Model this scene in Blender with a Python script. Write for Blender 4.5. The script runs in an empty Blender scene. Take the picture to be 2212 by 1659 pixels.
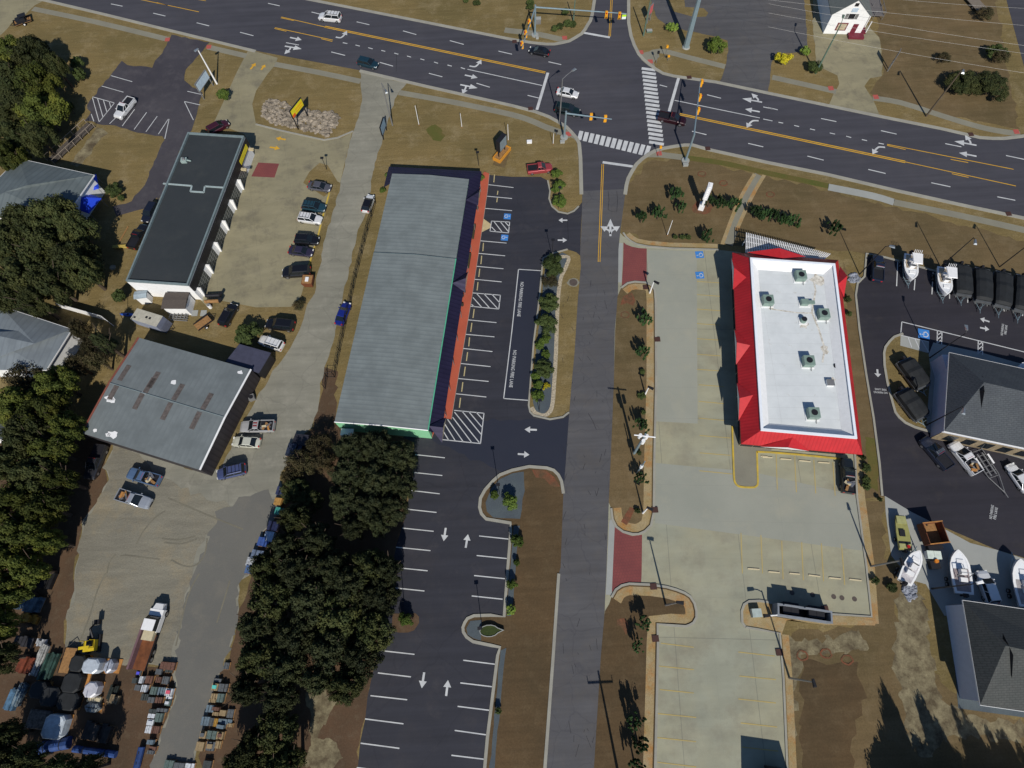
import bpy, math, random
from mathutils import Vector, Matrix
from mathutils.geometry import tessellate_polygon
R=math.radians
scene=bpy.context.scene
# ---------------------------------------------------------------- camera
HC=96.0; PITCH=R(22.6); ROLL=R(-2.9); FPX=1760/3000*2212   # everything below is measured in the 2212 px wide view
c_,s_=math.cos(PITCH),math.sin(PITCH)
_r=Vector((1,0,0)); _u=Vector((0,c_,s_)); FW=Vector((0,s_,-c_))
RT=_r*math.cos(ROLL)+_u*math.sin(ROLL); UP=_u*math.cos(ROLL)-_r*math.sin(ROLL)
cam=bpy.data.cameras.new('camera'); co=bpy.data.objects.new('camera',cam); scene.collection.objects.link(co)
m=Matrix((RT,UP,-FW)).transposed().to_4x4(); m.translation=Vector((0,0,HC)); co.matrix_world=m
cam.sensor_width=36; cam.lens=36*1760/3000; cam.clip_start=1; cam.clip_end=3000
scene.camera=co
# ---------------------------------------------------------------- light
SUN_EL=R(40.5); SUN_AZ=R(276.5)           # direction (math angle) the sun stands in
w=bpy.data.worlds.new('World'); scene.world=w; w.use_nodes=True
nt=w.node_tree; bg=nt.nodes['Background']; sky=nt.nodes.new('ShaderNodeTexSky'); sky.sky_type='NISHITA'; sky.sun_disc=False
sky.sun_elevation=SUN_EL; sky.sun_rotation=math.pi/2-SUN_AZ; sky.air_density=1.0; sky.dust_density=0.3; sky.ozone_density=6.0
nt.links.new(sky.outputs[0],bg.inputs[0]); bg.inputs[1].default_value=0.07
sl=bpy.data.lights.new('sun','SUN'); sl.energy=4.2; sl.angle=R(0.5); sl.color=(1,0.95,0.86)
so=bpy.data.objects.new('sun',sl); scene.collection.objects.link(so)
sd=Vector((math.cos(SUN_EL)*math.cos(SUN_AZ),math.cos(SUN_EL)*math.sin(SUN_AZ),math.sin(SUN_EL)))
so.rotation_euler=sd.to_track_quat('Z','Y').to_euler(); so.location=sd*200
scene.view_settings.view_transform='Standard'; scene.view_settings.look='None'; scene.view_settings.exposure=0.02; scene.view_settings.gamma=1
scene.cycles.max_bounces=5; scene.cycles.diffuse_bounces=2
# ---------------------------------------------------------------- helpers
C=scene.collection
def G(p,h=0.0):                            # point of the 2212 px view -> world point at height h
    d=RT*((p[0]-1106)/FPX)-UP*((p[1]-829.5)/FPX)+FW
    t=(HC-h)/-d.z
    return Vector((d.x*t,d.y*t,h))
def T(c,r,x,y): return (c*553+x*(.2533 if r==3 else .25), (1238.7+y*.2533) if r==3 else r*412.9+y*.25)
def TT(c,r,*pts): return [T(c,r,*p) for p in pts]
def top_height(base,top):                  # height of a pole from the picture of its foot and its head
    b=G(base); best=(1e9,0)
    for i in range(20,3000):
        h=i*.01; v=b+Vector((0,0,h-HC)); z=v.dot(FW)
        x=1106+FPX*v.dot(RT)/z; y=829.5-FPX*v.dot(UP)/z
        e=(x-top[0])**2+(y-top[1])**2
        if e<best[0]: best=(e,h)
    return best[1]
def tag(o,label=None,cat=None,group=None,kind=None):
    if label: o['label']=label
    if cat: o['category']=cat
    if group: o['group']=group
    if kind: o['kind']=kind
    return o
def root(name,label,cat,loc=(0,0,0),rz=0,group=None):
    o=bpy.data.objects.new(name,None); C.objects.link(o); o.empty_display_size=.5
    o.location=loc; o.rotation_euler=(0,0,rz); return tag(o,label,cat,group)
class MB:
    def __init__(s): s.v=[]; s.f=[]; s.sm=False
    def add(s,vs,fs):
        n=len(s.v); s.v+=[tuple(v) for v in vs]; s.f+=[tuple(i+n for i in f) for f in fs]; return s
    def box(s,x0,y0,z0,x1,y1,z1,M=None):
        vs=[Vector(p) for p in ((x0,y0,z0),(x1,y0,z0),(x1,y1,z0),(x0,y1,z0),(x0,y0,z1),(x1,y0,z1),(x1,y1,z1),(x0,y1,z1))]
        if M: vs=[M@v for v in vs]
        return s.add(vs,[(0,3,2,1),(4,5,6,7),(0,1,5,4),(1,2,6,5),(2,3,7,6),(3,0,4,7)])
    def frus(s,b,t):                        # b,t: lists of the same number of points (bottom loop, top loop)
        n=len(b); return s.add(list(b)+list(t),[tuple(range(n-1,-1,-1)),tuple(range(n,2*n))]+[(i,(i+1)%n,n+(i+1)%n,n+i) for i in range(n)])
    def tube(s,a,b,r0,r1=None,n=8):
        a=Vector(a);b=Vector(b); r1=r0 if r1 is None else r1; d=(b-a).normalized()
        u=d.cross(Vector((0,0,1)) if abs(d.z)<.9 else Vector((1,0,0))).normalized(); w_=d.cross(u)
        A=[a+(u*math.cos(2*math.pi*i/n)+w_*math.sin(2*math.pi*i/n))*r0 for i in range(n)]
        B=[b+(u*math.cos(2*math.pi*i/n)+w_*math.sin(2*math.pi*i/n))*r1 for i in range(n)]
        return s.frus(A,B)
    def path(s,pts,r,n=6):
        for a,b in zip(pts,pts[1:]): s.tube(a,b,r,r,n)
        return s
    def bar(s,a,b,w,h):                     # box along a-b, width w, from z up h
        a=Vector(a);b=Vector(b); d=(b-a); d.z=0; L=d.length; d/=max(L,1e-6); n=Vector((-d.y,d.x,0))*w/2
        return s.frus([a-n,b-n,b+n,a+n],[v+Vector((0,0,h)) for v in (a-n,b-n,b+n,a+n)])
    def ell(s,c,rx,ry,rz,n=10,m=6,jit=0,rnd=random):
        vs=[];fs=[]
        for j in range(m+1):
            for i in range(n):
                a=2*math.pi*i/n; e=math.pi*(j/m-.5); k=1+jit*(rnd.random()-.5)
                vs.append((c[0]+rx*math.cos(e)*math.cos(a)*k,c[1]+ry*math.cos(e)*math.sin(a)*k,c[2]+rz*math.sin(e)*k))
        for j in range(m):
            for i in range(n): fs.append((j*n+i,j*n+(i+1)%n,(j+1)*n+(i+1)%n,(j+1)*n+i))
        return s.add(vs,fs)
    def poly(s,pts,z=None):
        vs=[Vector((p[0],p[1],p[2] if z is None else z)) for p in pts]
        fs=[]
        for t in tessellate_polygon([vs]):
            a,b,c=(vs[i] for i in t)
            if (b-a).cross(c-a).z<0: t=t[::-1]
            fs.append(tuple(t))
        return s.add(vs,fs)
    def mesh(s,name,mat,smooth=False):
        me=bpy.data.meshes.new(name); me.from_pydata(s.v,[],s.f); me.update()
        if mat: me.materials.append(mat)
        if smooth or s.sm:
            for p in me.polygons: p.use_smooth=True
        return me
    def build(s,name,mat,parent=None,loc=None,smooth=False):
        o=bpy.data.objects.new(name,s.mesh(name,mat,smooth)); C.objects.link(o)
        if parent: o.parent=parent
        if loc is not None: o.location=loc
        return o
def copy_tree(o,parent=None):
    c=o.copy(); C.objects.link(c)
    if parent: c.parent=parent
    for ch in o.children: copy_tree(ch,c)
    return c
# ---------------------------------------------------------------- materials
def mix(nt,a,b,fac,mode='MIX'):
    n=nt.nodes.new('ShaderNodeMix'); n.data_type='RGBA'; n.blend_type=mode
    for i,v in ((6,a),(7,b)):
        if isinstance(v,tuple): n.inputs[i].default_value=(*v,1)
        else: nt.links.new(v,n.inputs[i])
    if isinstance(fac,(int,float)): n.inputs[0].default_value=fac
    else: nt.links.new(fac,n.inputs[0])
    return n.outputs[2]
def noise(nt,scale,detail=6,rough=.6,vec=None,lo=.35,hi=.65):
    n=nt.nodes.new('ShaderNodeTexNoise'); n.inputs['Scale'].default_value=scale; n.inputs['Detail'].default_value=detail; n.inputs['Roughness'].default_value=rough
    if vec is not None: nt.links.new(vec,n.inputs['Vector'])
    r=nt.nodes.new('ShaderNodeMapRange'); r.inputs[1].default_value=lo; r.inputs[2].default_value=hi
    nt.links.new(n.outputs[0],r.inputs[0]); return r.outputs[0]
def new_mat(name,rough=.85,metal=0,spec=.3):
    m=bpy.data.materials.new(name); m.use_nodes=True; b=m.node_tree.nodes['Principled BSDF']
    b.inputs['Roughness'].default_value=rough; b.inputs['Metallic'].default_value=metal; b.inputs['Specular IOR Level'].default_value=spec
    return m,m.node_tree,b
def coords(nt,kind='Object',rot=0,scale=(1,1,1)):
    t=nt.nodes.new('ShaderNodeTexCoord'); mp=nt.nodes.new('ShaderNodeMapping'); mp.inputs['Rotation'].default_value=(0,0,rot); mp.inputs['Scale'].default_value=scale
    nt.links.new(t.outputs[kind],mp.inputs[0]); return mp.outputs[0]
def worldpos(nt,rot=0,scale=(1,1,1)):
    t=nt.nodes.new('ShaderNodeNewGeometry'); mp=nt.nodes.new('ShaderNodeMapping'); mp.inputs['Rotation'].default_value=(0,0,rot); mp.inputs['Scale'].default_value=scale
    nt.links.new(t.outputs['Position'],mp.inputs[0]); return mp.outputs[0]
def ground_mat(name,c1,c2,c3=None,big=.06,mid=.5,fine=6,rough=.95,amt3=.5,bump=0.0,finec=.25,spec=.2):
    m,nt,b=new_mat(name,rough,spec=spec); P=worldpos(nt)
    col=mix(nt,c1,c2,noise(nt,big,5,.65,P))
    if c3: 
        f=noise(nt,mid,6,.7,P,.5,.72); mm=nt.nodes.new('ShaderNodeMath'); mm.operation='MULTIPLY'; mm.inputs[1].default_value=amt3; nt.links.new(f,mm.inputs[0]); col=mix(nt,col,c3,mm.outputs[0])
    f=noise(nt,fine,4,.8,P,.2,.8); k=nt.nodes.new('ShaderNodeMapRange'); k.inputs[3].default_value=1-finec; k.inputs[4].default_value=1+finec; nt.links.new(f,k.inputs[0])
    cc=nt.nodes.new('ShaderNodeCombineXYZ'); [nt.links.new(k.outputs[0],cc.inputs[i]) for i in range(3)]
    col=mix(nt,col,cc.outputs[0],1.0,'MULTIPLY'); nt.links.new(col,b.inputs[0])
    if bump:
        bp=nt.nodes.new('ShaderNodeBump'); bp.inputs['Distance'].default_value=bump; bp.inputs['Strength'].default_value=.6; nt.links.new(noise(nt,fine*.5,5,.7,P),bp.inputs['Height']); nt.links.new(bp.outputs[0],b.inputs['Normal'])
    return m
def add_lines(m,rot,sx,sy,width,dark,amt=.6,offset=.0):     # joint lines of a slab grid, in world metres
    nt=m.node_tree; b=nt.nodes['Principled BSDF']; src=b.inputs[0].links[0].from_socket
    br=nt.nodes.new('ShaderNodeTexBrick'); br.inputs['Scale'].default_value=1; br.inputs['Mortar Size'].default_value=width; br.inputs['Brick Width'].default_value=sx; br.inputs['Row Height'].default_value=sy
    br.offset=offset; br.inputs['Mortar Smooth'].default_value=.3; nt.links.new(worldpos(nt,rot),br.inputs['Vector'])
    k=nt.nodes.new('ShaderNodeMath'); k.operation='MULTIPLY'; k.inputs[1].default_value=amt; nt.links.new(br.outputs['Fac'],k.inputs[0])
    nt.links.new(mix(nt,src,dark,k.outputs[0]),b.inputs[0]); return m
def cracks(m,scale,dark,amt=.6,w=.03,sx=1,sy=1,rot=0):
    nt=m.node_tree; b=nt.nodes['Principled BSDF']; src=b.inputs[0].links[0].from_socket
    v=nt.nodes.new('ShaderNodeTexVoronoi'); v.feature='DISTANCE_TO_EDGE'; v.inputs['Scale'].default_value=scale
    P=worldpos(nt,rot,(sx,sy,1)); nn=nt.nodes.new('ShaderNodeTexNoise'); nn.inputs['Scale'].default_value=.6; nt.links.new(P,nn.inputs['Vector'])
    ad=nt.nodes.new('ShaderNodeVectorMath'); ad.operation='ADD'; nt.links.new(P,ad.inputs[0]); nt.links.new(nn.outputs['Color'],ad.inputs[1]); nt.links.new(ad.outputs[0],v.inputs['Vector'])
    r=nt.nodes.new('ShaderNodeMapRange'); r.inputs[1].default_value=0; r.inputs[2].default_value=w; r.inputs[3].default_value=amt; r.inputs[4].default_value=0
    nt.links.new(v.outputs[0],r.inputs[0]); nt.links.new(mix(nt,src,dark,r.outputs[0]),b.inputs[0]); return m
def plain(name,c,rough=.7,metal=0,var=.12,scale=1.5,spec=.4):
    m,nt,b=new_mat(name,rough,metal,spec); P=coords(nt); f=noise(nt,scale,5,.65,P,.3,.7)
    c2=tuple(max(0,x*(1-var*1.6)) for x in c); c1=tuple(min(1,x*(1+var)) for x in c)
    nt.links.new(mix(nt,c1,c2,f),b.inputs[0]); return m
_pm={}
def paint(c,metal=.25):
    k=(c,metal)
    if k not in _pm:
        m=plain('car_paint',c,.33,metal,.05,.6,.5); m.node_tree.nodes['Principled BSDF'].inputs['Coat Weight'].default_value=.5; _pm[k]=m
    return _pm[k]
def ribbed(name,c,dark,pitch,rot=0,rough=.5,metal=.3,axis='X',obj=True,amt=.45):
    m,nt,b=new_mat(name,rough,metal); P=coords(nt,rot=rot) if obj else worldpos(nt,rot)
    wv=nt.nodes.new('ShaderNodeTexWave'); wv.bands_direction=axis; wv.inputs['Scale'].default_value=1/pitch*.314159; wv.inputs['Distortion'].default_value=0
    nt.links.new(P,wv.inputs['Vector'])
    r=nt.nodes.new('ShaderNodeMapRange'); r.inputs[1].default_value=.72; r.inputs[2].default_value=.95; r.inputs[4].default_value=amt; nt.links.new(wv.outputs[1],r.inputs[0])
    base=mix(nt,c,tuple(x*.78 for x in c),noise(nt,.35,5,.6,worldpos(nt)))
    nt.links.new(mix(nt,base,dark,r.outputs[0]),b.inputs[0]); 
    bp=nt.nodes.new('ShaderNodeBump'); bp.inputs['Distance'].default_value=.008; nt.links.new(wv.outputs[1],bp.inputs['Height']); nt.links.new(bp.outputs[0],b.inputs['Normal'])
    return m
M={}
M['grass']=ground_mat('dry_grass',(.200,.145,.060),(.140,.108,.044),(.29,.23,.13),.05,.25,4,finec=.3,amt3=.55,bump=.05)
M['grass_green']=ground_mat('green_grass',(.085,.095,.022),(.12,.095,.03),None,.2,.6,4)
M['brown']=ground_mat('brown_turf',(.145,.101,.050),(.108,.080,.038),(.20,.15,.085),.07,.3,4,finec=.3,amt3=.5)
M['brown_dark']=ground_mat('dark_brown_turf',(.105,.067,.033),(.076,.053,.028),(.14,.10,.055),.07,.35,4,finec=.3,amt3=.5)
M['straw']=ground_mat('pine_straw',(.105,.063,.037),(.075,.049,.030),(.15,.11,.07),.2,.8,5,finec=.35)
M['sand']=ground_mat('pale_soil',(.25,.215,.13),(.085,.066,.04),(.10,.075,.045),.45,.9,4,finec=.35,amt3=.7)
M['hwy']=ground_mat('highway_asphalt',(.062,.061,.073),(.054,.054,.066),(.070,.068,.078),.03,.08,20,rough=.8,finec=.12)
M['side']=ground_mat('old_asphalt',(.094,.093,.098),(.082,.081,.087),(.112,.103,.095),.05,.3,15,rough=.85,finec=.12)
cracks(M['side'],.22,(.05,.05,.06),.35,.02)
M['lot']=ground_mat('lot_asphalt',(.036,.037,.047),(.031,.032,.042),(.050,.046,.050),.05,.15,20,rough=.75,finec=.15)
cracks(M['lot'],.07,(.02,.02,.028),.3,.008)
M['lot_new']=ground_mat('sealed_asphalt',(.024,.028,.044),(.028,.031,.046),None,.08,.15,20,rough=.7,finec=.12)
M['lot_right']=ground_mat('fresh_asphalt',(.032,.030,.038),(.027,.026,.034),(.042,.039,.044),.05,.15,20,rough=.75,finec=.15)
M['lot_left']=ground_mat('faded_asphalt',(.062,.058,.068),(.047,.044,.054),(.085,.078,.082),.08,.25,12,rough=.85,finec=.2)
M['conc']=ground_mat('lot_concrete',(.335,.315,.215),(.285,.290,.225),(.22,.20,.15),.05,.13,8,rough=.85,finec=.08,amt3=.75)
add_lines(M['conc'],R(4),11,17,.06,(.13,.13,.11),.45,.0); add_lines(M['conc'],R(4),5.5,5.67,.03,(.2,.2,.17),.18,.0)
M['conc_fresh']=ground_mat('fresh_lot_concrete',(.305,.310,.262),(.27,.278,.235),(.34,.33,.26),.08,.2,8,rough=.85,finec=.07,amt3=.6); add_lines(M['conc_fresh'],R(4),40,5.67,.03,(.2,.2,.18),.3,.0)
M['conc_dirty']=ground_mat('weathered_concrete',(.275,.245,.155),(.225,.205,.135),(.15,.135,.10),.06,.25,8,rough=.9,finec=.12,amt3=.8)
add_lines(M['conc_dirty'],R(-12),8,10,.04,(.13,.12,.09),.3)
M['lane']=ground_mat('lane_concrete',(.245,.235,.190),(.195,.190,.155),(.30,.285,.235),.06,.3,8,rough=.9,finec=.12,amt3=.7)
cracks(M['lane'],.16,(.12,.115,.10),.3,.015)
M['yard']=ground_mat('gravel_yard',(.215,.200,.155),(.168,.158,.128),(.26,.215,.14),.05,.16,5,rough=.95,finec=.25,amt3=.8,bump=.03)
M['yard_asph']=ground_mat('worn_asphalt',(.150,.146,.130),(.130,.128,.118),(.185,.17,.14),.05,.3,8,finec=.15)
M['walk']=ground_mat('sidewalk',(.235,.225,.175),(.20,.19,.15),None,.2,.6,6,finec=.1)
M['kerb']=ground_mat('kerb_concrete',(.33,.32,.27),(.27,.26,.225),None,.3,.6,6,finec=.12)
M['walk_new']=ground_mat('new_concrete',(.33,.34,.32),(.29,.30,.285),None,.2,.6,6,finec=.06)
M['orange']=ground_mat('terracotta_paint',(.46,.105,.060),(.40,.09,.052),None,.3,.6,6,finec=.06,rough=.7)
M['brick']=ground_mat('brick_paver',(.215,.062,.058),(.175,.052,.052),None,.3,.6,8,finec=.12)
add_lines(M['brick'],R(-3),.45,.45,.04,(.12,.045,.045),.5,.5)
M['redpad']=ground_mat('tactile_red',(.42,.10,.08),(.35,.08,.07),None,1,2,8)
M['rocks']=ground_mat('gravel_border',(.30,.22,.10),(.34,.27,.16),(.36,.15,.03),.4,.22,9,finec=.5,amt3=1.0)
M['bluegravel']=ground_mat('blue_gravel',(.085,.105,.115),(.07,.085,.10),None,.4,.6,9,finec=.3)
M['mulch']=ground_mat('leaf_mulch',(.19,.068,.036),(.10,.065,.036),(.22,.11,.06),.6,2,9,finec=.5)
M['white']=ground_mat('white_marking',(.58,.59,.59),(.44,.45,.46),None,.5,1,10,rough=.6,finec=.12)
M['yellow']=ground_mat('yellow_marking',(.66,.38,.035),(.55,.30,.03),None,.5,1,10,rough=.6,finec=.12)
M['yfaint']=ground_mat('faint_yellow_marking',(.46,.35,.12),(.38,.30,.13),None,.5,1,10,rough=.7,finec=.12)
M['ykerb']=ground_mat('yellow_kerb_paint',(.58,.40,.05),(.40,.30,.07),None,.8,1,10,rough=.7,finec=.15)
M['blue']=ground_mat('blue_marking',(.05,.22,.60),(.05,.2,.5),None,.5,1,10,rough=.6,finec=.1)
M['patch']=ground_mat('worn_paint',(.30,.29,.28),(.2,.2,.2),None,.5,1,10)
M['wstop']=plain('parking_block',(.50,.42,.22),.8); M['wstopw']=plain('cream_block',(.52,.45,.30),.8)
M['whitep']=plain('white_paint',(.80,.80,.80),.55,var=.04); M['wood']=plain('wood',(.30,.16,.06),.8,var=.25,scale=3)
M['orangewood']=plain('orange_wood',(.42,.19,.05),.8,var=.2,scale=3)
M['dark']=plain('dark_metal',(.018,.018,.022),.5,.2); M['black']=plain('black_plastic',(.012,.012,.016),.6)
M['galv']=plain('galvanised_steel',(.27,.36,.40),.45,.4,var=.08); M['grey']=plain('grey_metal',(.25,.25,.25),.5,.4)
M['polegreen']=plain('weathered_pole',(.10,.16,.12),.8); M['polewood']=plain('timber_pole',(.10,.075,.05),.9)
M['glass']=plain('tinted_glass',(.010,.014,.018),.08,0,.1,spec=.6); M['tyre']=plain('rubber',(.012,.012,.012),.85); M['rim']=plain('alloy',(.35,.35,.36),.35,.7)
M['red']=plain('red_lens',(.45,.02,.02),.3); M['lens']=plain('clear_lens',(.75,.75,.72),.2); M['amber']=plain('amber',(.75,.35,.02),.4)
M['sigy']=plain('signal_yellow',(.80,.36,.015),.5,var=.05); M['steel']=plain('stainless',(.5,.52,.52),.3,.8)
M['beige']=plain('beige_panel',(.45,.38,.26),.6); M['blackcover']=plain('black_cover',(.013,.015,.017),.75,var=.3,scale=.8)
M['blueplastic']=plain('blue_plastic',(.03,.10,.45),.4); M['bluetarp']=plain('blue_tarp',(.02,.055,.19),.55,var=.3,scale=1)
M['creamwall']=plain('cream_wall',(.50,.42,.26),.8)
def streaks(m,ang,along,across,amt):            # wear running along a direction, in world metres
    nt=m.node_tree; b=nt.nodes['Principled BSDF']; src=b.inputs[0].links[0].from_socket
    f=noise(nt,1,4,.6,worldpos(nt,-ang,(1/along,1/across,1)),.3,.7); k=nt.nodes.new('ShaderNodeMapRange'); k.inputs[3].default_value=1-amt; k.inputs[4].default_value=1+amt; nt.links.new(f,k.inputs[0])
    cc=nt.nodes.new('ShaderNodeCombineXYZ'); [nt.links.new(k.outputs[0],cc.inputs[i]) for i in range(3)]
    nt.links.new(mix(nt,src,cc.outputs[0],1.0,'MULTIPLY'),b.inputs[0])
ra=G((1659,289))-G((1468,247)); ra=math.atan2(ra.y,ra.x); rs=G((1294,566))-G((1302,355)); rs=math.atan2(rs.y,rs.x)
for kk,aa in (('hwy',ra),('side',rs),('lot',rs),('lot_right',ra)): streaks(M[kk],aa,30,1.1,.13); streaks(M[kk],aa,8,4,.08)
streaks(M['conc'],rs,14,2.5,.09); streaks(M['conc_dirty'],R(70),9,2.5,.12); streaks(M['lane'],R(76),12,1.2,.12); streaks(M['yard'],R(60),7,1.0,.12); streaks(M['conc'],R(5),5,5,.07)
def blotch(m,scale,lo,hi,dark,amt):
    nt=m.node_tree; b=nt.nodes['Principled BSDF']; src=b.inputs[0].links[0].from_socket; k=nt.nodes.new('ShaderNodeMath'); k.operation='MULTIPLY'; k.inputs[1].default_value=amt
    nt.links.new(noise(nt,scale,7,.7,worldpos(nt,.3),lo,hi),k.inputs[0]); nt.links.new(mix(nt,src,dark,k.outputs[0]),b.inputs[0])
blotch(M['conc'],.22,.55,.78,(.17,.16,.13),.55); blotch(M['conc_dirty'],.3,.54,.75,(.11,.10,.08),.6); blotch(M['lot'],.25,.56,.78,(.075,.068,.07),.5); blotch(M['hwy'],.12,.55,.8,(.085,.078,.082),.45); blotch(M['lot_left'],.3,.5,.7,(.10,.092,.10),.6); blotch(M['side'],.1,.5,.75,(.10,.088,.078),.5); blotch(M['lot_right'],.25,.56,.78,(.055,.048,.045),.6)
for kk in ('brown_dark','brown','grass'): streaks(M[kk],rs if kk!='grass' else ra,12,.8,.12)
def foliage(name,c1,c2,c3,scale=.45):
    m,nt,b=new_mat(name,.75,spec=.15); P=coords(nt); oi=nt.nodes.new('ShaderNodeObjectInfo')
    col=mix(nt,c1,c2,noise(nt,scale,4,.6,P,.4,.62)); col=mix(nt,col,c3,noise(nt,scale*5,3,.6,P,.5,.75))
    k=nt.nodes.new('ShaderNodeMapRange'); k.inputs[3].default_value=.62; k.inputs[4].default_value=1.5; nt.links.new(oi.outputs['Random'],k.inputs[0])
    cc=nt.nodes.new('ShaderNodeCombineXYZ'); [nt.links.new(k.outputs[0],cc.inputs[i]) for i in range(3)]
    nt.links.new(mix(nt,col,cc.outputs[0],1.0,'MULTIPLY'),b.inputs[0]); return m
M['oak']=foliage('oak_leaves',(.028,.037,.013),(.045,.050,.016),(.060,.062,.020),.9)
M['oaklight']=foliage('light_oak_leaves',(.042,.055,.012),(.072,.082,.013),(.10,.10,.018))
M['cedar']=foliage('cedar_leaves',(.022,.029,.013),(.034,.040,.016),(.046,.047,.019),.9)
M['brownleaf']=foliage('thin_brown_leaves',(.042,.038,.018),(.062,.045,.022),(.038,.042,.015))
M['hedge']=foliage('hedge_leaves',(.045,.075,.016),(.070,.105,.018),(.10,.135,.022),1.2)
M['hedgedark']=foliage('dark_hedge_leaves',(.03,.045,.014),(.045,.062,.018),(.06,.075,.02),1.2)
M['limebush']=foliage('lime_leaves',(.10,.16,.03),(.14,.2,.03),(.18,.22,.04),1.2)
M['yellowbush']=foliage('yellow_flowers',(.55,.45,.02),(.42,.38,.02),(.2,.22,.03),1.2)
M['juniper']=foliage('juniper_needles',(.018,.04,.014),(.03,.06,.018),(.045,.085,.022),1.5)
M['bark']=plain('bark',(.07,.05,.035),.95,var=.3,scale=3)
# ================================================================= ground, roads, pavements
rj=random.Random(3)
def W(pts,h=0): return [G(p,h) for p in pts]
def jag(P,step,amp):
    out=[]
    for a,b in zip(P,P[1:]+P[:1]):
        n=max(1,int((b-a).length/step))
        for i in range(n):
            p=a.lerp(b,i/n)
            if amp: p=p+Vector((rj.uniform(-amp,amp),rj.uniform(-amp,amp),0))
            out.append(p)
    return out
def patch(name,pts,mat,z,jamp=0,step=1.2):
    P=W(pts)
    if jamp: P=jag(P,step,jamp)
    return tag(MB().poly(P,z).build(name,M[mat]),kind='structure')
def smooth(pts,n=5):                       # Catmull-Rom through picture points
    out=[]; P=[pts[0]]+list(pts)+[pts[-1]]
    for i in range(1,len(P)-2):
        p0,p1,p2,p3=P[i-1:i+3]
        for k in range(n):
            t=k/n; out.append(tuple(.5*((2*p1[j])+(-p0[j]+p2[j])*t+(2*p0[j]-5*p1[j]+4*p2[j]-p3[j])*t*t+(-p0[j]+3*p1[j]-3*p2[j]+p3[j])*t**3) for j in (0,1)))
    return out+[tuple(pts[-1])]
def ribbon(mb,P,w,z,off=0,h=0,closed=False):   # strip of width w along world path P (shifted by off), flat or with height h
    n=len(P); L=[];Rr=[]
    for i in range(n):
        a=P[(i-1)%n] if (closed or i>0) else P[i]; b=P[(i+1)%n] if (closed or i<n-1) else P[i]
        d=(b-a); d.z=0; d.normalize(); nn=Vector((-d.y,d.x,0))
        L.append(P[i]+nn*(off+w/2)); Rr.append(P[i]+nn*(off-w/2))
    vs=[];fs=[]
    for l,r in zip(L,Rr): vs+=[(l.x,l.y,z+h),(r.x,r.y,z+h)]+([(l.x,l.y,z),(r.x,r.y,z)] if h else [])
    k=4 if h else 2; R_=range(n) if closed else range(n-1)
    for i in R_:
        a=i*k; b=((i+1)%n)*k
        fs.append((a,a+1,b+1,b))
        if h: fs.append((a+2,a,b,b+2)); fs.append((a+1,a+3,b+3,b+1))
    if h and not closed: fs.append((0,2,3,1)); e=(n-1)*k; fs.append((e,e+1,e+3,e+2))
    return mb.add(vs,fs)
def strip(name,pts,w,mat,z,off=0,h=0,sm=0,closed=False):
    if sm: pts=smooth(pts,sm)
    return tag(ribbon(MB(),W(pts),w,z,off,h,closed).build(name,M[mat]),kind='structure')
# base ground to the horizon
tag(MB().poly([Vector(p) for p in ((-1500,-1200,0),(1500,-1200,0),(1500,1800,0),(-1500,1800,0))]).build('ground',M['grass']),kind='structure')
L1,L2,L3,L4=.012,.020,.028,.036
hwyS=[(-400,-118),(98,0),(225,30),(372,66),(553,110),(778,152),(923,186),(1106,227),(1156,240),(1186,251),(1206,262),(1224,273),(1236,285),(1247,298),(1253,310),(1256,342),(1258,420)]
hwyS2=[(1348,420),(1351,400),(1355,385),(1363,370),(1373,354),(1386,342),(1400,332),(1413,325),(1433,319),(1456,315),(1478,312),(1496,312),(1531,322),(1659,350),(1784,375),(1934,410),(2084,443),(2212,470),(2600,557)]
hwyNr=[(2600,372),(2240,291),(2204,297),(2169,301),(2145,301),(2116,299),(2034,280),(1909,255),(1784,229),(1659,203),(1546,179),(1481,170),(1455,166),(1431,160),(1414,150),(1401,140),(1388,129),(1378,118),(1368,98),(1361,78),(1356,50),(1356,-60)]
hwyNl=[(1288,-60),(1286,0),(1281,32),(1277,46),(1271,55),(1266,64),(1258,74),(1245,82),(1231,90),(1215,94),(1198,97),(1180,97),(1150,94),(1106,87),(900,46),(665,0),(-200,-170)]
patch('highway',hwyS+hwyS2+hwyNr+hwyNl,'hwy',L2)
sideL=[(1258,413),(1256,495),(1253,548),(1255,575),(1248,650),(1241,763),(1235,826),(1228,913),(1222,1001),(1217,1063),(1211,1226),(1207,1239),(1195,1416),(1177,1659),(1165,1800)]
sideR=[(1275,1800),(1283,1659),(1298,1416),(1305,1337),(1310,1239),(1315,1088),(1321,951),(1326,826),(1328,713),(1335,638),(1336,538),(1340,500),(1352,408)]
patch('side_road',sideL+sideR,'side',L3)
patch('cross_street',[(2160,-60),(2174,0),(2212,143),(2245,293),(2400,345),(2400,-60)],'hwy',L1)
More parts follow.
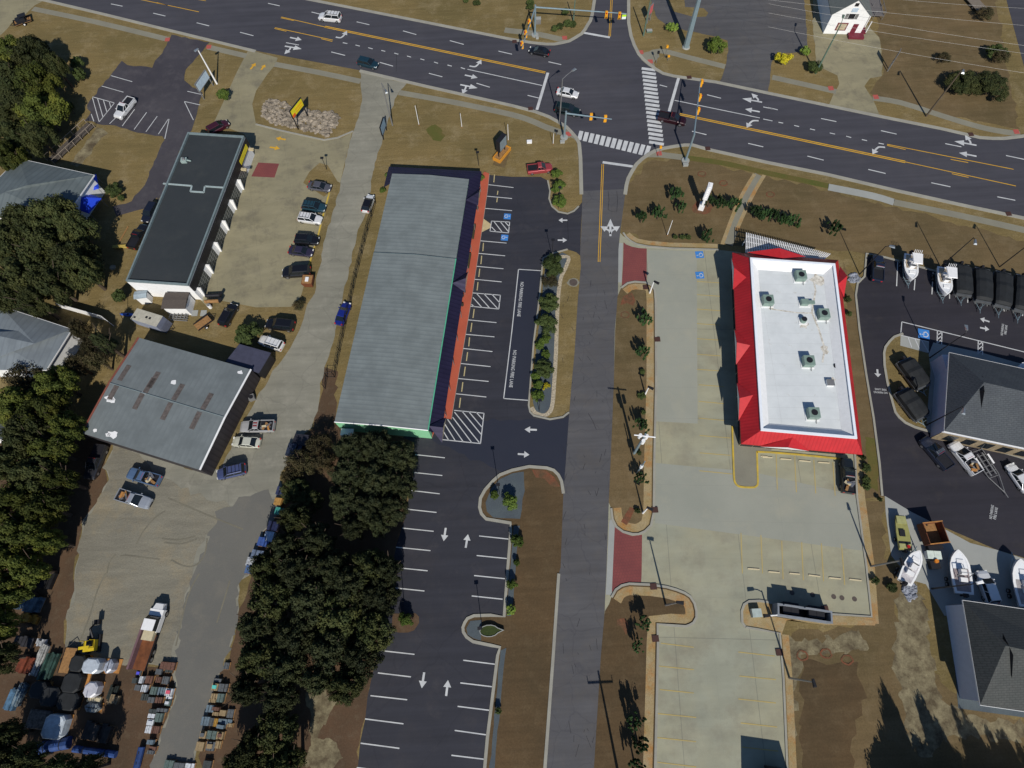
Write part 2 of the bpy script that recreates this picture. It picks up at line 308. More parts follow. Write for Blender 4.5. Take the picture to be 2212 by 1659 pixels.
# left lots
patch('left_parking_lot',[(372,75),(452,92),(400,152),(398,175),(437,200),(420,260),(412,282),(405,290),(340,440),(342,428),(312,450),(250,468),(245,445),(285,435),(300,413),(312,400),(355,300),(350,295),(295,285),(250,272),(212,267),(185,260),(195,242),(187,227),(240,160),(265,130),(275,140),(327,147),(337,132),(350,115)],'lot_left',L2,.25)
patch('corner_pavement',[(-100,-60),(98,-1),(75,12),(48,37),(25,50),(0,78),(-100,110)],'conc_dirty',L1,.2)
lane=[(778,152),(779,175),(783,207),(778,242),(763,287),(748,337),(732,413),(724,445),(703,513),(693,563),(678,633),(660,668),(657,690),(645,713),(628,750),(608,778),(590,803),(560,850),(520,925),(474,1013),(430,1019),(250,958),(225,1006),(235,1038),(207,1088),(180,1126),(165,1226),(160,1277),(142,1340),(140,1400),(200,1420),(300,1440),(375,1430),(378,1505),(355,1568),(330,1644),(300,1800),(395,1800),(418,1659),(443,1555),(469,1467),(496,1403),(514,1315),(517,1254),(545,1239),(553,1188),(568,1151),(600,1113),(608,1066),(605,1033),(623,988),(648,951),(673,921),(688,888),(693,826),(703,795),(713,768),(725,713),(738,650),(750,603),(760,553),(773,496),(788,463),(800,413),(808,362),(823,312),(835,275),(845,237),(858,205),(878,179),(850,172)]
patch('back_lane',lane,'lane',L1,.22)
patch('gravel_yard',[(250,960),(225,1006),(235,1038),(207,1088),(180,1126),(165,1226),(160,1277),(142,1340),(140,1400),(200,1420),(300,1440),(375,1430),(378,1390),(400,1300),(430,1190),(450,1150),(520,1100),(470,1080),(400,1060),(330,1020),(300,980)],'yard',L2,.5)
patch('worn_drive',[(442,1175),(470,1110),(520,1075),(575,1062),(600,1080),(600,1113),(568,1151),(545,1235),(517,1254),(514,1315),(496,1403),(469,1467),(443,1555),(418,1659),(395,1800),(300,1800),(330,1644),(355,1568),(378,1505),(380,1400),(405,1290)],'yard_asph',L3,.5,.7)
patch('auto_shop_lot',[(537,107),(600,125),(595,140),(578,160),(553,197),(545,225),(553,268),(600,281),(645,290),(700,302),(740,297),(760,287),(748,337),(735,395),(729,392),(708,357),(690,352),(668,372),(655,395),(700,425),(715,415),(690,508),(668,573),(658,613),(650,640),(640,655),(628,663),(553,664),(480,650),(445,660),(430,645),(545,330),(528,290),(462,265),(475,237),(512,155)],'conc_dirty',L2)
# mall lot
mall=[(1057,378),(1106,382),(1168,382),(1183,390),(1188,413),(1186,430),(1192,446),(1206,458),(1226,462),(1240,456),(1250,446),(1258,436),(1255,495),(1253,552),(1245,545),(1226,539),(1193,548),(1173,558),(1168,613),(1163,663),(1153,738),(1146,826),(1142,876),(1145,890),(1153,898),(1188,906),(1216,901),(1231,891),(1222,1001),(1217,1063),(1206,1026),(1181,1011),(1143,1008),(1106,1016),(1080,1026),(1066,1038),(1048,1058),(1038,1076),(1036,1096),(1040,1110),(1050,1121),(1103,1130),(1103,1151),(1096,1239),(1089,1332),(1060,1329),(1024,1330),(1010,1336),(1004,1345),(1000,1355),(1001,1365),(1008,1376),(1022,1386),(1060,1394),(1080,1398),(1075,1416),(1053,1593),(1047,1659),(1030,1800),(760,1800),(773,1659),(778,1603),(789,1553),(794,1505),(816,1405),(844,1269),(848,1226),(855,1182),(873,1126),(893,1026),(895,956),(870,945),(930,900),(1000,600)]
patch('mall_parking_lot',mall,'lot',L1)
patch('fire_lane_surface',[(1120,582),(1168,585),(1163,663),(1153,738),(1146,826),(1141,865),(1088,861),(1106,713)],'lot_new',L2)
patch('mall_lot_apron',[(1240,895),(1228,1060),(1060,1010),(930,950),(980,905),(1050,905),(1150,905),(1216,905)],'lot_new',.016,.4)
# restaurant lot
patch('restaurant_lot',[(1337,500),(1346,510),(1375,528),(1400,533),(1447,538),(1553,540),(1600,545),(1640,600),(1790,975),(1846,982),(1851,1076),(1871,1226),(1882,1332),(1786,1326),(1610,1312),(1640,1355),(1684,1368),(1692,1467),(1700,1659),(1706,1800),(1410,1800),(1300,1500),(1309,1239),(1315,1088),(1321,951),(1326,826),(1328,713),(1334,640)],'conc',L1)
patch('lot_slab',[(1399,541),(1450,541),(1505,543),(1507,915),(1411,910),(1418,826),(1418,640),(1400,612)],'conc_fresh',.016); patch('lot_slab',[(1416,1000),(1500,1008),(1620,1018),(1848,1070),(1864,1190),(1640,1160),(1415,1130)],'conc_fresh',.016)
verge1=[(1329,713),(1334,640),(1342,622),(1356,612),(1371,609),(1396,611),(1408,617),(1414,627),(1416,650),(1417,826),(1413,1001),(1412,1108),(1406,1135),(1393,1148),(1379,1154),(1366,1154),(1346,1149),(1331,1138),(1323,1122),(1320,1098),(1315,1085),(1321,951),(1326,826)]
patch('verge',verge1,'brown',L4,0)
verge2=[(1307,1320),(1316,1305),(1321,1290),(1330,1274),(1343,1265),(1359,1261),(1405,1263),(1440,1268),(1461,1274),(1479,1281),(1491,1289),(1500,1303),(1504,1320),(1504,1334),(1498,1345),(1490,1350),(1481,1353),(1450,1351),(1420,1348),(1421,1390),(1419,1492),(1415,1659),(1410,1800),(1275,1800),(1283,1659),(1298,1416),(1305,1337)]
patch('verge',verge2,'brown_dark',L4,0)
# kerbs and gravel borders round the verges
k1=[(1342,622),(1356,612),(1371,609),(1396,611),(1408,617),(1414,627),(1416,650),(1417,826),(1413,1001),(1412,1108),(1406,1135),(1393,1148),(1379,1154),(1366,1154),(1346,1149),(1331,1138),(1323,1122),(1320,1098)]
k1b=[(1321,1290),(1330,1274),(1343,1265),(1359,1261),(1405,1263),(1440,1268),(1461,1274),(1479,1281),(1491,1289),(1500,1303),(1504,1320),(1504,1334),(1498,1345),(1490,1350),(1481,1353),(1450,1351),(1420,1348),(1421,1390),(1419,1492),(1415,1659),(1410,1800)]
k2=[(1346,503),(1352,512),(1362,521),(1375,528),(1400,533),(1447,537),(1553,540)]
kerbs=MB(); gb=MB()
for kk in (k1,k1b,k2):
    P=W(kk); ribbon(kerbs,P,.35,.02,0,.13)
for kk,o in ((k1,-1.0),(k1b,-1.0)): ribbon(gb,W(kk),1.25,.04,o)
ribbon(gb,W([(1352,508),(1362,517),(1375,524),(1400,529),(1447,533),(1553,536)]),.9,.02,.5)
right_edge=[(1844,985),(1853,1076),(1873,1226),(1884,1334),(1786,1328)]
ribbon(gb,W(right_edge),1.1,.016,.6); ribbon(kerbs,W([(1846,981),(1851,1076),(1871,1226),(1882,1332),(1786,1326)]),.3,.02,0,.13)
k3=[(1610,1355),(1603,1345),(1602,1320),(1607,1306),(1618,1299),(1640,1298),(1668,1302)]
patch('verge',[(1640,1355),(1610,1353),(1603,1343),(1602,1320),(1607,1306),(1618,1299),(1668,1302),(1668,1332),(1785,1350),(1830,1352),(1890,1350),(1890,1340),(1786,1330),(1700,1340),(1690,1372)],'rocks',.032,.1,2)
ribbon(kerbs,W(k3),.35,.02,0,.13)
ribbon(gb,W([(1688,1370),(1696,1467),(1704,1659),(1710,1800)]),1.0,.02,.55); ribbon(kerbs,W([(1610,1355),(1640,1360),(1684,1368),(1692,1467),(1700,1659),(1706,1800)]),.3,.02,0,.13)
# road kerbs
for kk in (hwyS[:5],hwyS[5:],hwyS2): ribbon(kerbs,W(kk),.75,.012,-.2,.10)
ribbon(kerbs,W(hwyNr[1:]),.75,.012,-.2,.10); ribbon(kerbs,W(hwyNl[1:]),.75,.012,-.2,.10)
# mall islands
isl=[[(1168,382),(1183,390),(1188,413),(1186,430),(1192,446),(1206,458),(1226,462),(1240,456),(1250,446),(1257,430),(1257,345),(1225,350),(1180,370)],
 [(1253,556),(1245,545),(1226,539),(1193,548),(1173,558),(1168,613),(1163,663),(1153,738),(1146,826),(1142,876),(1145,890),(1153,898),(1188,906),(1216,901),(1229,891),(1235,826),(1241,763),(1248,650)],
 [(1217,1066),(1213,1040),(1206,1026),(1196,1016),(1181,1011),(1143,1008),(1106,1016),(1080,1026),(1066,1038),(1048,1058),(1038,1076),(1036,1096),(1040,1110),(1050,1121),(1103,1130),(1103,1151),(1096,1239),(1089,1332),(1060,1329),(1024,1330),(1010,1336),(1004,1345),(1000,1355),(1001,1365),(1008,1376),(1022,1386),(1060,1394),(1080,1398),(1075,1416),(1053,1593),(1047,1659),(1030,1800),(1165,1800),(1177,1659),(1195,1416),(1207,1239),(1211,1226)]]
for i,p in enumerate(isl): patch('verge',p,'brown_dark' if i==2 else 'grass',.024,0)
ribbon(kerbs,W([(1183,390),(1188,413),(1186,430),(1192,446),(1206,458),(1226,462),(1240,456),(1250,446)]),.3,.02,0,.12)
ribbon(kerbs,W([(1226,539),(1193,548),(1173,558),(1168,613),(1163,663),(1153,738),(1146,826),(1142,876),(1145,890),(1153,898),(1188,906),(1216,901),(1229,891)]),.3,.02,0,.12)
ribbon(kerbs,W(isl[2][:16]),.5,.02,0,.12); ribbon(kerbs,W(isl[2][15:36]),.45,.02,0,.12)
patch('gravel_bed',[(1176,575),(1195,560),(1215,545),(1230,552),(1222,575),(1212,600),(1205,640),(1202,700),(1200,760),(1196,830),(1190,880),(1175,895),(1158,890),(1150,870),(1155,800),(1165,700),(1172,620)],'bluegravel',.040,.15,1.2)
gb2=MB(); ribbon(gb2,W(smooth([(1205,556),(1228,556),(1222,578),(1212,600),(1206,640),(1203,700),(1201,760),(1197,830),(1192,880),(1178,897),(1158,893),(1148,880)],4)),.7,.046)
patch('gravel_bed',[(1050,1085),(1060,1055),(1080,1035),(1105,1022),(1133,1020),(1132,1060),(1128,1100),(1122,1120),(1065,1118),(1052,1105)],'bluegravel',.040,.12)
patch('gravel_bed',[(1008,1358),(1015,1342),(1040,1338),(1040,1385),(1022,1380),(1010,1370)],'bluegravel',.040,.08)
patch('gravel_bed',[(1110,1135),(1122,1135),(1105,1330),(1094,1330)],'bluegravel',.040,.1); patch('gravel_bed',[(1081,1405),(1094,1400),(1072,1600),(1062,1720),(1052,1720)],'bluegravel',.040,.1)
patch('mulch_bed',[(1150,1014),(1178,1016),(1198,1030),(1210,1052),(1192,1050),(1175,1035),(1158,1030)],'mulch',.046,.15)
patch('tree_island',TT(1,3,(1160,345),(1160,495),(1300,505),(1350,490),(1390,420),(1388,370),(1360,340)),'straw',.03,.1)
gbo=tag(gb.build('gravel_border',M['rocks']),kind='structure'); tag(gb2.build('gravel_edging',plain('pale_pebbles',(.42,.36,.26),.9,var=.35,scale=4)),kind='structure')
# boat dealer lot
patch('boat_dealer_lot',[(1871,553),(1911,556),(2009,583),(2110,610),(2212,640),(2500,715),(2500,1300),(2300,1230),(2154,1188),(2009,1126),(1969,1106),(1909,1071),(1899,1001),(1886,901),(1871,813),(1856,713),(1848,638),(1851,613),(1866,598)],'lot_right',L1)
patch('verge',[(1944,723),(1931,728),(1921,738),(1912,750),(1909,763),(1910,790),(1916,826),(1922,850),(1929,876),(1933,890),(1941,901),(1955,913),(1976,923),(2034,940),(2060,940),(2060,760),(2006,765)],'grass',L3)
ribbon(kerbs,W([(1950,721),(1931,728),(1921,738),(1912,750),(1909,763),(1910,790),(1916,826),(1922,850),(1929,876),(1933,890),(1941,901),(1955,913),(1976,923),(2034,940),(2212,990),(2300,1015)]),.4,.02,0,.13)
ribbon(kerbs,W([(2110,610),(2009,583),(1911,556),(1871,548),(1867,598),(1852,613),(1848,638),(1856,713),(1871,813),(1886,901),(1899,1001),(1905,1071)]),.35,.02,0,.13)
patch('concrete_pad',[(1911,1071),(1969,1106),(2009,1126),(2096,1173),(2154,1188),(2300,1235),(2300,1330),(2040,1330),(2000,1262),(1968,1253),(1925,1200),(1913,1106)],'walk_new',L2)
patch('access_ramp',TT(3,1,(1145,1247),(1390,1310),(1387,1400),(1142,1335)),'walk_new',.036)
patch('shop_sidewalk',[(2006,765),(2016,740),(2120,762),(2300,812),(2300,860),(2040,800),(2040,940),(2300,1020),(2300,1000),(2000,930),(2010,800)],'walk_new',.034)
kerbs_o=tag(kerbs.build('kerb',M['kerb']),kind='structure')
# north side
patch('north_parking_lot',[(1405,-60),(1407,0),(1410,17),(1421,40),(1441,55),(1481,65),(1531,75),(1571,87),(1572,110),(1568,138),(1563,162),(1553,178),(1659,200),(1664,162),(1666,135),(1674,117),(1746,112),(1737,0),(1733,-60)],'side',L1,.15)
patch('verge',[(1439,-30),(1445,10),(1455,25),(1500,37),(1525,36),(1530,28),(1520,18),(1480,15),(1475,-30)],'grass',L2)
patch('house_forecourt',[(1756,57),(1764,140),(1790,155),(1809,162),(1814,180),(1800,205),(1789,228),(1830,238),(1899,250),(1893,228),(1884,212),(1869,187),(1879,170),(1906,165),(1904,112),(1899,80),(1870,50),(1870,0),(1756,0)],'conc_dirty',L1,.15)
# sidewalks
def walk(pts,w=1.5,mat='walk',z=.024): strip('sidewalk',pts,w,mat,z,sm=3)
walk([(71,19),(200,46),(362,85)]); walk([(450,102),(532,121)]); walk([(594,139),(690,157),(779,176)]); walk([(862,200),(985,222),(1106,248),(1150,262),(1180,275),(1233,293)])
walk([(1090,65),(1106,67),(1150,72),(1190,80),(1222,88)],1.7); walk([(1395,122),(1426,110),(1490,125),(1566,144)]); walk([(1668,167),(1740,183),(1806,198)]); walk([(1885,212),(1946,222),(2034,250),(2100,270),(2146,281),(2204,290)])
walk([(1425,334),(1475,340)]); walk([(1475,340),(1560,352),(1640,370),(1790,402)],1.3,'grass_green'); walk([(1789,404),(1884,423),(1931,437)],1.7,'walk_new'); walk([(1931,437),(2070,465),(2212,497),(2300,518)])
patch('sidewalk_corner',[(1378,118),(1398,112),(1420,110),(1425,122),(1412,135),(1418,152),(1400,142),(1386,130)],'walk',.026)
patch('sidewalk_corner',[(1222,280),(1240,290),(1252,315),(1240,300),(1225,293)],'walk',.026)
patch('sidewalk_corner',[(1386,345),(1400,334),(1425,322),(1432,330),(1430,340),(1400,340)],'walk',.026)
# restaurant front path, brick aprons, red pads
strip('garden_path',[(1640,378),(1620,410),(1600,450),(1572,528)],1.9,'walk',.02,sm=3)
strip('gravel_path_edge',[(1630,376),(1610,408),(1590,448),(1560,528)],.7,'rocks',.022,sm=3); strip('gravel_path_edge',[(1651,378),(1632,410),(1612,450),(1590,500)],.7,'rocks',.022,sm=3)
patch('brick_apron',[(1347,523),(1352,528),(1365,533),(1380,536),(1397,537),(1397,608),(1371,606),(1354,609),(1343,619),(1346,560)],'brick',.020)
patch('brick_apron',[(1325,1125),(1333,1142),(1348,1152),(1366,1158),(1387,1155),(1386,1239),(1385,1259),(1359,1258),(1340,1262),(1328,1272),(1321,1280),(1322,1239)],'brick',.020)
strip('gutter',[(1331,1110),(1322,1130),(1317,1239),(1315,1285)],.9,'walk_new',.022); strip('gutter',[(1341,525),(1338,610)],.8,'walk_new',.022)
for p in ([(1237,280),(1242,278),(1245,283),(1240,286)],): pass
pads=[(2,0,455,327),(2,0,1113,452),(2,0,1195,532),(2,0,488,1158),(2,0,1270,1325),(3,0,543,763),(3,0,932,838),(3,0,2145,1138),(0,0,1447,342),(0,0,1805,405)]
mb=MB()
for c,r,x,y in pads:
    g=G(T(c,r,x,y)); mb.box(g.x-.55,g.y-.6,.03,g.x+.55,g.y+.6,.036,None)
tag(mb.build('tactile_paving',M['redpad']),kind='structure')
patch('painted_square',TT(1,0,(20,1405),(200,1415),(160,1535),(-40,1525)),'brick',.028)
# drains
mb=MB()
for c,r,x,y in [(2,0,22,362),(2,0,1530,672),(2,0,160,942),(2,0,1690,1287),(3,0,1750,1165),(3,1,2075,200),(2,1,1255,1283),(2,2,1233,1103),(2,3,1205,112),(2,3,1222,555),(3,3,95,672),(3,3,483,303),(2,1,1155,833)]:
    g=G(T(c,r,x,y)); mb.box(g.x-.5,g.y-.45,.1,g.x+.5,g.y+.45,.165)
tag(mb.build('storm_drains',plain('rusty_grate',(.06,.025,.02),.8)),kind='structure')
# ground variation patches
patch('yard_soil',[(142,1390),(300,1440),(378,1440),(378,1505),(355,1568),(330,1644),(300,1800),(-80,1800),(-80,1400),(60,1380)],'straw',.009,.4)
patch('pine_straw_ground',[(250,950),(225,1006),(235,1038),(207,1088),(180,1126),(165,1226),(160,1277),(142,1340),(130,1420),(60,1500),(-100,1500),(-100,900),(180,930)],'straw',.006,.5)
patch('pine_straw_ground',[(700,795),(728,800),(722,912),(745,935),(895,950),(893,1026),(873,1126),(855,1182),(848,1226),(816,1405),(794,1505),(778,1603),(765,1800),(420,1800),(440,1560),(470,1467),(500,1403),(520,1315),(545,1239),(568,1151),(600,1113),(608,1066),(623,988),(673,921),(690,870)],'straw',.006,.4)
patch('sand_patch',[(665,1500),(700,1490),(730,1510),(705,1560),(690,1590),(720,1600),(740,1640),(700,1680),(660,1650),(670,1590)],'sand',.012,.4,.5)
patch('brown_ground',[(1705,1370),(1890,1345),(1960,1400),(2060,1500),(2212,1560),(2400,1600),(2400,1900),(1710,1900)],'brown',.004,.6)
patch('sand_patch',[(1930,1290),(1975,1250),(1995,1290),(2010,1400),(2030,1500),(2080,1545),(2212,1560),(2212,1600),(2050,1590),(2000,1640),(1960,1600),(1945,1500),(1925,1420),(1940,1350)],'sand',.010,.5,.6)
patch('sand_patch',[(1700,1375),(1760,1385),(1860,1365),(1880,1400),(1800,1415),(1740,1410),(1722,1480),(1718,1600),(1705,1600)],'sand',.008,.5,.6)
patch('sand_patch',TT(0,0,(600,1420),(680,1440),(880,1200),(935,1150),(900,1110),(830,1105)),'sand',.01,.4)
patch('brown_ground',[(1860,1080),(1905,1080),(1912,1200),(1960,1260),(1990,1262),(1930,1300),(1950,1400),(1900,1420),(1890,1330)],'brown',.006,.4)
patch('brown_ground',[(1810,430),(1900,440),(2212,520),(2300,540),(2300,660),(2009,578),(1911,550),(1860,545),(1830,480)],'brown',.004,.5)
patch('brown_ground',[(1345,420),(1400,345),(1500,345),(1640,380),(1790,410),(1850,425),(1885,548),(1790,540),(1560,530),(1400,525),(1345,495)],'brown',.003,.5)
patch('brown_ground',[(1834,600),(1848,640),(1856,713),(1871,813),(1886,901),(1899,1001),(1906,1071),(1860,1080),(1846,980),(1820,560)],'brown',.004,.3)
patch('brown_ground',[(1880,-60),(1910,165),(1880,205),(2034,245),(2150,270),(2200,280),(2170,100),(2140,-60)],'brown',.003,.6)
patch('dark_turf',[(1735,1430),(1850,1430),(1865,1500),(1835,1660),(1800,1800),(1735,1800),(1728,1600)],'brown_dark',.007,.5)
for p in ([(1130,400),(1200,398)],): pass
patch('green_turf',[(925,280),(945,270),(965,290),(955,305),(930,300)],'grass_green',.006,.6,.8); patch('green_turf',[(1870,940),(1890,950),(1900,1000),(1895,1060),(1875,1040),(1868,980)],'grass_green',.012,.4,.8)
patch('mulch_ring',smooth([(1505,435),(1530,433),(1538,450),(1525,462),(1500,460),(1495,447),(1505,435)],4),'mulch',.012,.1)
def ring(name,D_,r,mat,z=.014,r0=0):
    g=G(D_); n=16; pts=[g+Vector((math.cos(a*2*math.pi/n)*r*rj.uniform(.85,1.1),math.sin(a*2*math.pi/n)*r*.8*rj.uniform(.85,1.1),0)) for a in range(n)]
    mb=MB(); 
    if r0:
        P=[g+(p-g)*.75 for p in pts]; ribbon(mb,P,r*.22,z,0,0,True)
    else: mb.poly(pts,z)
    return tag(mb.build(name,M[mat]),kind='structure')
for p in ((1516,376),(1563,396),(1664,420),(1733,1416),(1784,1412),(1830,1425),(1350,680)): ring('mulch_ring',p,1.05,'mulch',.05,1)
patch('mulch_bed',[(1346,1120),(1360,1095),(1372,1100),(1362,1125),(1352,1135),(1340,1128)],'mulch',.05,.12,.8)
patch('mulch_bed',[(1345,640),(1365,632),(1372,650),(1368,660),(1355,655),(1340,660)],'mulch',.05,.12,.8); patch('mulch_bed',TT(2,3,(890,390),(960,380),(1000,440),(975,520),(945,470),(885,430)),'mulch',.05,.12,.8)
# ================================================================= painted markings
ZM=.044; ZP=.150
def seg(mb,a,b,w,z=ZM,off=0): ribbon(mb,[G(a),G(b)],w,z,off)
Wm=MB(); Y=MB(); WL=MB(); YF=MB()
def t(c,r,*q): return [(T(c,r,*a),T(c,r,*b)) for a,b in q]
# highway lane lines (world: the yellow double lines are 0.15 m stripes 0.2 m apart)
for a,b in [((608,37),(708,60)),((307,0),(430,26)),((240,-14),(307,0)),((420,-2),(445,2)),((594,60),(719,87)),((1955,350),(2194,402)),((1916,312),(2189,366))]: seg(Y,a,b,.17)
for a,b in [((702,58),(1178,157)),((1468,247),(1955,350))]: seg(Y,a,b,.22,off=.2); seg(Y,a,b,.22,off=-.2)
for a,b in [((608,37),(636,43)),((594,60),(620,66)),((340,4),(364,10)),((695,82),(719,88)),((1916,312),(1956,321)),((2053,342),(2091,349)),((2056,373),(2092,381))]: seg(Y,a,b,.17,off=-.3)
for a,b in [((1302,355),(1294,566)),((1321,-30),(1321,0)),((1321,0),(1317,79))]: seg(Y,a,b,.13,off=.17,z=.048); seg(Y,a,b,.13,off=-.17,z=.048)
seg(Wm,(1010,150),(1171,185),.2); seg(Wm,(1457,217),(1641,255),.2)
D0=t(0,0,((960,35),(1060,55)),((1325,115),(1430,140)),((1700,198),(1808,225)),((2075,280),(2190,310)))
D1=t(1,0,((105,30),(205,52)),((480,105),(580,130)),((870,190),(980,215)),((1270,268),(1385,300)),((1675,352),(1795,385)),((2095,443),(2212,470)),((260,370),(370,390)),((650,450),(770,480)),((1070,540),(1185,573)),((1495,635),(1610,665)),((1905,720),(2020,755)),
 ((750,370),(790,378)),((860,390),(897,400)),((970,413),(1008,424)),((1083,437),(1117,445)),((1195,460),(1230,470)),((1305,485),(1340,495)),((1420,510),(1455,520)),((1538,537),(1573,548)),((1655,563),(1692,573)),((1770,585),(1806,597)))
D2=t(2,0,((315,535),(425,560)),((135,825),(230,848)),((1275,735),(1340,752)),((1685,820),(1805,850)),((2170,925),(2250,942)),((1555,1135),(1680,1165)),((2040,1240),(2170,1270)),((2170,1030),(2250,1046)))
D3=t(3,0,((0,930),(83,950)),((458,1025),(590,1052)),((975,1130),(1110,1160)),((1530,1242),(1670,1270)),((2055,1345),(2212,1378)),((340,1350),(480,1385)),((865,1465),(1015,1500)),((1410,1580),(1575,1615)),
 ((90,1058),(130,1065)),((225,1085),(268,1095)),((362,1115),(406,1125)),((533,1150),(578,1160)),((675,1178),(718,1190)),((810,1207),(855,1217)),((955,1238),(1000,1247)))+t(3,1,((1980,50),(2135,80)))
for a,b in D0+D1+D2+D3: seg(Wm,a,b,.22)
for a,b in t(2,0,((310,630),(215,950)),((1440,672),(1355,970)),((620,285),(845,325)),((783,1403),(1045,1440))): seg(Wm,a,b,.6,z=.052)
tag(Wm.build('lane_markings',M['white']),kind='structure'); tag(Y.build('yellow_centre_lines',M['yellow']),kind='structure')
X=MB()
def lerp2(a,b,f): return (a[0]+(b[0]-a[0])*f,a[1]+(b[1]-a[1])*f)
a0,a1=W(TT(2,0,(1120,592),(1238,608))); b0,b1=W(TT(2,0,(1185,1228),(1312,1248)))
for i in range(19): f=i/18; ribbon(X,[a0.lerp(b0,f),a1.lerp(b1,f)],.75,ZM)
a0,a1=W(TT(2,0,(600,1133),(580,1210))); b0,b1=W(TT(2,0,(1185,1262),(1155,1350)))
for i in range(13): f=i/12; ribbon(X,[a0.lerp(b0,f),a1.lerp(b1,f)],.85,ZM)
tag(X.build('crosswalk',M['white']),kind='structure')
# arrows: straight shaft with a head, turning branches as curved shafts
A=MB()
def head(mb,p,d,w,l,z): n=Vector((-d.y,d.x,0)); mb.add([(p+n*w/2).to_tuple()[:2]+(z,),(p-n*w/2).to_tuple()[:2]+(z,),(p+d*l).to_tuple()[:2]+(z,)],[(0,1,2)])
def arrow(mb,tail,tip,w=.3,hw=1.0,hl=1.3,z=.056):
    a,b=G(tail),G(tip); d=(b-a).normalized(); L=(b-a).length; hl=min(hl,L*.45)
    ribbon(mb,[a,b-d*(hl-.02)],w,z); head(mb,b-d*hl,d,hw,hl,z+.0005)
def branch(mb,pts,w=.3,hw=1.0,hl=1.0,z=.0605):
    P=W(smooth(pts,5)); d=(P[-1]-P[-3]).normalized(); ribbon(mb,P,w,z); head(mb,P[-1],d,hw,hl,z+.0005)
for c,r,a,b in [(1,0,(295,325),(395,347)),(1,0,(250,400),(395,425)),(1,0,(1805,650),(1915,674)),(1,0,(1765,733),(1915,763)),(2,0,(2160,885),(1990,853)),(2,0,(2140,968),(2013,944)),(3,0,(1800,1257),(1608,1222)),(3,0,(1800,1352),(1648,1322))]: arrow(A,T(c,r,*a),T(c,r,*b),.38,1.5,1.9)
arrow(A,T(2,1,850,390),T(2,1,850,240),.4,1.3,2.2)
for c,r,pts in [(1,0,[(300,405),(295,425),(280,440)]),(1,0,[(690,322),(730,328),(755,312),(765,300)]),(1,0,[(1845,572),(1890,578),(1915,562),(1925,550)]),(1,0,[(1815,740),(1812,760),(1803,778)]),(2,0,[(2120,878),(2125,860),(2105,840)]),(2,0,[(2130,1045),(2085,1045),(2060,1060),(2050,1072)]),(3,0,[(1750,1247),(1745,1225),(1732,1207)]),(3,0,[(1010,1275),(960,1272),(935,1288),(925,1300)]),(2,1,[(850,372),(840,345),(815,330)]),(2,1,[(850,372),(862,345),(885,330)])]:
    branch(A,TT(c,r,*pts),.38,1.4,1.3)
for c,r,a,b in [(2,1,(478,253),(402,253)),(2,1,(395,425),(475,425)),(2,2,(215,412),(108,408)),(2,2,(50,620),(150,627)),(1,2,(1640,1258),(1622,1373)),(1,2,(1812,1430),(1832,1313)),(1,3,(1435,843),(1414,979)),(1,3,(1622,1045),(1638,908)),(3,1,(1912,1130),(1830,1103)),(3,1,(1830,1180),(1910,1197)),(3,1,(943,1540),(949,1608))]:
    arrow(A,T(c,r,*a),T(c,r,*b),.32,1.15,1.4)
tag(A.build('road_arrows',M['white']),kind='structure')
A=MB()
for c,r,a,b in [(1,0,(257,1208),(172,1193)),(1,0,(120,1273),(207,1286)),(1,0,(45,605),(80,560)),(0,0,(2165,600),(2210,545))]: arrow(A,T(c,r,*a),T(c,r,*b),.4,1.2,1.5)
tag(A.build('yellow_arrows',M['yellow']),kind='structure')
# stalls
S=MB()
st=t(1,0,((2010,1597),(2225,1622)))+t(1,1,((1997,45),(2212,65)),((1980,150),(2212,170)),((1938,430),(2165,450)),((1918,538),(2153,560)),((1902,650),(2138,672)),((1885,762),(2122,785)),((1830,1113),(2078,1137)),((1812,1238),(2060,1260)),((1790,1360),(2043,1387)),((1770,1490),(2027,1517)),((1750,1620),(2010,1645)),
 ((1868,880),(2112,900)),((2112,900),(2098,1020)),((2098,1020),(1850,995)),((2035,260),(2192,268)),((2192,268),(2182,362)),((2182,362),(2022,347)),((2022,347),(2035,260)),
 ((2035,310),(2075,352)),((2055,262),(2128,356)),((2110,264),(2180,350)),((2150,266),(2190,310)),((1875,920),(1950,1003)),((1905,884),(2018,1010)),((1970,888),(2090,1018)),((2040,894),(2105,965)),((1862,978),(1885,998)))
st+=t(1,2,((1730,100),(1990,128)),((1370,625),(1632,653)),((1367,780),(1610,806)),((1340,935),(1587,964)),((1290,1095),(1560,1125)),((1265,1260),(1535,1288)),((1210,1425),(1508,1455)),((1180,1598),(1483,1629)),((1928,1328),(2182,1355)),((1907,1497),(2167,1523)),
 ((1712,243),(1970,268)),((1970,268),(1940,530)),((1940,530),(1600,495)),((1610,410),(1665,500)),((1618,340),(1722,505)),((1655,320),(1790,513)),((1700,303),(1863,520)),((1715,258),(1930,522)),((1780,250),(1945,450)),((1840,256),(1952,388)),((1905,262),(1962,325)))
st+=t(1,3,((1150,120),(1437,150)),((1040,655),(1352,690)),((1040,848),(1322,882)),((977,1042),(1290,1077)),((930,1240),(1258,1282)),((893,1447),(1223,1491)),((860,1655),(1190,1697)),((1860,18),(2122,45)),((1840,192),(2103,220)),((1768,740),(2045,775)),((1743,933),(2023,967)),((1720,1133),(2000,1168)),((1695,1338),(1978,1378)),((1667,1550),(1953,1585)))
st+=[((1168,585),(1120,582)),((1120,582),(1106,713)),((1106,713),(1088,861)),((1088,861),(1141,865))]
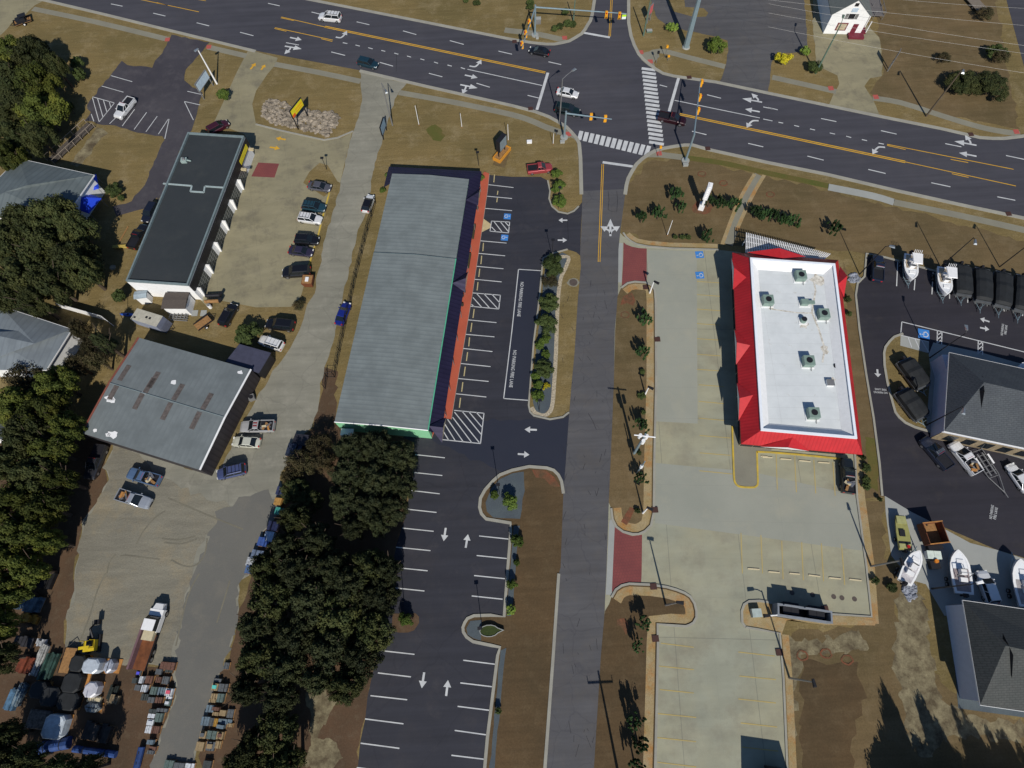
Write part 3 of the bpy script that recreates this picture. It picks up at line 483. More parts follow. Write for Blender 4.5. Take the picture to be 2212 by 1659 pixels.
st+=t(0,0,((960,655),(1143,707)),((880,745),(1068,798)),((800,838),(988,890)),((800,845),(858,1055)),((988,893),(858,1055)),((845,855),(890,1010)),((895,868),(925,970)),((945,878),(957,925)),((790,988),(812,1050)),((1165,945),(1057,1090)),((1000,1020),(948,1070)),((1268,972),(1160,1120)),((1360,1005),(1262,1140)),((1455,1030),(1370,1160)),((1462,1030),(1425,1200)),((1620,790),(1752,820)),((1595,878),(1730,908)),((1595,880),(1672,1038)))
for a,b in st: seg(S,a,b,.16,z=.048)
tag(S.build('parking_lines',M['white']),kind='structure')
S=MB()
for a,b in t(3,1,((1120,600),(1110,822)),((1270,760),(1262,857)),((1425,700),(1415,893)),((1568,890),(1567,930)),((1725,915),(1724,965)),((1155,1130),(2300,1412)),((1155,1130),(1145,1245)),((1145,1245),(1390,1305)),((1462,1207),(1460,1315)),((1502,1217),(1498,1325)),((1815,1296),(1813,1408)),((1853,1305),(1852,1417)),
  ((1462,1245),(1500,1220)),((1462,1280),(1500,1252)),((1462,1312),(1500,1285)),((1815,1330),(1852,1305)),((1815,1365),(1852,1340)),((1815,1400),(1852,1375)),((1210,1265),(1240,1350)),((1270,1280),(1310,1370)),((1330,1295),(1385,1390)),((2035,1005),(2040,1040)),((2200,1050),(2198,1080))): seg(S,a,b,.17,z=.048)
tag(S.build('parking_lines',M['white']),kind='structure')
S=MB()
for y in (780,895,1020,1145,1275,1410,1540): seg(S,T(2,1,1598,y),T(2,1,1800,y+14),.13,z=.03)
for a,b in t(2,2,((1615,22),(1830,38)),((1615,165),(1830,185)),((1615,310),(1832,330)),((1620,460),(1890,482)),((1620,610),(1890,632)),((1620,765),(1905,793)),((1978,1300),(1990,1652)),((2150,1320),(2165,1652)))+t(3,2,((70,620),(80,930)),((230,640),(245,950)),((395,670),(412,960)),((560,690),(580,980)),((118,1370),(130,1700)),((290,1380),(305,1710)),((460,1390),(480,1720)),((635,1400),(662,1750)))+\
 t(2,3,((1270,595),(1550,630)),((1250,790),(1550,820)),((1260,990),(1550,1020)),((1240,1195),(1570,1228)),((1240,1400),(1570,1435)),((1240,1610),(1570,1650)),((1930,670),(2240,705)),((1940,875),(2250,905)),((1930,1070),(2250,1105)),((1950,1275),(2260,1310)),((1960,1480),(2270,1515))): seg(S,a,b,.13,z=.03)
tag(S.build('faint_parking_lines',M['yfaint']),kind='structure')
# yellow kerb in the restaurant lot and along the auto shop lot
kb=MB(); P=W(smooth(TT(2,2,(1902,380),(1905,500),(1912,700),(1918,830),(1928,870),(1950,895),(1990,906),(2080,910),(2108,900),(2122,875),(2120,780),(2114,600)),3)); ribbon(kb,P,.28,.02,0,.13)
ribbon(kb,W(TT(3,2,(-100,602),(0,605),(250,625),(500,650),(722,673))),.28,.02,0,.13)
ribbon(kb,W([(713,413),(700,460),(688,508),(668,573),(657,615)]),.3,.02,0,.13)
tag(kb.build('yellow_kerb',M['ykerb']),kind='structure')
patch('entrance_pavement',TT(2,2,(1905,385),(1918,850),(1950,890),(2080,905),(2118,880),(2112,610),(2240,610),(2240,400)),'walk',.11)
kb=MB(); ribbon(kb,W([(553,269),(600,281),(645,291),(700,303),(730,298),(763,284)]),.35,.02,0,.14)
tag(kb.build('kerb',M['kerb']),kind='structure')
# blue accessible bays with a white wheelchair mark
B=MB(); Wc=MB()
def ada(c,r,x,y,s,rot):
    g=G(T(c,r,x,y)); Mx=Matrix.Translation(g)@Matrix.Rotation(rot,4,'Z')
    B.poly([Mx@Vector(v) for v in ((-s/2,-s/2,0),(s/2,-s/2,0),(s/2,s/2,0),(-s/2,s/2,0))],.048)
    k=s/1.5; pts=[Mx@Vector((math.cos(a)*.38*k-.05*k,math.sin(a)*.38*k-.2*k,0)) for a in [R(x_) for x_ in range(130,401,30)]]
    ribbon(Wc,pts,.12*k,.053); ribbon(Wc,[Mx@Vector(v) for v in ((-.1*k,.3*k,0),(-.05*k,-.02*k,0),(.25*k,-.02*k,0),(.4*k,-.35*k,0))],.12*k,.057)
    Wc.poly([Mx@Vector((math.cos(a)*.11*k-.12*k,math.sin(a)*.11*k+.48*k,0)) for a in [R(x_) for x_ in range(0,360,45)]],.053)
ada(1,1,2172,220,1.35,R(-98)); ada(1,1,2148,403,1.35,R(-98)); ada(2,1,1620,550,1.5,R(90)); ada(2,1,1622,727,1.5,R(90)); ada(3,1,1345,1235,1.9,R(75))
tag(B.build('blue_parking_symbol',M['blue']),kind='structure'); tag(Wc.build('wheelchair_symbol',M['white']),kind='structure')
# lettering painted on the ground and on signs
def text(s,name,mat,size,loc,mtx,extr=.0,parent=None,kind=None,align='CENTER',sx=1,sy=1):
    cu=bpy.data.curves.new(name,'FONT'); cu.body=s; cu.size=size; cu.align_x=align; cu.align_y='CENTER'; cu.extrude=extr; cu.space_character=1.05; cu.offset=.012*size
    tmp=bpy.data.objects.new('t',cu); C.objects.link(tmp); dg=bpy.context.evaluated_depsgraph_get(); dg.update()
    me=bpy.data.meshes.new_from_object(tmp.evaluated_get(dg)); bpy.data.objects.remove(tmp)
    me.transform(Matrix.Translation(loc)@mtx@Matrix.Diagonal((sx,sy,1,1))); me.materials.clear(); me.materials.append(mat)
    o=bpy.data.objects.new(name,me); C.objects.link(o)
    if parent: o.parent=parent
    return tag(o,kind=kind)
def gtext(s,a,b,hgt,mat='white',flip=0):    # text running from picture point a to b along the ground
    A_,B_=G(a),G(b); d=B_-A_; L=d.length; ang=math.atan2(d.y,d.x)
    w_=len(s)*.62
    text(s,'ground_lettering',M[mat],1.0,(A_+B_)/2+Vector((0,0,.052)),Matrix.Rotation(ang,4,'Z'),kind='structure',sx=L/w_,sy=hgt)
gtext('NO PARKING FIRE LANE',T(2,1,88,772),T(2,1,55,1098),.85); gtext('NO PARKING FIRE LANE',T(2,1,26,1360),T(1,2,2198,60),.85)
gtext('NO PARKING',T(3,1,2018,1247),T(3,1,2030,1148),.55); gtext('FIRE LANE',T(3,1,2048,1247),T(3,1,2060,1152),.55)
gtext('NO PARKING',T(3,2,1922,1180),T(3,2,1940,1062),.6); gtext('FIRE LANE',T(3,2,1955,1195),T(3,2,1975,1072),.6)
gtext('NO PARKING',T(3,2,1030,92),T(3,2,912,84),.5); gtext('FIRE LANE',T(3,2,1030,66),T(3,2,912,58),.5)
# worn marks, tar lines, stains on the roads
tar=MB(); rt=random.Random(9)
for q in [[(1,0,1215,470),(1,0,1212,620)],[(2,2,660,270),(2,2,700,340),(2,2,728,410)],[(2,1,475,180),(2,1,488,420)]]: ribbon(tar,W([T(*p) for p in q]),.07,.034)
ribbon(tar,W([T(2,1,830,0),T(2,1,838,80),T(2,1,830,160),T(2,1,860,175),T(2,1,905,180),T(2,1,912,80),T(2,1,905,0)]),.07,.034)
for i in range(60):
    x=rt.uniform(1215,1320); y=rt.uniform(600,1640); g=G((x,y)); l=rt.uniform(.3,1.6); a=R(rt.uniform(60,120)); ribbon(tar,[g,g+Vector((math.cos(a)*l,math.sin(a)*l,0))],.06,.034)
tm=MB()
for c,r,q in [(0,2,[(925,1650),(945,1560),(985,1500),(1000,1495)]),(0,2,[(1040,1500),(1100,1495),(1250,1515),(1380,1530)]),(0,2,[(1480,1535),(1600,1590),(1700,1575),(1770,1480),(1790,1350)]),(0,2,[(1180,1400),(1230,1300),(1330,1180),(1430,1110)]),(0,2,[(1400,1350),(1550,1360),(1690,1330)]),(0,2,[(1420,1385),(1570,1395),(1700,1355)]),(0,3,[(690,560),(760,380),(830,150),(900,0)]),(0,3,[(1500,620),(1600,200),(1700,0)]),(0,3,[(1850,420),(1920,200),(1960,60)]),(0,2,[(1450,1000),(1800,1150),(2100,1270)])]:
    ribbon(tm,W([T(c,r,*p) for p in smooth(q,4)]),.22,.034)
tag(tm.build('tyre_marks',ground_mat('tyre_dirt',(.145,.135,.105),(.185,.172,.13),None,.4,1,5)),kind='structure')
tag(tar.build('tar_lines',plain('tar',(.02,.02,.024),.6)),kind='structure')
# wheel stops (a thing each)
ws=MB(); ws.frus([Vector(p) for p in ((-.85,-.09,0),(.85,-.09,0),(.85,.09,0),(-.85,.09,0))],[Vector(p) for p in ((-.83,-.05,.12),(.83,-.05,.12),(.83,.05,.12),(-.83,.05,.12))])
wsm={k:ws.mesh('wheel_stop',M[k]) for k in ('wstop','wstopw')}
def wstops(lst,mk,place,group):
    for i,(a,b) in enumerate(lst):
        A_,B_=G(a),G(b); o=bpy.data.objects.new('wheel_stop',wsm[mk]); C.objects.link(o); g=(A_+B_)/2; d=B_-A_
        o.location=(g.x,g.y,.02); o.rotation_euler=(0,0,math.atan2(d.y,d.x)); o.scale=(d.length/1.7,1.2,1); tag(o,f'{place}, number {i+1} counting {"down from the highway" if mk=="wstop" else "from the left"}','wheel stop',group)
wstops(t(1,0,((2060,1510),(2055,1575)))+t(1,1,((2090,0),(2085,30)),((2085,60),(2080,95)),((1965,450),(1960,518)),((1950,560),(1943,630)),((1933,672),(1925,740)),((1918,788),(1910,857)),((1885,1020),(1875,1095)),((1865,1140),(1855,1215)),((1845,1265),(1838,1340)),((1828,1392),(1818,1467)),((1808,1518),(1797,1598)))+t(1,2,((1787,0),(1777,80)),((1767,135),(1757,218))),'wstop','faded yellow wheel stop beside the orange walkway','wheel stops along the orange walkway')
wstops(t(2,2,((2150,637),(2210,643)))+t(3,2,((-50,645),(38,650)),((103,660),(200,667)),((265,675),(367,685)),((430,690),(530,697))),'wstopw','cream wheel stop just below the red roofed restaurant','wheel stops by the restaurant wall')
wstops(t(2,2,((2035,1608),(2138,1616)))+t(3,2,((0,1635),(100,1643)))+t(3,3,((180,-3),(270,5)),((343,12),(445,25)),((517,35),(622,45)),((690,48),(797,60))),'wstopw','cream wheel stop in the row above the dumpster enclosure','wheel stops in front of the dumpster enclosure')
# ================================================================= buildings
def prism(P,z0,z1): m=MB(); return m.frus([Vector((p.x,p.y,z0)) for p in P],[Vector((p.x,p.y,z1)) for p in P])
def ccw(P):
    a=sum(p.x*q.y-q.x*p.y for p,q in zip(P,P[1:]+P[:1])); return P if a>0 else P[::-1]
def inset(P,d):
    P=ccw(P); n=len(P); out=[]
    for i in range(n):
        a,b,c=P[i-1],P[i],P[(i+1)%n]; d1=(b-a).normalized(); d2=(c-b).normalized(); n1=Vector((-d1.y,d1.x,0)); n2=Vector((-d2.y,d2.x,0))
        k=(n1+n2); k=k/(1+n1.dot(n2)) if 1+n1.dot(n2)>.2 else n1; out.append(b+k*d)
    return out
def ringwall(P,ins,z0,z1):
    P=ccw(P); I=inset(P,ins); n=len(P); m=MB(); v=[Vector((p.x,p.y,z)) for z in (z0,z1) for p in P]+[Vector((p.x,p.y,z)) for z in (z0,z1) for p in I]
    f=[]
    for i in range(n):
        j=(i+1)%n; f+=[(i,j,n+j,n+i),(2*n+j,2*n+i,3*n+i,3*n+j),(n+i,n+j,3*n+j,3*n+i),(j,i,2*n+i,2*n+j)]
    return m.add(v,f)
def frame(P0,P1,up=Vector((0,0,1))):       # matrix whose x runs from P0 to P1, z up, y inward
    d=(P1-P0); d.z=0; d.normalize(); n=Vector((-d.y,d.x,0)); return Matrix((( d.x,n.x,0,P0.x),(d.y,n.y,0,P0.y),(0,0,1,P0.z),(0,0,0,1)))
def rect(P):                                # square up four world corners (a parallelogram with right angles)
    c=sum(P,Vector())/4; u=((P[1]-P[0])+(P[2]-P[3]))/2; v=((P[3]-P[0])+(P[2]-P[1]))/2
    L,Wd=u.length,v.length; sg=math.copysign(1,u.x*v.y-u.y*v.x); d=(u.normalized()+Vector((v.y,-v.x,0)).normalized()*sg).normalized(); n=Vector((-d.y,d.x,0))*sg
    return [c-d*L/2-n*Wd/2,c+d*L/2-n*Wd/2,c+d*L/2+n*Wd/2,c-d*L/2+n*Wd/2]
def flat0(P): return [Vector((p.x,p.y,0)) for p in P]
whitewall=plain('white_wall',(.80,.80,.79),.75,var=.04)
# ---- auto repair shop
h=5.2
A4=flat0([G((405,285),h),G((527,293),h),G((405,615),h),G((271,606),h)])
b=root('auto_repair_shop','long low auto repair shop with dark flat roof, white end wall and bay doors','building')
prism(A4,0,h-.5).build('wall',whitewall,b)
ringwall(A4,.28,h-.5,h).build('parapet',plain('roof_edge',(.17,.22,.23),.6),b)
I=inset(A4,.28); mr=ground_mat('dark_membrane',(.038,.044,.049),(.032,.038,.043),(.050,.055,.056),.1,.25,8,finec=.1)
MB().poly(ccw(I),h-.4).build('roof',mr,b)
mb=MB(); 
for a,c in (((353,397),(415,402)),((415,402),(412,414)),((412,414),(441,416)),((441,416),(443,403)),((443,403),(486,406))): mb.bar(G(a,h-.4),G(c,h-.4),.3,.14)
mb.build('roof_seam',plain('seam_white',(.35,.42,.42),.6),b)
E0,E1=A4[1],A4[2]                         # east side, north to south
Le=(E1-E0).length; F=frame(E0,E1)        # x along facade, y: outward is +? computed below
out=F.to_3x3()@Vector((0,1,0)); sgn=1 if out.dot(((E0+E1)/2-(A4[0]+A4[3])/2))>0 else -1
def fb(m,x0,x1,y0,y1,z0,z1): return m.box(x0,min(sgn*y0,sgn*y1),z0,x1,max(sgn*y0,sgn*y1),z1,F)
fb(MB(),.05,Le-.05,.01,.25,2.9,h-.55).build('fascia_band',M['black'],b)
dm,nt_,bb=new_mat('bay_door_glass',.3); br=nt_.nodes.new('ShaderNodeTexBrick'); br.offset=0; br.inputs['Scale'].default_value=1; br.inputs['Brick Width'].default_value=.75; br.inputs['Row Height'].default_value=.6; br.inputs['Mortar Size'].default_value=.05
br.inputs['Color1'].default_value=(.05,.06,.06,1); br.inputs['Color2'].default_value=(.07,.08,.08,1); br.inputs['Mortar'].default_value=(.3,.3,.28,1)
cv=nt_.nodes.new('ShaderNodeTexCoord'); sp=nt_.nodes.new('ShaderNodeSeparateXYZ'); cx_=nt_.nodes.new('ShaderNodeCombineXYZ'); nt_.links.new(cv.outputs['Object'],sp.inputs[0]); nt_.links.new(sp.outputs[0],cx_.inputs[0]); nt_.links.new(sp.outputs[2],cx_.inputs[1]); nt_.links.new(cx_.outputs[0],br.inputs['Vector']); nt_.links.new(br.outputs[0],bb.inputs[0])
nb=6
for i in range(nb):
    x0=Le*(.14+.86*i/nb); x1=x0+Le*.86/nb*.76
    m_=MB().box(0,-.06,0,x1-x0,.06,2.85); o=m_.build('bay_door',dm,b); o.matrix_local=F@Matrix.Translation((x0+.3,sgn*.08,0.02))
    px=x1+.35
    pm=MB(); pts=[(px,.02,.02),(px+1.5,.02,.02)]
    fb(pm,px,px+1.0,.02,.16,.02,2.88)
    pm.build('white_panel',whitewall,b)
    pm=MB(); y1=sgn*.95
    vs=[(px-.12,sgn*.17,.02),(px+.12,sgn*.17,.02),(px+.12,y1*.5,.02),(px-.12,y1*.5,.02)]; vt=[(px-.12,sgn*.17,2.8),(px+.12,sgn*.17,2.8),(px+.12,y1,2.8),(px-.12,y1,2.8)]
    pm.frus([F@Vector(v) for v in vs],[F@Vector(v) for v in vt]).build('fin',whitewall,b)
pm=MB(); fb(pm,1.2,5.6,.27,.33,3.2,4.2); sg=pm.build('sign_panel',plain('yellow_sign',(.75,.62,.03),.5),b)
pm=MB()
for k in range(2): fb(pm,.9+k*5.2,1.4+k*5.2,.27,1.3,2.6,2.95)
pm.build('canopy_trim',M['creamwall'],b)
# roof unit
u=root('rooftop_unit','small broken rooftop fan unit on the dark flat roof of the repair shop','roof unit',tuple(G(T(0,0,1600,1395),h-.4)))
MB().box(-.6,-.5,0,.5,.5,.6).tube((.5,0,.3),(1.3,-.2,.25),.15).build('housing',plain('unit_metal',(.30,.38,.36),.5),u); MB().tube((0,0,.6),(0,0,.9),.35,.25).build('fan_cowl',M['grey'],u)
# ---- sheds at its end
def shed(name,label,P,h,roofm,wallm,ridge=.5,cat='shed'):
    P=flat0([G(p,h) for p in P]); P=rect(P); s=root(name,label,cat)
    prism(inset(P,.2),0,h-.12).build('wall',wallm,s)
    m=MB(); m.frus(ccw(P),[p+Vector((0,0,0)) for p in ccw(P)]) if 0 else None
    Q=ccw(P); lo=[Vector((p.x,p.y,h-.12)) for p in Q]; hi=[Vector((p.x,p.y,h)) for p in Q]
    if ridge:
        # gable along the longer direction
        if (Q[1]-Q[0]).length<(Q[2]-Q[1]).length: Q=Q[1:]+Q[:1]; hi=[Vector((p.x,p.y,h)) for p in Q]; lo=[Vector((p.x,p.y,h-.12)) for p in Q]
        r0=(Q[0]+Q[3])/2+Vector((0,0,h+ridge)); r1=(Q[1]+Q[2])/2+Vector((0,0,h+ridge))
        m.add(lo+hi+[r0,r1],[(0,3,2,1),(0,1,5,4),(1,2,6,5),(2,3,7,6),(3,0,4,7),(4,5,9,8),(6,7,8,9),(4,8,7),(5,6,9)])
    else: m.frus(lo,hi)
    m.build('roof',roofm,s); return s
shed('garden_shed','white walled shed with brown shingle roof at the end of the repair shop',[(357,630),(407,633),(401,668),(349,665)],2.7,plain('brown_shingle',(.085,.070,.060),.9,scale=4),whitewall,.25)
shed('small_shed','small white shed with pale grey roof under the repair shop end wall',[(289,628),(316,629),(317,644),(291,644)],2.3,plain('pale_roof',(.30,.36,.40),.6),whitewall,.2)
# ---- mall building
hS=4.3
P=flat0([G((847,375),hS),G((1013,387),hS),G((925,930),hS),G((723,912),hS)]) # NW NE SE SW
b=root('strip_mall','long strip mall building with ribbed grey green metal roof, green end wall and purple awning','building')
ang=math.atan2((P[3]-P[0]).y,(P[3]-P[0]).x)
mint=plain('mint_wall',(.22,.52,.30),.75,var=.05)
prism(P,0,hS-.25).build('wall',mint,b)
NR=(P[0]+P[1])/2; SR=(P[3]+P[2])/2
rm=ribbed('standing_seam_roof',(.195,.222,.222),(.125,.148,.155),.8,-ang,.6,.03,obj=False,amt=.45)
off=Vector((0,0,0)); ov=(P[3]-P[0]).normalized()*.35
m=MB(); Z=lambda p,z: Vector((p.x,p.y,z))
def slab(m,A,B_,C_,D_,th=.12): m.add([A,B_,C_,D_]+[v-Vector((0,0,th)) for v in (A,B_,C_,D_)],[(0,1,2,3),(7,6,5,4),(0,4,5,1),(1,5,6,2),(2,6,7,3),(3,7,4,0)])
fN=.36
mid=lambda a,b,f: a.lerp(b,f)
dz=.12
for f0,f1,z in ((0,fN,0),(fN,1,dz)):
    w0,w1=mid(P[0],P[3],f0),mid(P[0],P[3],f1); r0,r1=mid(NR,SR,f0),mid(NR,SR,f1); e0,e1=mid(P[1],P[2],f0),mid(P[1],P[2],f1)
    slab(m,Z(w0,hS+z),Z(w1,hS+z),Z(r1,hS+.40+z),Z(r0,hS+.40+z)); slab(m,Z(r0,hS+.40+z),Z(r1,hS+.40+z),Z(e1,hS+z),Z(e0,hS+z))
m.build('roof',rm,b)
m=MB(); 
for f in (0,1):
    w0,r0,e0=mid(P[0],P[3],f),mid(NR,SR,f),mid(P[1],P[2],f); zz=dz*f
    m.add([Z(w0,hS-.25),Z(e0,hS-.25),Z(e0,hS+zz-.12),Z(r0,hS+.28+zz),Z(w0,hS+zz-.12)],[(0,1,2,3,4) if f else (4,3,2,1,0)])
m.build('gable_wall',mint,b)
m=MB(); tr=.12
m.bar(Z(P[3],hS+dz-.05),Z(SR,hS+dz-.05),.12,.1)
m=MB(); w0,r0,e0=P[3],SR,P[2]
m.tube(Z(w0,hS+dz),Z(r0,hS+.40+dz),.1); m.tube(Z(r0,hS+.40+dz),Z(e0,hS+dz),.1); m.build('roof_trim',M['whitep'],b)
m=MB(); m.tube(Z(mid(P[1],P[2],fN),hS+dz+.02),Z(P[2],hS+dz+.02),.11); m.build('green_gutter',plain('green_gutter',(.10,.42,.26),.5),b)
m=MB(); m.tube(Z(mid(P[0],P[3],fN),hS+.14),Z(mid(NR,SR,fN),hS+.55),.08); m.tube(Z(mid(NR,SR,fN),hS+.55),Z(mid(P[1],P[2],fN),hS+.14),.08); m.build('step_flashing',plain('flashing',(.09,.12,.13),.6),b)
pur=ribbed('purple_metal',(.026,.022,.055),(.012,.010,.028),.8,-ang,.45,.3,obj=False)
co_=[G(q,3.2) for q in ((1040,378),(1034,413),(1020,518),(1000,608),(978,738),(969,826),(953,938))]; co_=[Z(q,3.1) for q in co_]
oN,oS=co_[0],co_[-1]
m=MB(); slab(m,Z(P[1],hS-.2),Z(P[2],hS-.2),oS,oN,.1); 
nN=Z(G((840,360),3.2),3.2); nE=Z(G((1040,370),3.2),3.2); nW=Z(G((829,404),3.2),3.2); 
slab(m,nE,nN,Z(P[0],hS-.2),Z(P[1],hS-.2),.1); slab(m,nE,Z(P[1],hS-.2),oN,oN+Vector((.01,-.01,0)),.1); slab(m,nN,nW,Z(P[0],hS-.22)-(P[0]-P[3]).normalized()*2.2,Z(P[0],hS-.2),.1)
m.build('awning',pur,b)
for i in range(11):
    q=oN.lerp(oS,(i+.3)/11.2); q=q-(oN-Z(P[1],0)).normalized()*.25; MB().tube((q.x,q.y,.1),(q.x,q.y,3.0),.06).build('awning_post',M['grey'],b)
# little gables on the awning
for f in (.10,.46,.985):
    c0=Z(P[1],hS).lerp(Z(P[2],hS),f); c1=oN.lerp(oS,f); d=(P[2]-P[1]).normalized(); o_=(c1-c0); o_.z=0; o_.normalize()
    L_=c1-d*2.2; R__=c1+d*2.2; ap=c1+Vector((0,0,1.25))+o_*.35; bk=c0+Vector((0,0,.1))
    m=MB().add([L_+o_*.35,R__+o_*.35,ap,bk],[(0,2,3),(2,1,3)]).build('awning_gable',pur,b)
    MB().add([L_+o_*.37,R__+o_*.37,ap+o_*.02-Vector((0,0,.08))],[(0,1,2)]).build('gable_face',M['creamwall'],b)
# storefront windows
m=MB(); dE=(P[2]-P[1]); nE_=Vector((-dE.y,dE.x,0)).normalized(); nE_=nE_ if nE_.dot(oN-P[1])>0 else -nE_
for i in range(18):
    a=P[1].lerp(P[2],(i+.2)/18)+nE_*.03; c=P[1].lerp(P[2],(i+.8)/18)+nE_*.03; m.frus([Z(a,.5),Z(c,.5),Z(c+nE_*.04,.5),Z(a+nE_*.04,.5)],[Z(a,2.4),Z(c,2.4),Z(c+nE_*.04,2.4),Z(a+nE_*.04,2.4)])
m.build('shop_windows',M['glass'],b)
# rear steps hut at south west
hut=root('entrance_porch','small cream porch with white roof against the green end wall','porch',tuple(G(T(1,2,815,480))),R(-5))
MB().box(-.9,-.7,0,.9,.7,2.1).build('wall',M['creamwall'],hut); MB().box(-1.05,-.3,2.1,1.05,.9,2.22).build('roof',M['whitep'],hut)
# walkway slab
wk=[G(q) for q in ((1046,372),(1057,376),(1053,413),(1035,538),(1020,638),(1004,733),(988,826),(975,906),(950,903))]; wk+=[Z(P[2],0),Z(P[1],0)]
tag(MB().poly(wk,.15).build('orange_walkway',M['orange']),kind='structure')
wk2=MB(); ribbon(wk2,[Z(v,0) for v in wk[1:8]],.12,.02,0,.125); tag(wk2.build('kerb',M['kerb']),kind='structure')
tag(MB().add([G(T(1,1,1965,237),.13),G(T(1,1,1945,357),.13),G(T(1,1,2024,318),.045),G(T(1,1,2030,285),.045)],[(0,1,2,3)]).build('kerb_ramp',plain('cream_ramp',(.50,.40,.22),.8)),kind='structure')
# planters on the walkway
for i,(x,y) in enumerate([(1930,40),(1885,360),(1845,610)]):
    g=G(T(1,1,x,y)); a=R(-99); s=MB().box(-1.6 if i else -.6,-.16,0,1.6 if i else .6,.16,.45,Matrix.Translation((g.x,g.y,.15))@Matrix.Rotation(a,4,'Z')).build('planter_box',plain('planter',(.05,.045,.02),.9)); tag(s,['short','upper long','lower long'][i]+' dark planter box on the orange walkway','planter','planters on the walkway')
for i,(x,y) in enumerate([(1913,157),(1803,875),(1787,912),(1785,992)]):
    g=G(T(1,1,x,y)); s=MB().tube((g.x,g.y,.15),(g.x,g.y,.6),.22,.3,10).build('plant_pot',plain('pot',(.04,.035,.025),.8)); tag(s,f'round dark plant pot on the orange walkway, {["topmost","second from the top","third from the top","lowest"][i]} of four','plant pot','pots on the walkway')
# ---- warehouse
h=4.0; P=[G(q,h) for q in ((291,722),(544,804),(425,1019),(191,934))]; P=rect(flat0(P))
b=root('warehouse','grey metal roofed warehouse with rusty skylight strips and dark ribbed side wall','building')
ang=math.atan2((P[1]-P[0]).y,(P[1]-P[0]).x)
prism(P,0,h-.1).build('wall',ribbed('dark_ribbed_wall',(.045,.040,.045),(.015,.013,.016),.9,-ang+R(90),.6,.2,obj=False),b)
WR=(P[0]+P[3])/2; ER=(P[1]+P[2])/2; m=MB()
wr=ribbed('weathered_metal_roof',(.175,.198,.203),(.14,.16,.165),.9,-ang,.6,.05,obj=False,amt=.45)
slab(m,Z(P[0],h),Z(WR,h+.45),Z(ER,h+.45),Z(P[1],h)); slab(m,Z(WR,h+.45),Z(P[3],h),Z(P[2],h),Z(ER,h+.45)); m.build('roof',wr,b)
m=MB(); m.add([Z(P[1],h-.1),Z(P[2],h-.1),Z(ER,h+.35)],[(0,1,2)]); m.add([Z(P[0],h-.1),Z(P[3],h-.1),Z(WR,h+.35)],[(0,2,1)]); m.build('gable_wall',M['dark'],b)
m=MB(); m.tube(Z(P[1],h+.05),Z(ER,h+.5),.16); m.tube(Z(ER,h+.5),Z(P[2],h+.05),.16); m.build('white_rake_trim',M['whitep'],b)
m=MB(); m.tube(Z(P[0],h+.03),Z(WR,h+.48),.16); m.tube(Z(WR,h+.48),Z(P[3],h+.03),.16); m.build('rusty_rake_trim',plain('rust_red',(.20,.06,.04),.8),b)
m=MB(); m.tube(Z(WR,h+.48),Z(ER,h+.48),.08); m.build('ridge_cap',plain('ridge',(.16,.2,.21),.5),b)
F=frame(Z(WR,0),Z(ER,0)); Lr=(ER-WR).length; HW=(P[3]-P[0]).length/2
sgS=1 if (F.inverted()@P[3]).y>0 else -1
def onroof(c,r,x,y):
    hh=h+.5; g=G(T(c,r,x,y),hh)
    for _ in range(6):
        q=F.inverted()@Vector((g.x,g.y,0)); hh=h+.45-abs(q.y)*.45/HW; g=G(T(c,r,x,y),hh)
    return F.inverted()@Vector((g.x,g.y,0))
rustm=plain('rusty_skylight',(.11,.092,.085),.8,var=.3,scale=2)
for c,r,x,y in [(0,2,985,75),(0,2,1290,30),(0,2,1200,160),(0,2,1540,85),(0,2,1440,250),(0,2,1790,165),(0,2,1690,330),(0,1,1075,1570),(0,1,1330,1630)]:
    q=onroof(c,r,x,y); m=MB(); y0,y1=q.y-1.5,q.y+1.5
    zz=lambda yy: h+.49-abs(yy)*.45/HW
    if y0*y1<0: y0,y1=(max(y0,.1),y1) if q.y>0 else (y0,min(y1,-.1))
    m.add([F@Vector(v) for v in ((q.x-.45,y0,zz(y0)),(q.x+.45,y0,zz(y0)),(q.x+.45,y1,zz(y1)),(q.x-.45,y1,zz(y1)))],[(0,1,2,3)] ); m.build('skylight_strip',rustm,b)
rp=random.Random(4)
for c,r,x,y,sx,sy in [(0,2,960,150,1.3,.8),(0,2,825,103,1.2,.5),(0,2,1245,92,.7,.4),(0,2,975,455,1.4,.8),(0,2,925,470,.7,.5),(0,1,1500,1650,.8,.6),(0,2,815,430,.5,.4),(0,1,2145,1575,.6,.5)]:
    q=onroof(c,r,x,y); q.x=max(1.5,min(Lr-1.5,q.x)); q.y=max(-HW+1,min(HW-1,q.y)); pts=[]
    for k in range(12):
        a=k*math.pi/6; px,py=q.x+math.cos(a)*sx*.8*rp.uniform(.6,1.1),q.y+math.sin(a)*sy*.8*rp.uniform(.6,1.1); pts.append(F@Vector((px,py,h+.485-abs(py)*.45/HW)))
    MB().add(pts,[tuple(range(12))]).build('white_roof_patch',M['whitep'],b)
# lean-to
lt=root('lean_to','small dark purple flat roofed lean-to at the corner of the warehouse','lean-to')
Pq=flat0([G(q,3) for q in ((517,743),(585,762),(559,806),(487,781))]); prism(inset(Pq,.2),0,2.85).build('wall',M['dark'],lt); prism(Pq,2.86,3.0).build('roof',plain('purple_membrane',(.050,.052,.085),.7),lt)
ac=root('condenser_unit','grey condenser unit at the foot of the dark warehouse wall','air conditioner',tuple(G(T(0,2,2185,140))),R(20)); MB().box(-.5,-.5,0,.5,.5,.8).build('housing',M['grey'],ac); MB().tube((0,0,.8),(0,0,.84),.36,.36,14).build('fan_grille',M['black'],ac)
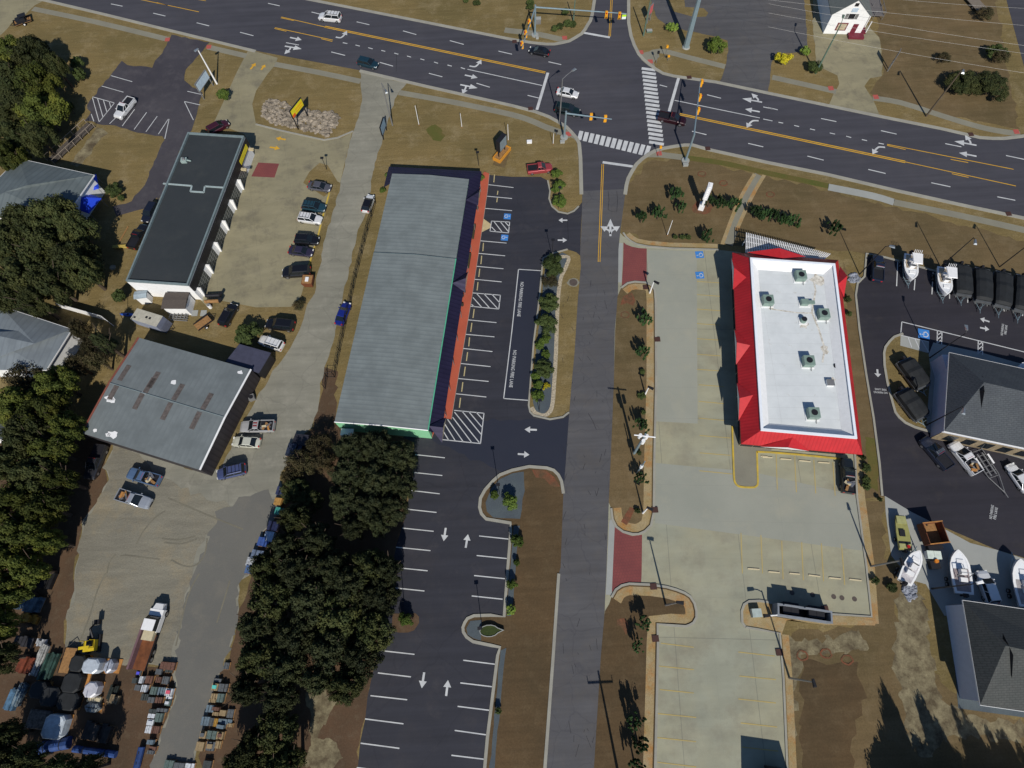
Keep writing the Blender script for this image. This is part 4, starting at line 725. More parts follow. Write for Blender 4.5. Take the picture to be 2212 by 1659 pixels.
# ---- restaurant
hp,he=6.6,4.2
In=rect(flat0([G((1622,557),hp),G((1806,568),hp),G((1850,947),hp),G((1642,930),hp)]))
Ou=rect(flat0([G((1583,546),he),G((1811,561),he),G((1863,982),he),G((1600,958),he)]))
b=root('restaurant','restaurant with white flat roof and bright red metal mansard with small gables','building')
ang=math.atan2((Ou[1]-Ou[0]).y,(Ou[1]-Ou[0]).x)
prism(inset(Ou,1.0),0,he).build('wall',M['creamwall'],b); dkg=plain('dark_storefront',(.012,.014,.02),.25)
m=MB(); I2=inset(Ou,1.0)
red=ribbed('red_metal',(.50,.022,.028),(.32,.010,.016),.55,0,.45,.0,obj=True,amt=.5)
redx=ribbed('red_metal_side',(.62,.018,.026),(.36,.008,.014),.55,0,.45,.0,axis='Y',obj=True,amt=.5)
Oc,Ic=Ou,In; 
for i in range(4):
    j=(i+1)%4; mm=MB(); a,c,d,e=Z(Oc[i],he),Z(Oc[j],he),Z(Ic[j],hp-.25),Z(Ic[i],hp-.25); mm.add([a,c,d,e],[(3,2,1,0)])
    mm.add([Z(Oc[i],he-.25),Z(Oc[j],he-.25),c,a],[(3,2,1,0)])
    Fm=frame(Z(Oc[i],0),Z(Oc[j],0)); o=MB().add([Fm.inverted()@Vector(v) for v in mm.v],mm.f).build('mansard_roof',red,b); o.matrix_local=Fm
MB().poly(ccw(Ou),he-.24).build('soffit',M['whitep'],b)
ringwall(In,.4,he,hp).build('parapet',plain('parapet_white',(.80,.84,.90),.5,var=.03),b)
wm,nt_,bb=new_mat('white_membrane',.7); Pp=worldpos(nt_); c1=mix(nt_,(.66,.69,.70),(.56,.59,.60),noise(nt_,.35,6,.7,Pp,.3,.7)); c1=mix(nt_,c1,(.36,.32,.25),noise(nt_,.55,8,.75,Pp,.60,.80)); nt_.links.new(c1,bb.inputs[0])
add_lines(wm,R(4),40,1.9,.03,(.45,.46,.46),.5); MB().poly(ccw(inset(In,.35)),hp-1.1).build('roof',wm,b)
m=MB(); I3=inset(In,.45); I4=inset(In,1.7); nI=4
for i in range(4): j=(i+1)%4; m.add([Z(I3[i],hp-.25),Z(I3[j],hp-.25),Z(I4[j],hp-1.09),Z(I4[i],hp-1.09)],[(0,1,2,3)])
m.build('cant_slope',M['whitep'],b)
def dormer(f,i,wd=3.2,up=1.6):
    j=(i+1)%4; a=Z(Ou[i],he).lerp(Z(Ou[j],he),f); e=Z(In[i],hp-.25).lerp(Z(In[j],hp-.25),f); d=(Ou[j]-Ou[i]).normalized(); o_=Vector((a.x-e.x,a.y-e.y,0)).normalized()
    L_=a-d*wd+o_*.25; Rr=a+d*wd+o_*.25; ap=a+o_*.5+Vector((0,0,up)); k=(ap.z-he)/(hp-.25-he); bk=a.lerp(e,min(1,k))
    dd=MB().add([L_,Rr,ap,bk],[(0,2,3),(2,1,3)]).build('roof_gable',plain('gable_red',(.50,.022,.028),.5,var=.08),b)
    MB().add([L_+o_*.03,Rr+o_*.03,ap+o_*.01-Vector((0,0,.1))],[(0,1,2)]).build('gable_face',M['whitep'],b)
for f,i,wd_ in ((.42,0,5.2),(.13,1,3.2),(.635,2,3.8),(.20,3,3.3),(.47,3,3.3),(.87,3,3.3)): dormer(f,i,wd_)
m=MB(); 
for i in (0,2,3):
    a,c=inset(Ou,1.0)[i],inset(Ou,1.0)[(i+1)%4]; dd=(c-a); n=Vector((dd.y,-dd.x,0)).normalized()
    if n.dot((a+c)/2-sum(Ou,Vector())/4)<0: n=-n
    for k in range(8): p=a.lerp(c,(k+.03)/8)+n*.03; q=a.lerp(c,(k+.97)/8)+n*.03; m.frus([Z(p,.3),Z(q,.3),Z(q+n*.05,.3),Z(p+n*.05,.3)],[Z(p,3.9),Z(q,3.9),Z(q+n*.05,3.9),Z(p+n*.05,3.9)])
m.build('windows',dkg,b)
zr=hp-1.1; um=plain('unit_green',(.20,.28,.24),.5)
names=['by the top left corner','by the top right','at the upper right edge','in the middle','near the bottom','at the left edge']
def acu(c,r,x,y,lab,s=1.0):
    g=G(T(c,r,x,y),zr+1); u=root('rooftop_unit',lab,'air conditioner',(g.x,g.y,zr),R(-4),'air conditioners on the restaurant roof')
    MB().box(-.85*s,-.85*s,.12,.85*s,.85*s,1.15).build('housing',um,u); MB().tube((0,0,1.15),(0,0,1.2),.5*s,.5*s,16).build('fan_grille',M['black'],u); MB().box(-1.05*s,-1.05*s,0,1.05*s,1.05*s,.12).build('curb',M['whitep'],u); MB().tube((.5,-.9,.3),(.5,-1.5,.05),.05).build('pipe',M['grey'],u)
acu(3,1,288,722,'grey green air conditioner nearest the top edge of the white roof'); acu(3,1,5,935,'grey green air conditioner by the left edge of the white roof'); acu(3,1,487,1055,'grey green air conditioner at the end of the stained seam'); acu(3,1,357,1462,'grey green air conditioner in the middle of the white roof'); acu(3,2,400,262,'grey green air conditioner nearest the bottom edge of the white roof')
def vent(c,r,x,y,kind,lab):
    g=G(T(c,r,x,y),zr+.5); u=root('roof_vent',lab,'roof vent',(g.x,g.y,zr),R(-4))
    if kind==0: MB().box(-.7,-.5,0,.5,.5,.8).box(.5,-.3,.3,1.6,.3,.65).build('housing',um,u); MB().box(-.9,-.7,0,1.0,.7,.1).build('curb',M['whitep'],u)
    if kind==1: MB().tube((0,0,.1),(0,0,.7),.55,.5,14).build('housing',um,u); MB().tube((0,0,.7),(0,0,.85),.42,.42,14).build('fan',M['black'],u); MB().box(-.7,-.7,0,.7,.7,.1).build('curb',M['whitep'],u)
    if kind==2: MB().tube((0,0,0),(0,0,.12),.5,.5,18).build('drain_cover',M['black'],u)
    if kind==3: MB().box(-.55,-.5,0,.55,.5,.45).build('hatch_frame',M['whitep'],u); MB().box(-.6,-.55,.45,.6,.55,.5).build('hatch_lid',M['grey'],u)
vent(3,1,320,960,0,'grey exhaust box with side duct near the top of the white roof'); vent(3,1,310,1110,1,'round mushroom fan beside the seam of the white roof'); vent(3,1,605,1500,2,'round black drain cover near the right edge of the white roof'); vent(3,2,543,0,3,'square roof hatch on the right side of the white roof')
tr_=MB(); rq=random.Random(5)
for x,y,s_ in ((288,770,.8),(430,760,1.3),(487,1100,.7),(310,1150,.9),(357,1510,.7),(560,1630,.5),(20,980,.9),(490,1370,.8),(600,1520,.4)):
    g=G(T(3,1,x,y),zr); tr_.poly([g+Vector((math.cos(k*.6283)*s_*rq.uniform(.4,1.2),math.sin(k*.6283)*s_*rq.uniform(.4,1.2),0)) for k in range(10)],zr+.006+.0005*x/100)
ribbon(tr_,[G(T(3,1,x,y),zr) for x,y in ((10,1015),(100,1030),(250,1050),(380,1055))],.22,zr+.012); ribbon(tr_,[G(T(3,1,x,y),zr) for x,y in ((390,740),(410,860),(380,1050),(440,1200),(490,1360),(470,1480))],.30,zr+.018); ribbon(tr_,[G(T(3,1,x,y),zr) for x,y in ((400,740),(455,750))],.5,zr+.015)
sm,nt_,bb=new_mat('roof_stain',.9); Pp=worldpos(nt_); nt_.links.new(mix(nt_,(.72,.70,.64),(.26,.21,.15),noise(nt_,1.6,8,.8,Pp,.42,.66)),bb.inputs[0])
tr_.build('stained_seam',sm,b)
# ---- white slatted pergola behind it
hp_=3.1; q4=[G(p,hp_) for p in ((1612,508),(1789,552),(1776,563),(1611,546))]; f=root('slatted_pergola','white slatted pergola above the red roofed restaurant','pergola')
m=MB(); n=46; ext=lambda a,c: a+(a-c).normalized()*.5
for k in range(n+1):
    t_=k/n; a=q4[0].lerp(q4[1],t_); c=q4[3].lerp(q4[2],t_); m.bar(ext(a,c),c,.13,.14)
m.build('slats',M['whitep'],f); m=MB(); 
for t_ in (.03,.35,.65,.97): a=q4[0].lerp(q4[3],t_); c=q4[1].lerp(q4[2],t_); m.bar(a-Vector((0,0,.16)),c-Vector((0,0,.16)),.14,.15)
m.build('beams',M['whitep'],f)
for t_ in (.02,.33,.66,.98):
    a=q4[0].lerp(q4[1],t_); MB().tube((a.x,a.y,0),(a.x,a.y,hp_-.17),.09).build('post',M['whitep'],f)
# ---- dumpster enclosure
P=flat0([G((1668,1307)),G((1784,1318)),G((1784,1346)),G((1668,1332))]); P=rect(P); f=root('dumpster_enclosure','dark walled dumpster enclosure below the restaurant car park','enclosure')
ew=plain('enclosure_wall',(.20,.22,.25),.8)
m=ringwall([P[0]+(P[0]-P[3])*0,P[1],P[2],P[3]],.25,0,2.1); m.build('wall',ew,f)
MB().poly(ccw(inset(P,.25)),.06).build('floor',M['black'],f)
FE=frame(P[3],P[2]); Lf=(P[2]-P[3]).length
for k,lab in ((.27,'left'),(.74,'right')):
    u=root('dumpster',f'dark open dumpster inside the enclosure, {lab} of the two','dumpster',None or tuple(FE@Vector((Lf*k,1.3,.06))),math.atan2(FE[1][0],FE[0][0]),'dumpsters in the enclosure')
    MB().frus([Vector(v) for v in ((-1,-.7,.1),(1,-.7,.1),(1,.7,.1),(-1,.7,.1))],[Vector(v) for v in ((-1.1,-.8,1.5),(1.1,-.8,1.5),(1.1,.8,1.5),(-1.1,.8,1.5))]).build('bin',plain('bin_green',(.02,.03,.04),.6),u); MB().box(-1.12,-.82,1.5,0-.02,.82,1.58).box(.02,-.82,1.5,1.12,.82,1.58).build('lid',M['black'],u)
for k,lab in ((1.9,'left'),(Lf*.5+1,'right')):
    u=tag(MB().box(-1.1,-.06,0,1.1,.06,2.6).build('gate_panel',ew,None),f'tall gate panel of the dumpster enclosure, {lab} one','gate','gates of the dumpster enclosure'); u.matrix_local=frame(P[0],P[1])@Matrix.Translation((k,-.1,0))
u=tag(MB().box(-.7,-.6,0,.7,.6,.9).build('transformer_box',plain('pale_green_metal',(.38,.44,.42),.5),None,tuple(G(T(2,3,2072,338)))),'pale grey utility box on the gravel left of the dumpster enclosure','utility box')
# ---- boat showroom and lower building
def hip(name,label,eave,ridge,he,hr,wallm,roofm,ov=.5,notch=True):
    E_=[G(q,he) for q in eave]; b=root(name,label,'building'); E_=flat0(E_)
    prism(inset(E_,ov),0,he-.15).build('wall',wallm,b)
    R0,R1=[G(q,hr) for q in ridge]; m=MB(); e=[Z(p,he) for p in E_]
    m.add(e+[R0,R1],[(3,0,4),(1,0,4,5)[::-1] if 0 else (0,1,5,4),(1,2,5),(2,3,4,5)]); m.build('roof',roofm,b)
    MB().poly(ccw(E_),he-.12).build('soffit',M['whitep'],b); ringwall(E_,.06,he-.2,he+.03).build('gutter',M['whitep'],b)
    return b,E_,R0
shg=ground_mat('grey_shingle',(.085,.095,.105),(.070,.078,.088),(.11,.12,.125),.2,.6,3,finec=.25); add_lines(shg,0,.7,.3,.05,(.04,.045,.05),.5,.5)
shb=ground_mat('brown_grey_shingle',(.080,.085,.082),(.066,.072,.07),(.10,.10,.095),.2,.6,3,finec=.25); add_lines(shb,0,.7,.3,.05,(.04,.04,.04),.5,.5)
wshade=plain('shade_blue_siding',(.55,.58,.66),.7,var=.04)  # white siding, with the blue of its shaded side put into the colour
b,E_,R0=hip('boat_showroom','large showroom with dark grey hip roof beside the boat lot',[(2050,761),(2420,842),(2420,1012),(2039,932)],[(2126,826),(2340,875)],4.4,8.0,wshade,shg)
MB().add([G((2123,812),7.2),G((2098,838),6.3),G((2119,887),6.1),G((2127,845),8.2)],[(0,1,2,3)]).build('shaded_gable_face',M['dark'],b)  # west gable face, painted dark to stand for the shade on it
Iw=inset(E_,.5); a,c=Iw[-2:] if 0 else (min(Iw,key=lambda p:p.x+p.y),max([p for p in Iw if p.y<sum(q.y for q in Iw)/4],key=lambda p:p.x)); d=(c-a).normalized(); n=Vector((d.y,-d.x,0)); m=MB(); m.frus([a,c,c+n*.1,a+n*.1],[Z(a,2.9),Z(c,2.9),Z(c+n*.1,2.9),Z(a+n*.1,2.9)]); m.build('stone_wainscot',plain('tan_stone',(.24,.19,.12),.9,var=.3,scale=3),b)
for k in range(9): p=a.lerp(c,(k+.5)/9)+n*.1; m=MB(); q=p+d*1.6; m.frus([Z(p,.6),Z(q,.6),Z(q+n*.06,.6),Z(p+n*.06,.6)],[Z(p,2.5),Z(q,2.5),Z(q+n*.06,2.5),Z(p+n*.06,2.5)]); m.build('window',M['glass'],b)
g=G((2018,815)); 
m=MB(); m.box(0,-4.0,0,2.4,3.2,3.2,Matrix.Translation((G((2020,820)).x,G((2020,820)).y,0))@Matrix.Rotation(R(-3),4,'Z')); m.build('entrance_block',wshade,b)
b,E_,R0=hip('marine_workshop','pale sided building with grey hip roof in the lower right corner',[(2079,1296),(2420,1345),(2420,1568),(2117,1524)],[(2172,1395),(2380,1440)],4.7,8.2,wshade,shb)
MB().add([G((2166,1367),8.0),G((2165,1398),6.9),G((2186,1466),6.6),G((2189,1415),8.3)],[(0,1,2,3)]).build('shaded_gable_face',M['dark'],b)  # dark colour here paints the shade of the west-facing gable
for p in ([(2045,1300),(2115,1300)],): pass
patch('concrete_edging',[(2060,1420),(2070,1530),(2300,1562),(2300,1545),(2117,1524)],'bluegravel',.02)
# ---- white house north
b=root('white_house','white gabled house with grey roof and dark red porch beside the highway','building')
bl,brr=G(T(3,0,475,290)),G(T(3,0,790,300)); a=bl; c=brr; d=(c-a).normalized(); n=Vector((-d.y,d.x,0)); n=n if n.y>0 else -n; Wd=(c-a).length; Dp=24
F=Matrix(((d.x,n.x,0,a.x),(d.y,n.y,0,a.y),(0,0,1,0),(0,0,0,1))); hw=5.0; ha=8.2
m=MB(); m.box(0,0,0,Wd,Dp,hw,F); m.add([F@Vector(v) for v in ((0,0,hw),(Wd,0,hw),(Wd/2,0,ha),(0,Dp,hw),(Wd,Dp,hw),(Wd/2,Dp,ha))],[(0,1,2),(5,4,3)]); m.build('wall',whitewall,b)
m=MB(); gr=plain('grey_roof',(.13,.145,.14),.85,scale=3)
for sx in (0,1):
    x0=-.4 if sx==0 else Wd+.4; q=[Vector((x0,-.4,hw-.3)),Vector((Wd/2,-.4,ha+.1)),Vector((Wd/2,Dp+.4,ha+.1)),Vector((x0,Dp+.4,hw-.3))]; q=[F@v for v in q]
    slab(m,*(q if sx else q[::-1]),th=.15)
m.build('roof',gr,b)
m=MB(); m.box(.0,0,0,.01,.01,.01,F)
def wbox(name,x0,x1,z0,z1,mat,pr=.06): return MB().box(x0,-pr,z0,x1,0-.001,z1,F).build(name,mat,b)
maroon=plain('maroon_trim',(.16,.02,.035),.6)
o=wbox('window',.3*Wd-.3,.3*Wd+2.0,.9,2.7,maroon); wbox('window_pane',.3*Wd-.05,.3*Wd+1.75,1.1,2.5,M['beige'],.09)
wbox('door',.70*Wd,.70*Wd+1.1,.1,2.5,maroon); wbox('window',.45*Wd,.45*Wd+1.3,3.6,4.8,M['dark']); wbox('shutter',.45*Wd-.7,.45*Wd-.1,3.6,4.8,M['grey']); wbox('shutter',.45*Wd+1.4,.45*Wd+2.0,3.6,4.8,M['grey']); wbox('wall_emblem',.45*Wd,.45*Wd+1.3,5.2,6.1,plain('pale_blue',(.45,.55,.65),.6)); wbox('gable_vent',.5*Wd-.3,.5*Wd+.5,6.5,7.2,M['dark'])
MB().box(.66*Wd,-1.6,0,1.0*Wd+.6,-.07,.5,F).build('porch_step',maroon,b)
m=MB(); m.box(Wd+.02,.2,0,Wd+1.3,9,.4,F); m.build('porch_deck',maroon,b); m=MB(); [m.box(Wd+1.15,k*1.7+.2,.4,Wd+1.3,k*1.7+.35,3.0,F) for k in range(6)]; m.build('porch_posts',M['whitep'],b)
dk=root('wooden_deck','grey weathered wooden deck at the right side of the white house','deck',tuple(F@Vector((Wd+1.6,5,0))),math.atan2(d.y,d.x)); MB().box(0,0,.9,4,6,1.1).build('boards',plain('grey_boards',(.13,.12,.12),.9,scale=4),dk); m=MB(); [m.tube((x,y,0),(x,y,2.0),.07) for x in (0,2,4) for y in (0,3,6)]; m.tube((0,0,2),(4,0,2),.05); m.tube((4,0,2),(4,6,2),.05); m.build('railing',M['grey'],dk)
# ---- left side houses
b,E_,R0=hip('left_house','grey metal roofed house behind the oaks with blue porch awnings',[(54,345),(200,377),(150,430),(20,520),(-120,480),(-120,385)][:4] if 0 else [(40,342),(204,378),(140,470),(-90,470)],[(60,400),(10,415)],4.5,6.3,whitewall,ribbed('blue_grey_metal',(.135,.16,.165),(.08,.10,.105),1.2,R(20),.5,.1,obj=False))
for i,(p,lab) in enumerate((((184,398),'upper'),((184,436),'lower'))):
    g=G(p,2.6); u=root('fabric_awning',f'bright blue fabric canopy beside the left house, {lab} one','awning',(g.x,g.y,0),R([20,-25][i]),'blue canopies at the left house')
    MB().add([Vector(v) for v in ((-2.3,-2,2.4),(2.3,-2,2.4),(2.3,2,2.4),(-2.3,2,2.4),(-.3,.2,3.7))],[(0,1,4),(1,2,4),(2,3,4),(3,0,4)]).build('canopy',plain('blue_fabric',(.01,.05,.55),.6,var=.05),u); [MB().tube((x,y,0),(x,y,2.4),.05).build('post',M['grey'],u) for x in (-2.1,2.1) for y in (-1.8,1.8)]
hip('metal_roofed_building','pale metal roofed building at the left edge below the big oaks',[(0,660),(156,711),(100,800),(-80,800)],[(75,742),(-40,718)],4.0,5.6,whitewall,ribbed('pale_metal',(.22,.25,.27),(.15,.17,.19),1.1,R(10),.5,.15,obj=False))
hip('small_dark_building','small dark grey roofed building cut by the left edge',[(0,886),(36,902),(14,950),(-60,950)],[(8,916),(-20,915)],3.5,4.4,whitewall,plain('dark_roof',(.05,.06,.065),.8))
# ---- white fence, chain fence, boardwalk
def fence(pts,h_,name,label,mat,step=2.4,solid=True,thk=.06):
    f=root(name,label,'fence'); P_=W(pts); m=MB(); k=MB(); 
    for a,c in zip(P_,P_[1:]):
        if solid: m.bar(Z(a,.1),Z(c,.1),thk,h_-.1)
        else:
            L_=(c-a).length; n_=int(L_/.45)
            for i in range(n_+1): p=a.lerp(c,i/n_); m.tube((p.x,p.y,.05),(p.x,p.y,h_-.05),.018,n=3)
            for z in (.1,h_*.5,h_): m.tube(Z(a,z),Z(c,z),.035,n=4)
        L_=(c-a).length; n_=max(1,int(L_/step))
        for i in range(n_+1): p=a.lerp(c,i/n_); MB().tube((p.x,p.y,0),(p.x,p.y,h_+.08),.06,n=6).build('post',mat,f)
    m.build('panels' if solid else 'wire_mesh',mat,f); return f
fence([(136,666),(232,693),(246,704)],1.9,'vinyl_fence','white solid fence behind the oak left of the camper',M['whitep'])
fence([(812,440),(795,500),(770,600),(748,700),(735,760),(724,815),(708,815),(703,840)],2.0,'chain_link_fence','dark chain link fence between the back lane and the strip mall',M['dark'],solid=False)
bw=root('boardwalk','weathered wooden boardwalk ramp leading from the left car park to the house','boardwalk'); a,c=G((198,272)),G((112,352)); F=frame(a,c); L_=(c-a).length
m=MB(); [m.box(k*.3,-1.1,.35,k*.3+.27,1.1,.42,F) for k in range(int(L_/.3))]; m.build('deck_boards',plain('grey_boards',(.09,.075,.065),.9,var=.3,scale=4),bw)
m=MB(); [m.tube(F@Vector((k*L_/6,s,0)),F@Vector((k*L_/6,s,1.4)),.06) for k in range(7) for s in (-1.15,1.15)]; [m.tube(F@Vector((0,s,1.35)),F@Vector((L_,s,1.35)),.04) for s in (-1.15,1.15)]; m.build('railing',plain('pale_timber',(.3,.25,.2),.9),bw)
# ================================================================= vehicles (x forward, z up, origin on the ground)
def loft(m,secs):                           # secs: list of loops with equal counts, closed at both ends
    n=len(secs[0]); vs=[v for s in secs for v in s]; fs=[tuple(range(n))[::-1],tuple(range((len(secs)-1)*n,len(secs)*n))]
    for k in range(len(secs)-1):
        for i in range(n): j=(i+1)%n; fs.append((k*n+i,k*n+j,(k+1)*n+j,(k+1)*n+i))
    return m.add(vs,fs)
def sec(x,hw,z0,z1,r=.12): return [(x,-hw+.05,z0),(x,hw-.05,z0),(x,hw,z0+.2),(x,hw,z1-r*1.3),(x,hw-r*.9,z1-.02),(x,hw*.45,z1+.03),(x,-hw*.45,z1+.03),(x,-hw+r*.9,z1-.02),(x,-hw,z1-r*1.3),(x,-hw,z0+.2)]
def wheels(v,L,W,r=.34,front=.31,rear=.31,xs=None,name='wheel'):
    for x in (xs or (L/2-front*L*.58,-L/2+rear*L*.58)):
        for s in (-1,1):
            o=MB().tube((0,-.11,0),(0,.11,0),r,r,14).build(name,M['tyre'],v); o.location=(x,s*(W/2-.13),r)
            MB().tube((0,-.125,0),(0,.125,0),r*.6,r*.6,10).build('rim',M['rim'],o)
KD={'sedan':(4.75,1.84,.66,.92,1.45),'suv':(4.75,1.9,.72,1.08,1.72),'bigsuv':(5.35,2.02,.78,1.18,1.9),'hatch':(4.3,1.8,.68,1.0,1.52),'pickup':(5.8,2.0,.80,1.20,1.88),'jeep':(4.7,1.9,.8,1.2,1.85)}
def car(kind,col,label,rear,front,roofc=None,group=None,name=None,rack=False,bedload=None,stripe=None,scale=1.0,catname=None,open_door=False):
    L,W,zb,zh,zt=KD[kind]; A_,B_=G(rear,.7),G(front,.7); d=B_-A_; c=(A_+B_)/2
    nm=name or {'sedan':'sedan','suv':'sports_utility_vehicle','bigsuv':'sports_utility_vehicle','hatch':'hatchback_car','pickup':'pickup_truck','jeep':'off_road_vehicle'}[kind]
    v=root(nm,label,catname or {'pickup':'pickup truck','suv':'car','bigsuv':'car','sedan':'car','hatch':'car','jeep':'car'}[kind],(c.x,c.y,.03),math.atan2(d.y,d.x),group)
    mp=paint(col); mr=paint(roofc) if roofc else mp; h=L/2; w=W/2; z0=.26
    if kind=='pickup':
        S_=[(-h,w*.93,.95),(-h+.1,w*.98,1.12),(-.55,w,1.12),(-.5,w,zh),(h*.42,w,zh-.02),(h*.5,w,zh-.08),(h*.86,w*.96,zh-.13),(h*.97,w*.86,zh-.28),(h,w*.75,.75)]
        m=MB(); loft(m,[sec(x,hw,z0 if i not in (0,8) else .42,z) for i,(x,hw,z) in enumerate(S_)]); m.build('body',mp,v)
        m=MB(); m.box(-h+.12,-w+.14,1.13,-.65,w-.14,1.17); m.build('bed_floor',M['black'],v)
        m=MB(); [m.box(*q) for q in ((-h+.02,-w+.02,1.1,-.6,-w+.14,1.3),(-h+.02,w-.14,1.1,-.6,w-.02,1.3),(-h+.02,-w+.14,1.1,-h+.12,w-.14,1.3))]; m.build('bed_sides',mp,v)
        cab0,cab1,rf0,rf1=-.62,h*.47,-.45,h*.14
    else:
        hb={'sedan':zh-.0,'hatch':zh+.02}.get(kind,zh)
        S_=[(-h,w*.78,.85),(-h+.12,w*.92,hb-.06),(-h*.6,w*.99,hb),(0,w,zh),(h*.4,w,zh-.02),(h*.78,w*.95,zh-.12),(h*.94,w*.84,zh-.26),(h,w*.7,.62)]
        m=MB(); loft(m,[sec(x,hw,z0 if 0<i<7 else .4,z) for i,(x,hw,z) in enumerate(S_)]); m.build('body',mp,v)
        cab0={'sedan':-h*.74,'hatch':-h*.93,'suv':-h*.95,'bigsuv':-h*.96,'jeep':-h*.92}[kind]; rf0={'sedan':-h*.42,'hatch':-h*.66,'suv':-h*.82,'bigsuv':-h*.88,'jeep':-h*.88}[kind]
        cab1=h*(.50 if kind!='jeep' else .36); rf1=h*(.16 if kind!='jeep' else .26)
    zc=zh-.04; tw=w*.76
    def qd(x,hw,z): return [(x,-hw,z),(x,hw,z)]
    # glasshouse with painted pillars and a roof panel
    m=MB(); m.frus([Vector(p) for p in ((cab0,-w*.90,zc),(cab1,-w*.90,zc),(cab1,w*.90,zc),(cab0,w*.90,zc))],[Vector(p) for p in ((rf0,-tw,zt-.06),(rf1,-tw,zt-.06),(rf1,tw,zt-.06),(rf0,tw,zt-.06))]); m.build('windows',M['glass'],v)
    m=MB(); x0,x1=rf0-.04,rf1+.04
    m.frus([Vector(p) for p in ((x0,-tw-.03,zt-.09),(x1,-tw-.03,zt-.09),(x1,tw+.03,zt-.09),(x0,tw+.03,zt-.09))],[Vector(p) for p in ((x0+.12,-tw+.1,zt),(x1-.14,-tw+.1,zt),(x1-.14,tw-.1,zt),(x0+.12,tw-.1,zt))])
    for s in (-1,1):
        for a,b_ in (((cab1,s*w*.905,zc),(rf1,s*(tw+.005),zt-.07)),((cab0,s*w*.905,zc),(rf0,s*(tw+.005),zt-.07)),(((cab0+cab1)/2,s*w*.905,zc),((rf0+rf1)/2,s*(tw+.005),zt-.07))): m.tube(a,b_,.05,.05,5)
    m.build('roof',mr,v)
    if kind=='pickup': MB().box(rf0+.1,-tw+.2,zt+.005,rf0+.13,tw-.2,zt+.03).build('brake_lamp',M['red'],v)
    for s in (-1,1):
        MB().box(h-.22,s*w*.62-.17,.66,h-.03,s*w*.62+.17,.80).build('headlight',M['lens'],v)
        MB().box(-h-.01,s*w*.72-.14,.75,-h+.14,s*w*.72+.14,.98).build('taillight',M['red'],v)
        MB().box(cab1-.35,s*(w+.11)-.1,zc,cab1-.2,s*(w+.11)+.1,zc+.16).build('mirror',mp,v)
    m=MB(); m.box(h-.06,-w*.42,.42,h+.03,w*.42,.62).build('grille',M['black'],v)
    wheels(v,L,W,.40 if kind in('pickup','jeep','bigsuv') else .34)
    if rack:
        m=MB(); [m.box(x,-tw+.02,zt+.06,x+.05,tw-.02,zt+.1) for x in [rf0+.25+i*(rf1-rf0-.5)/3 for i in range(4)]]; [m.box(rf0+.15,s*(tw-.1)-.03,zt+.05,rf1-.15,s*(tw-.1)+.03,zt+.13) for s in (-1,1)]; m.build('roof_rack',M['steel'] if rack==2 else M['black'],v)
    if stripe:
        m=MB(); [m.box(rf0+.1,y-.12,zt+.003,rf1-.1,y+.12,zt+.012) for y in (-.25,.25)]; m.build('stripes',paint(stripe),v)
    if bedload:
        rb=random.Random(hash(label)%99 if 0 else len(label)); cols=[M['wood'],M['rim'],M['wstopw'],M['grey'],M['orangewood']]
        ld=root('bed_cargo','loose '+bedload+' in the bed of the '+label.split(' ',1)[0]+' '+'pickup '+' '.join(label.split('pickup ')[-1].split()[:6]),'cargo',v.location,v.rotation_euler[2])
        for i in range(7):
            x=rb.uniform(-h+.5,-1.0); y=rb.uniform(-.5,.5); a=rb.uniform(0,3); MB().box(-rb.uniform(.2,.6),-.12,0,.5,rb.uniform(.05,.3),rb.uniform(.1,.3),Matrix.Translation((x,y,1.18+i*.012))@Matrix.Rotation(a,4,'Z')).build('scrap_piece',cols[i%5],ld)
    return v
WH=(.78,.78,.78); BK=(.010,.010,.013); NV=(.018,.03,.06)
P_=lambda c,r,a,b:(T(c,r,*a),T(c,r,*b))
TR='traffic on the highway'; AL='cars parked at the repair shop'
car('bigsuv',WH,'white large SUV with roof rails driving left on the highway',(738,40),(688,35),rack=1,group=TR)
car('suv',(.012,.04,.06),'dark teal SUV in the outer highway lane below the dashed line',(774,132),(816,142),group=TR)
car('sedan',BK,'black sedan passing under the upper left traffic signal',(1186,115),(1144,106),group=TR)
car('sedan',WH,'white sedan entering the intersection past the stop bar',(1200,195),(1253,206),group=TR)
car('bigsuv',(.008,.022,.022),'dark green SUV beside the white sedan in the intersection',(1200,233),(1251,243),group=TR)
car('pickup',(.028,.005,.009),'dark red pickup with black bed cover crossing the crosswalk',(1420,250),(1484,264),group=TR)
car('pickup',WH,'white pickup parked in the left car park beside hatched lines',(287,213),(252,256))
car('suv',(.06,.01,.02),'maroon car half hidden behind the top of the repair shop',(458,282),(484,268))
car('sedan',(.10,.10,.12),'blue grey sedan at the top of the row beside the small planted island',(664,399),(717,407),group=AL)
car('suv',(.02,.06,.085),'dark teal SUV with roof rack parked above the white SUV',(655,444),(702,450),rack=1,group=AL)
car('suv',WH,'white SUV with dark roof rails parked in the middle of the repair shop row',(645,469),(695,476),rack=1,group=AL)
car('suv',BK,'black SUV parked just above the dark purple sedan',(638,517),(688,520),group=AL)
car('sedan',(.035,.03,.06),'dark purple sedan parked against the yellow kerb',(625,540),(676,546),group=AL)
car('bigsuv',BK,'long black SUV next to the rusty box at the end of the row',(671,586),(610,590),group=AL)
car('hatch',WH,'white hatchback with black roof on the back lane beside the chain link fence',(788,460),(803,419),roofc=BK)
car('sedan',(.012,.025,.22),'bright blue sedan on the back lane lower along the fence',(732,700),(750,655))
car('bigsuv',BK,'black SUV with red tail lamp parked above the white off road vehicle',(632,705),(579,699))
car('jeep',WH,'white off road vehicle with white roof rack parked by the purple lean-to',(612,750),(560,733),rack=2)
car('suv',BK,'black car parked alone on the dry grass between trailer and bush',(481,703),(506,658))
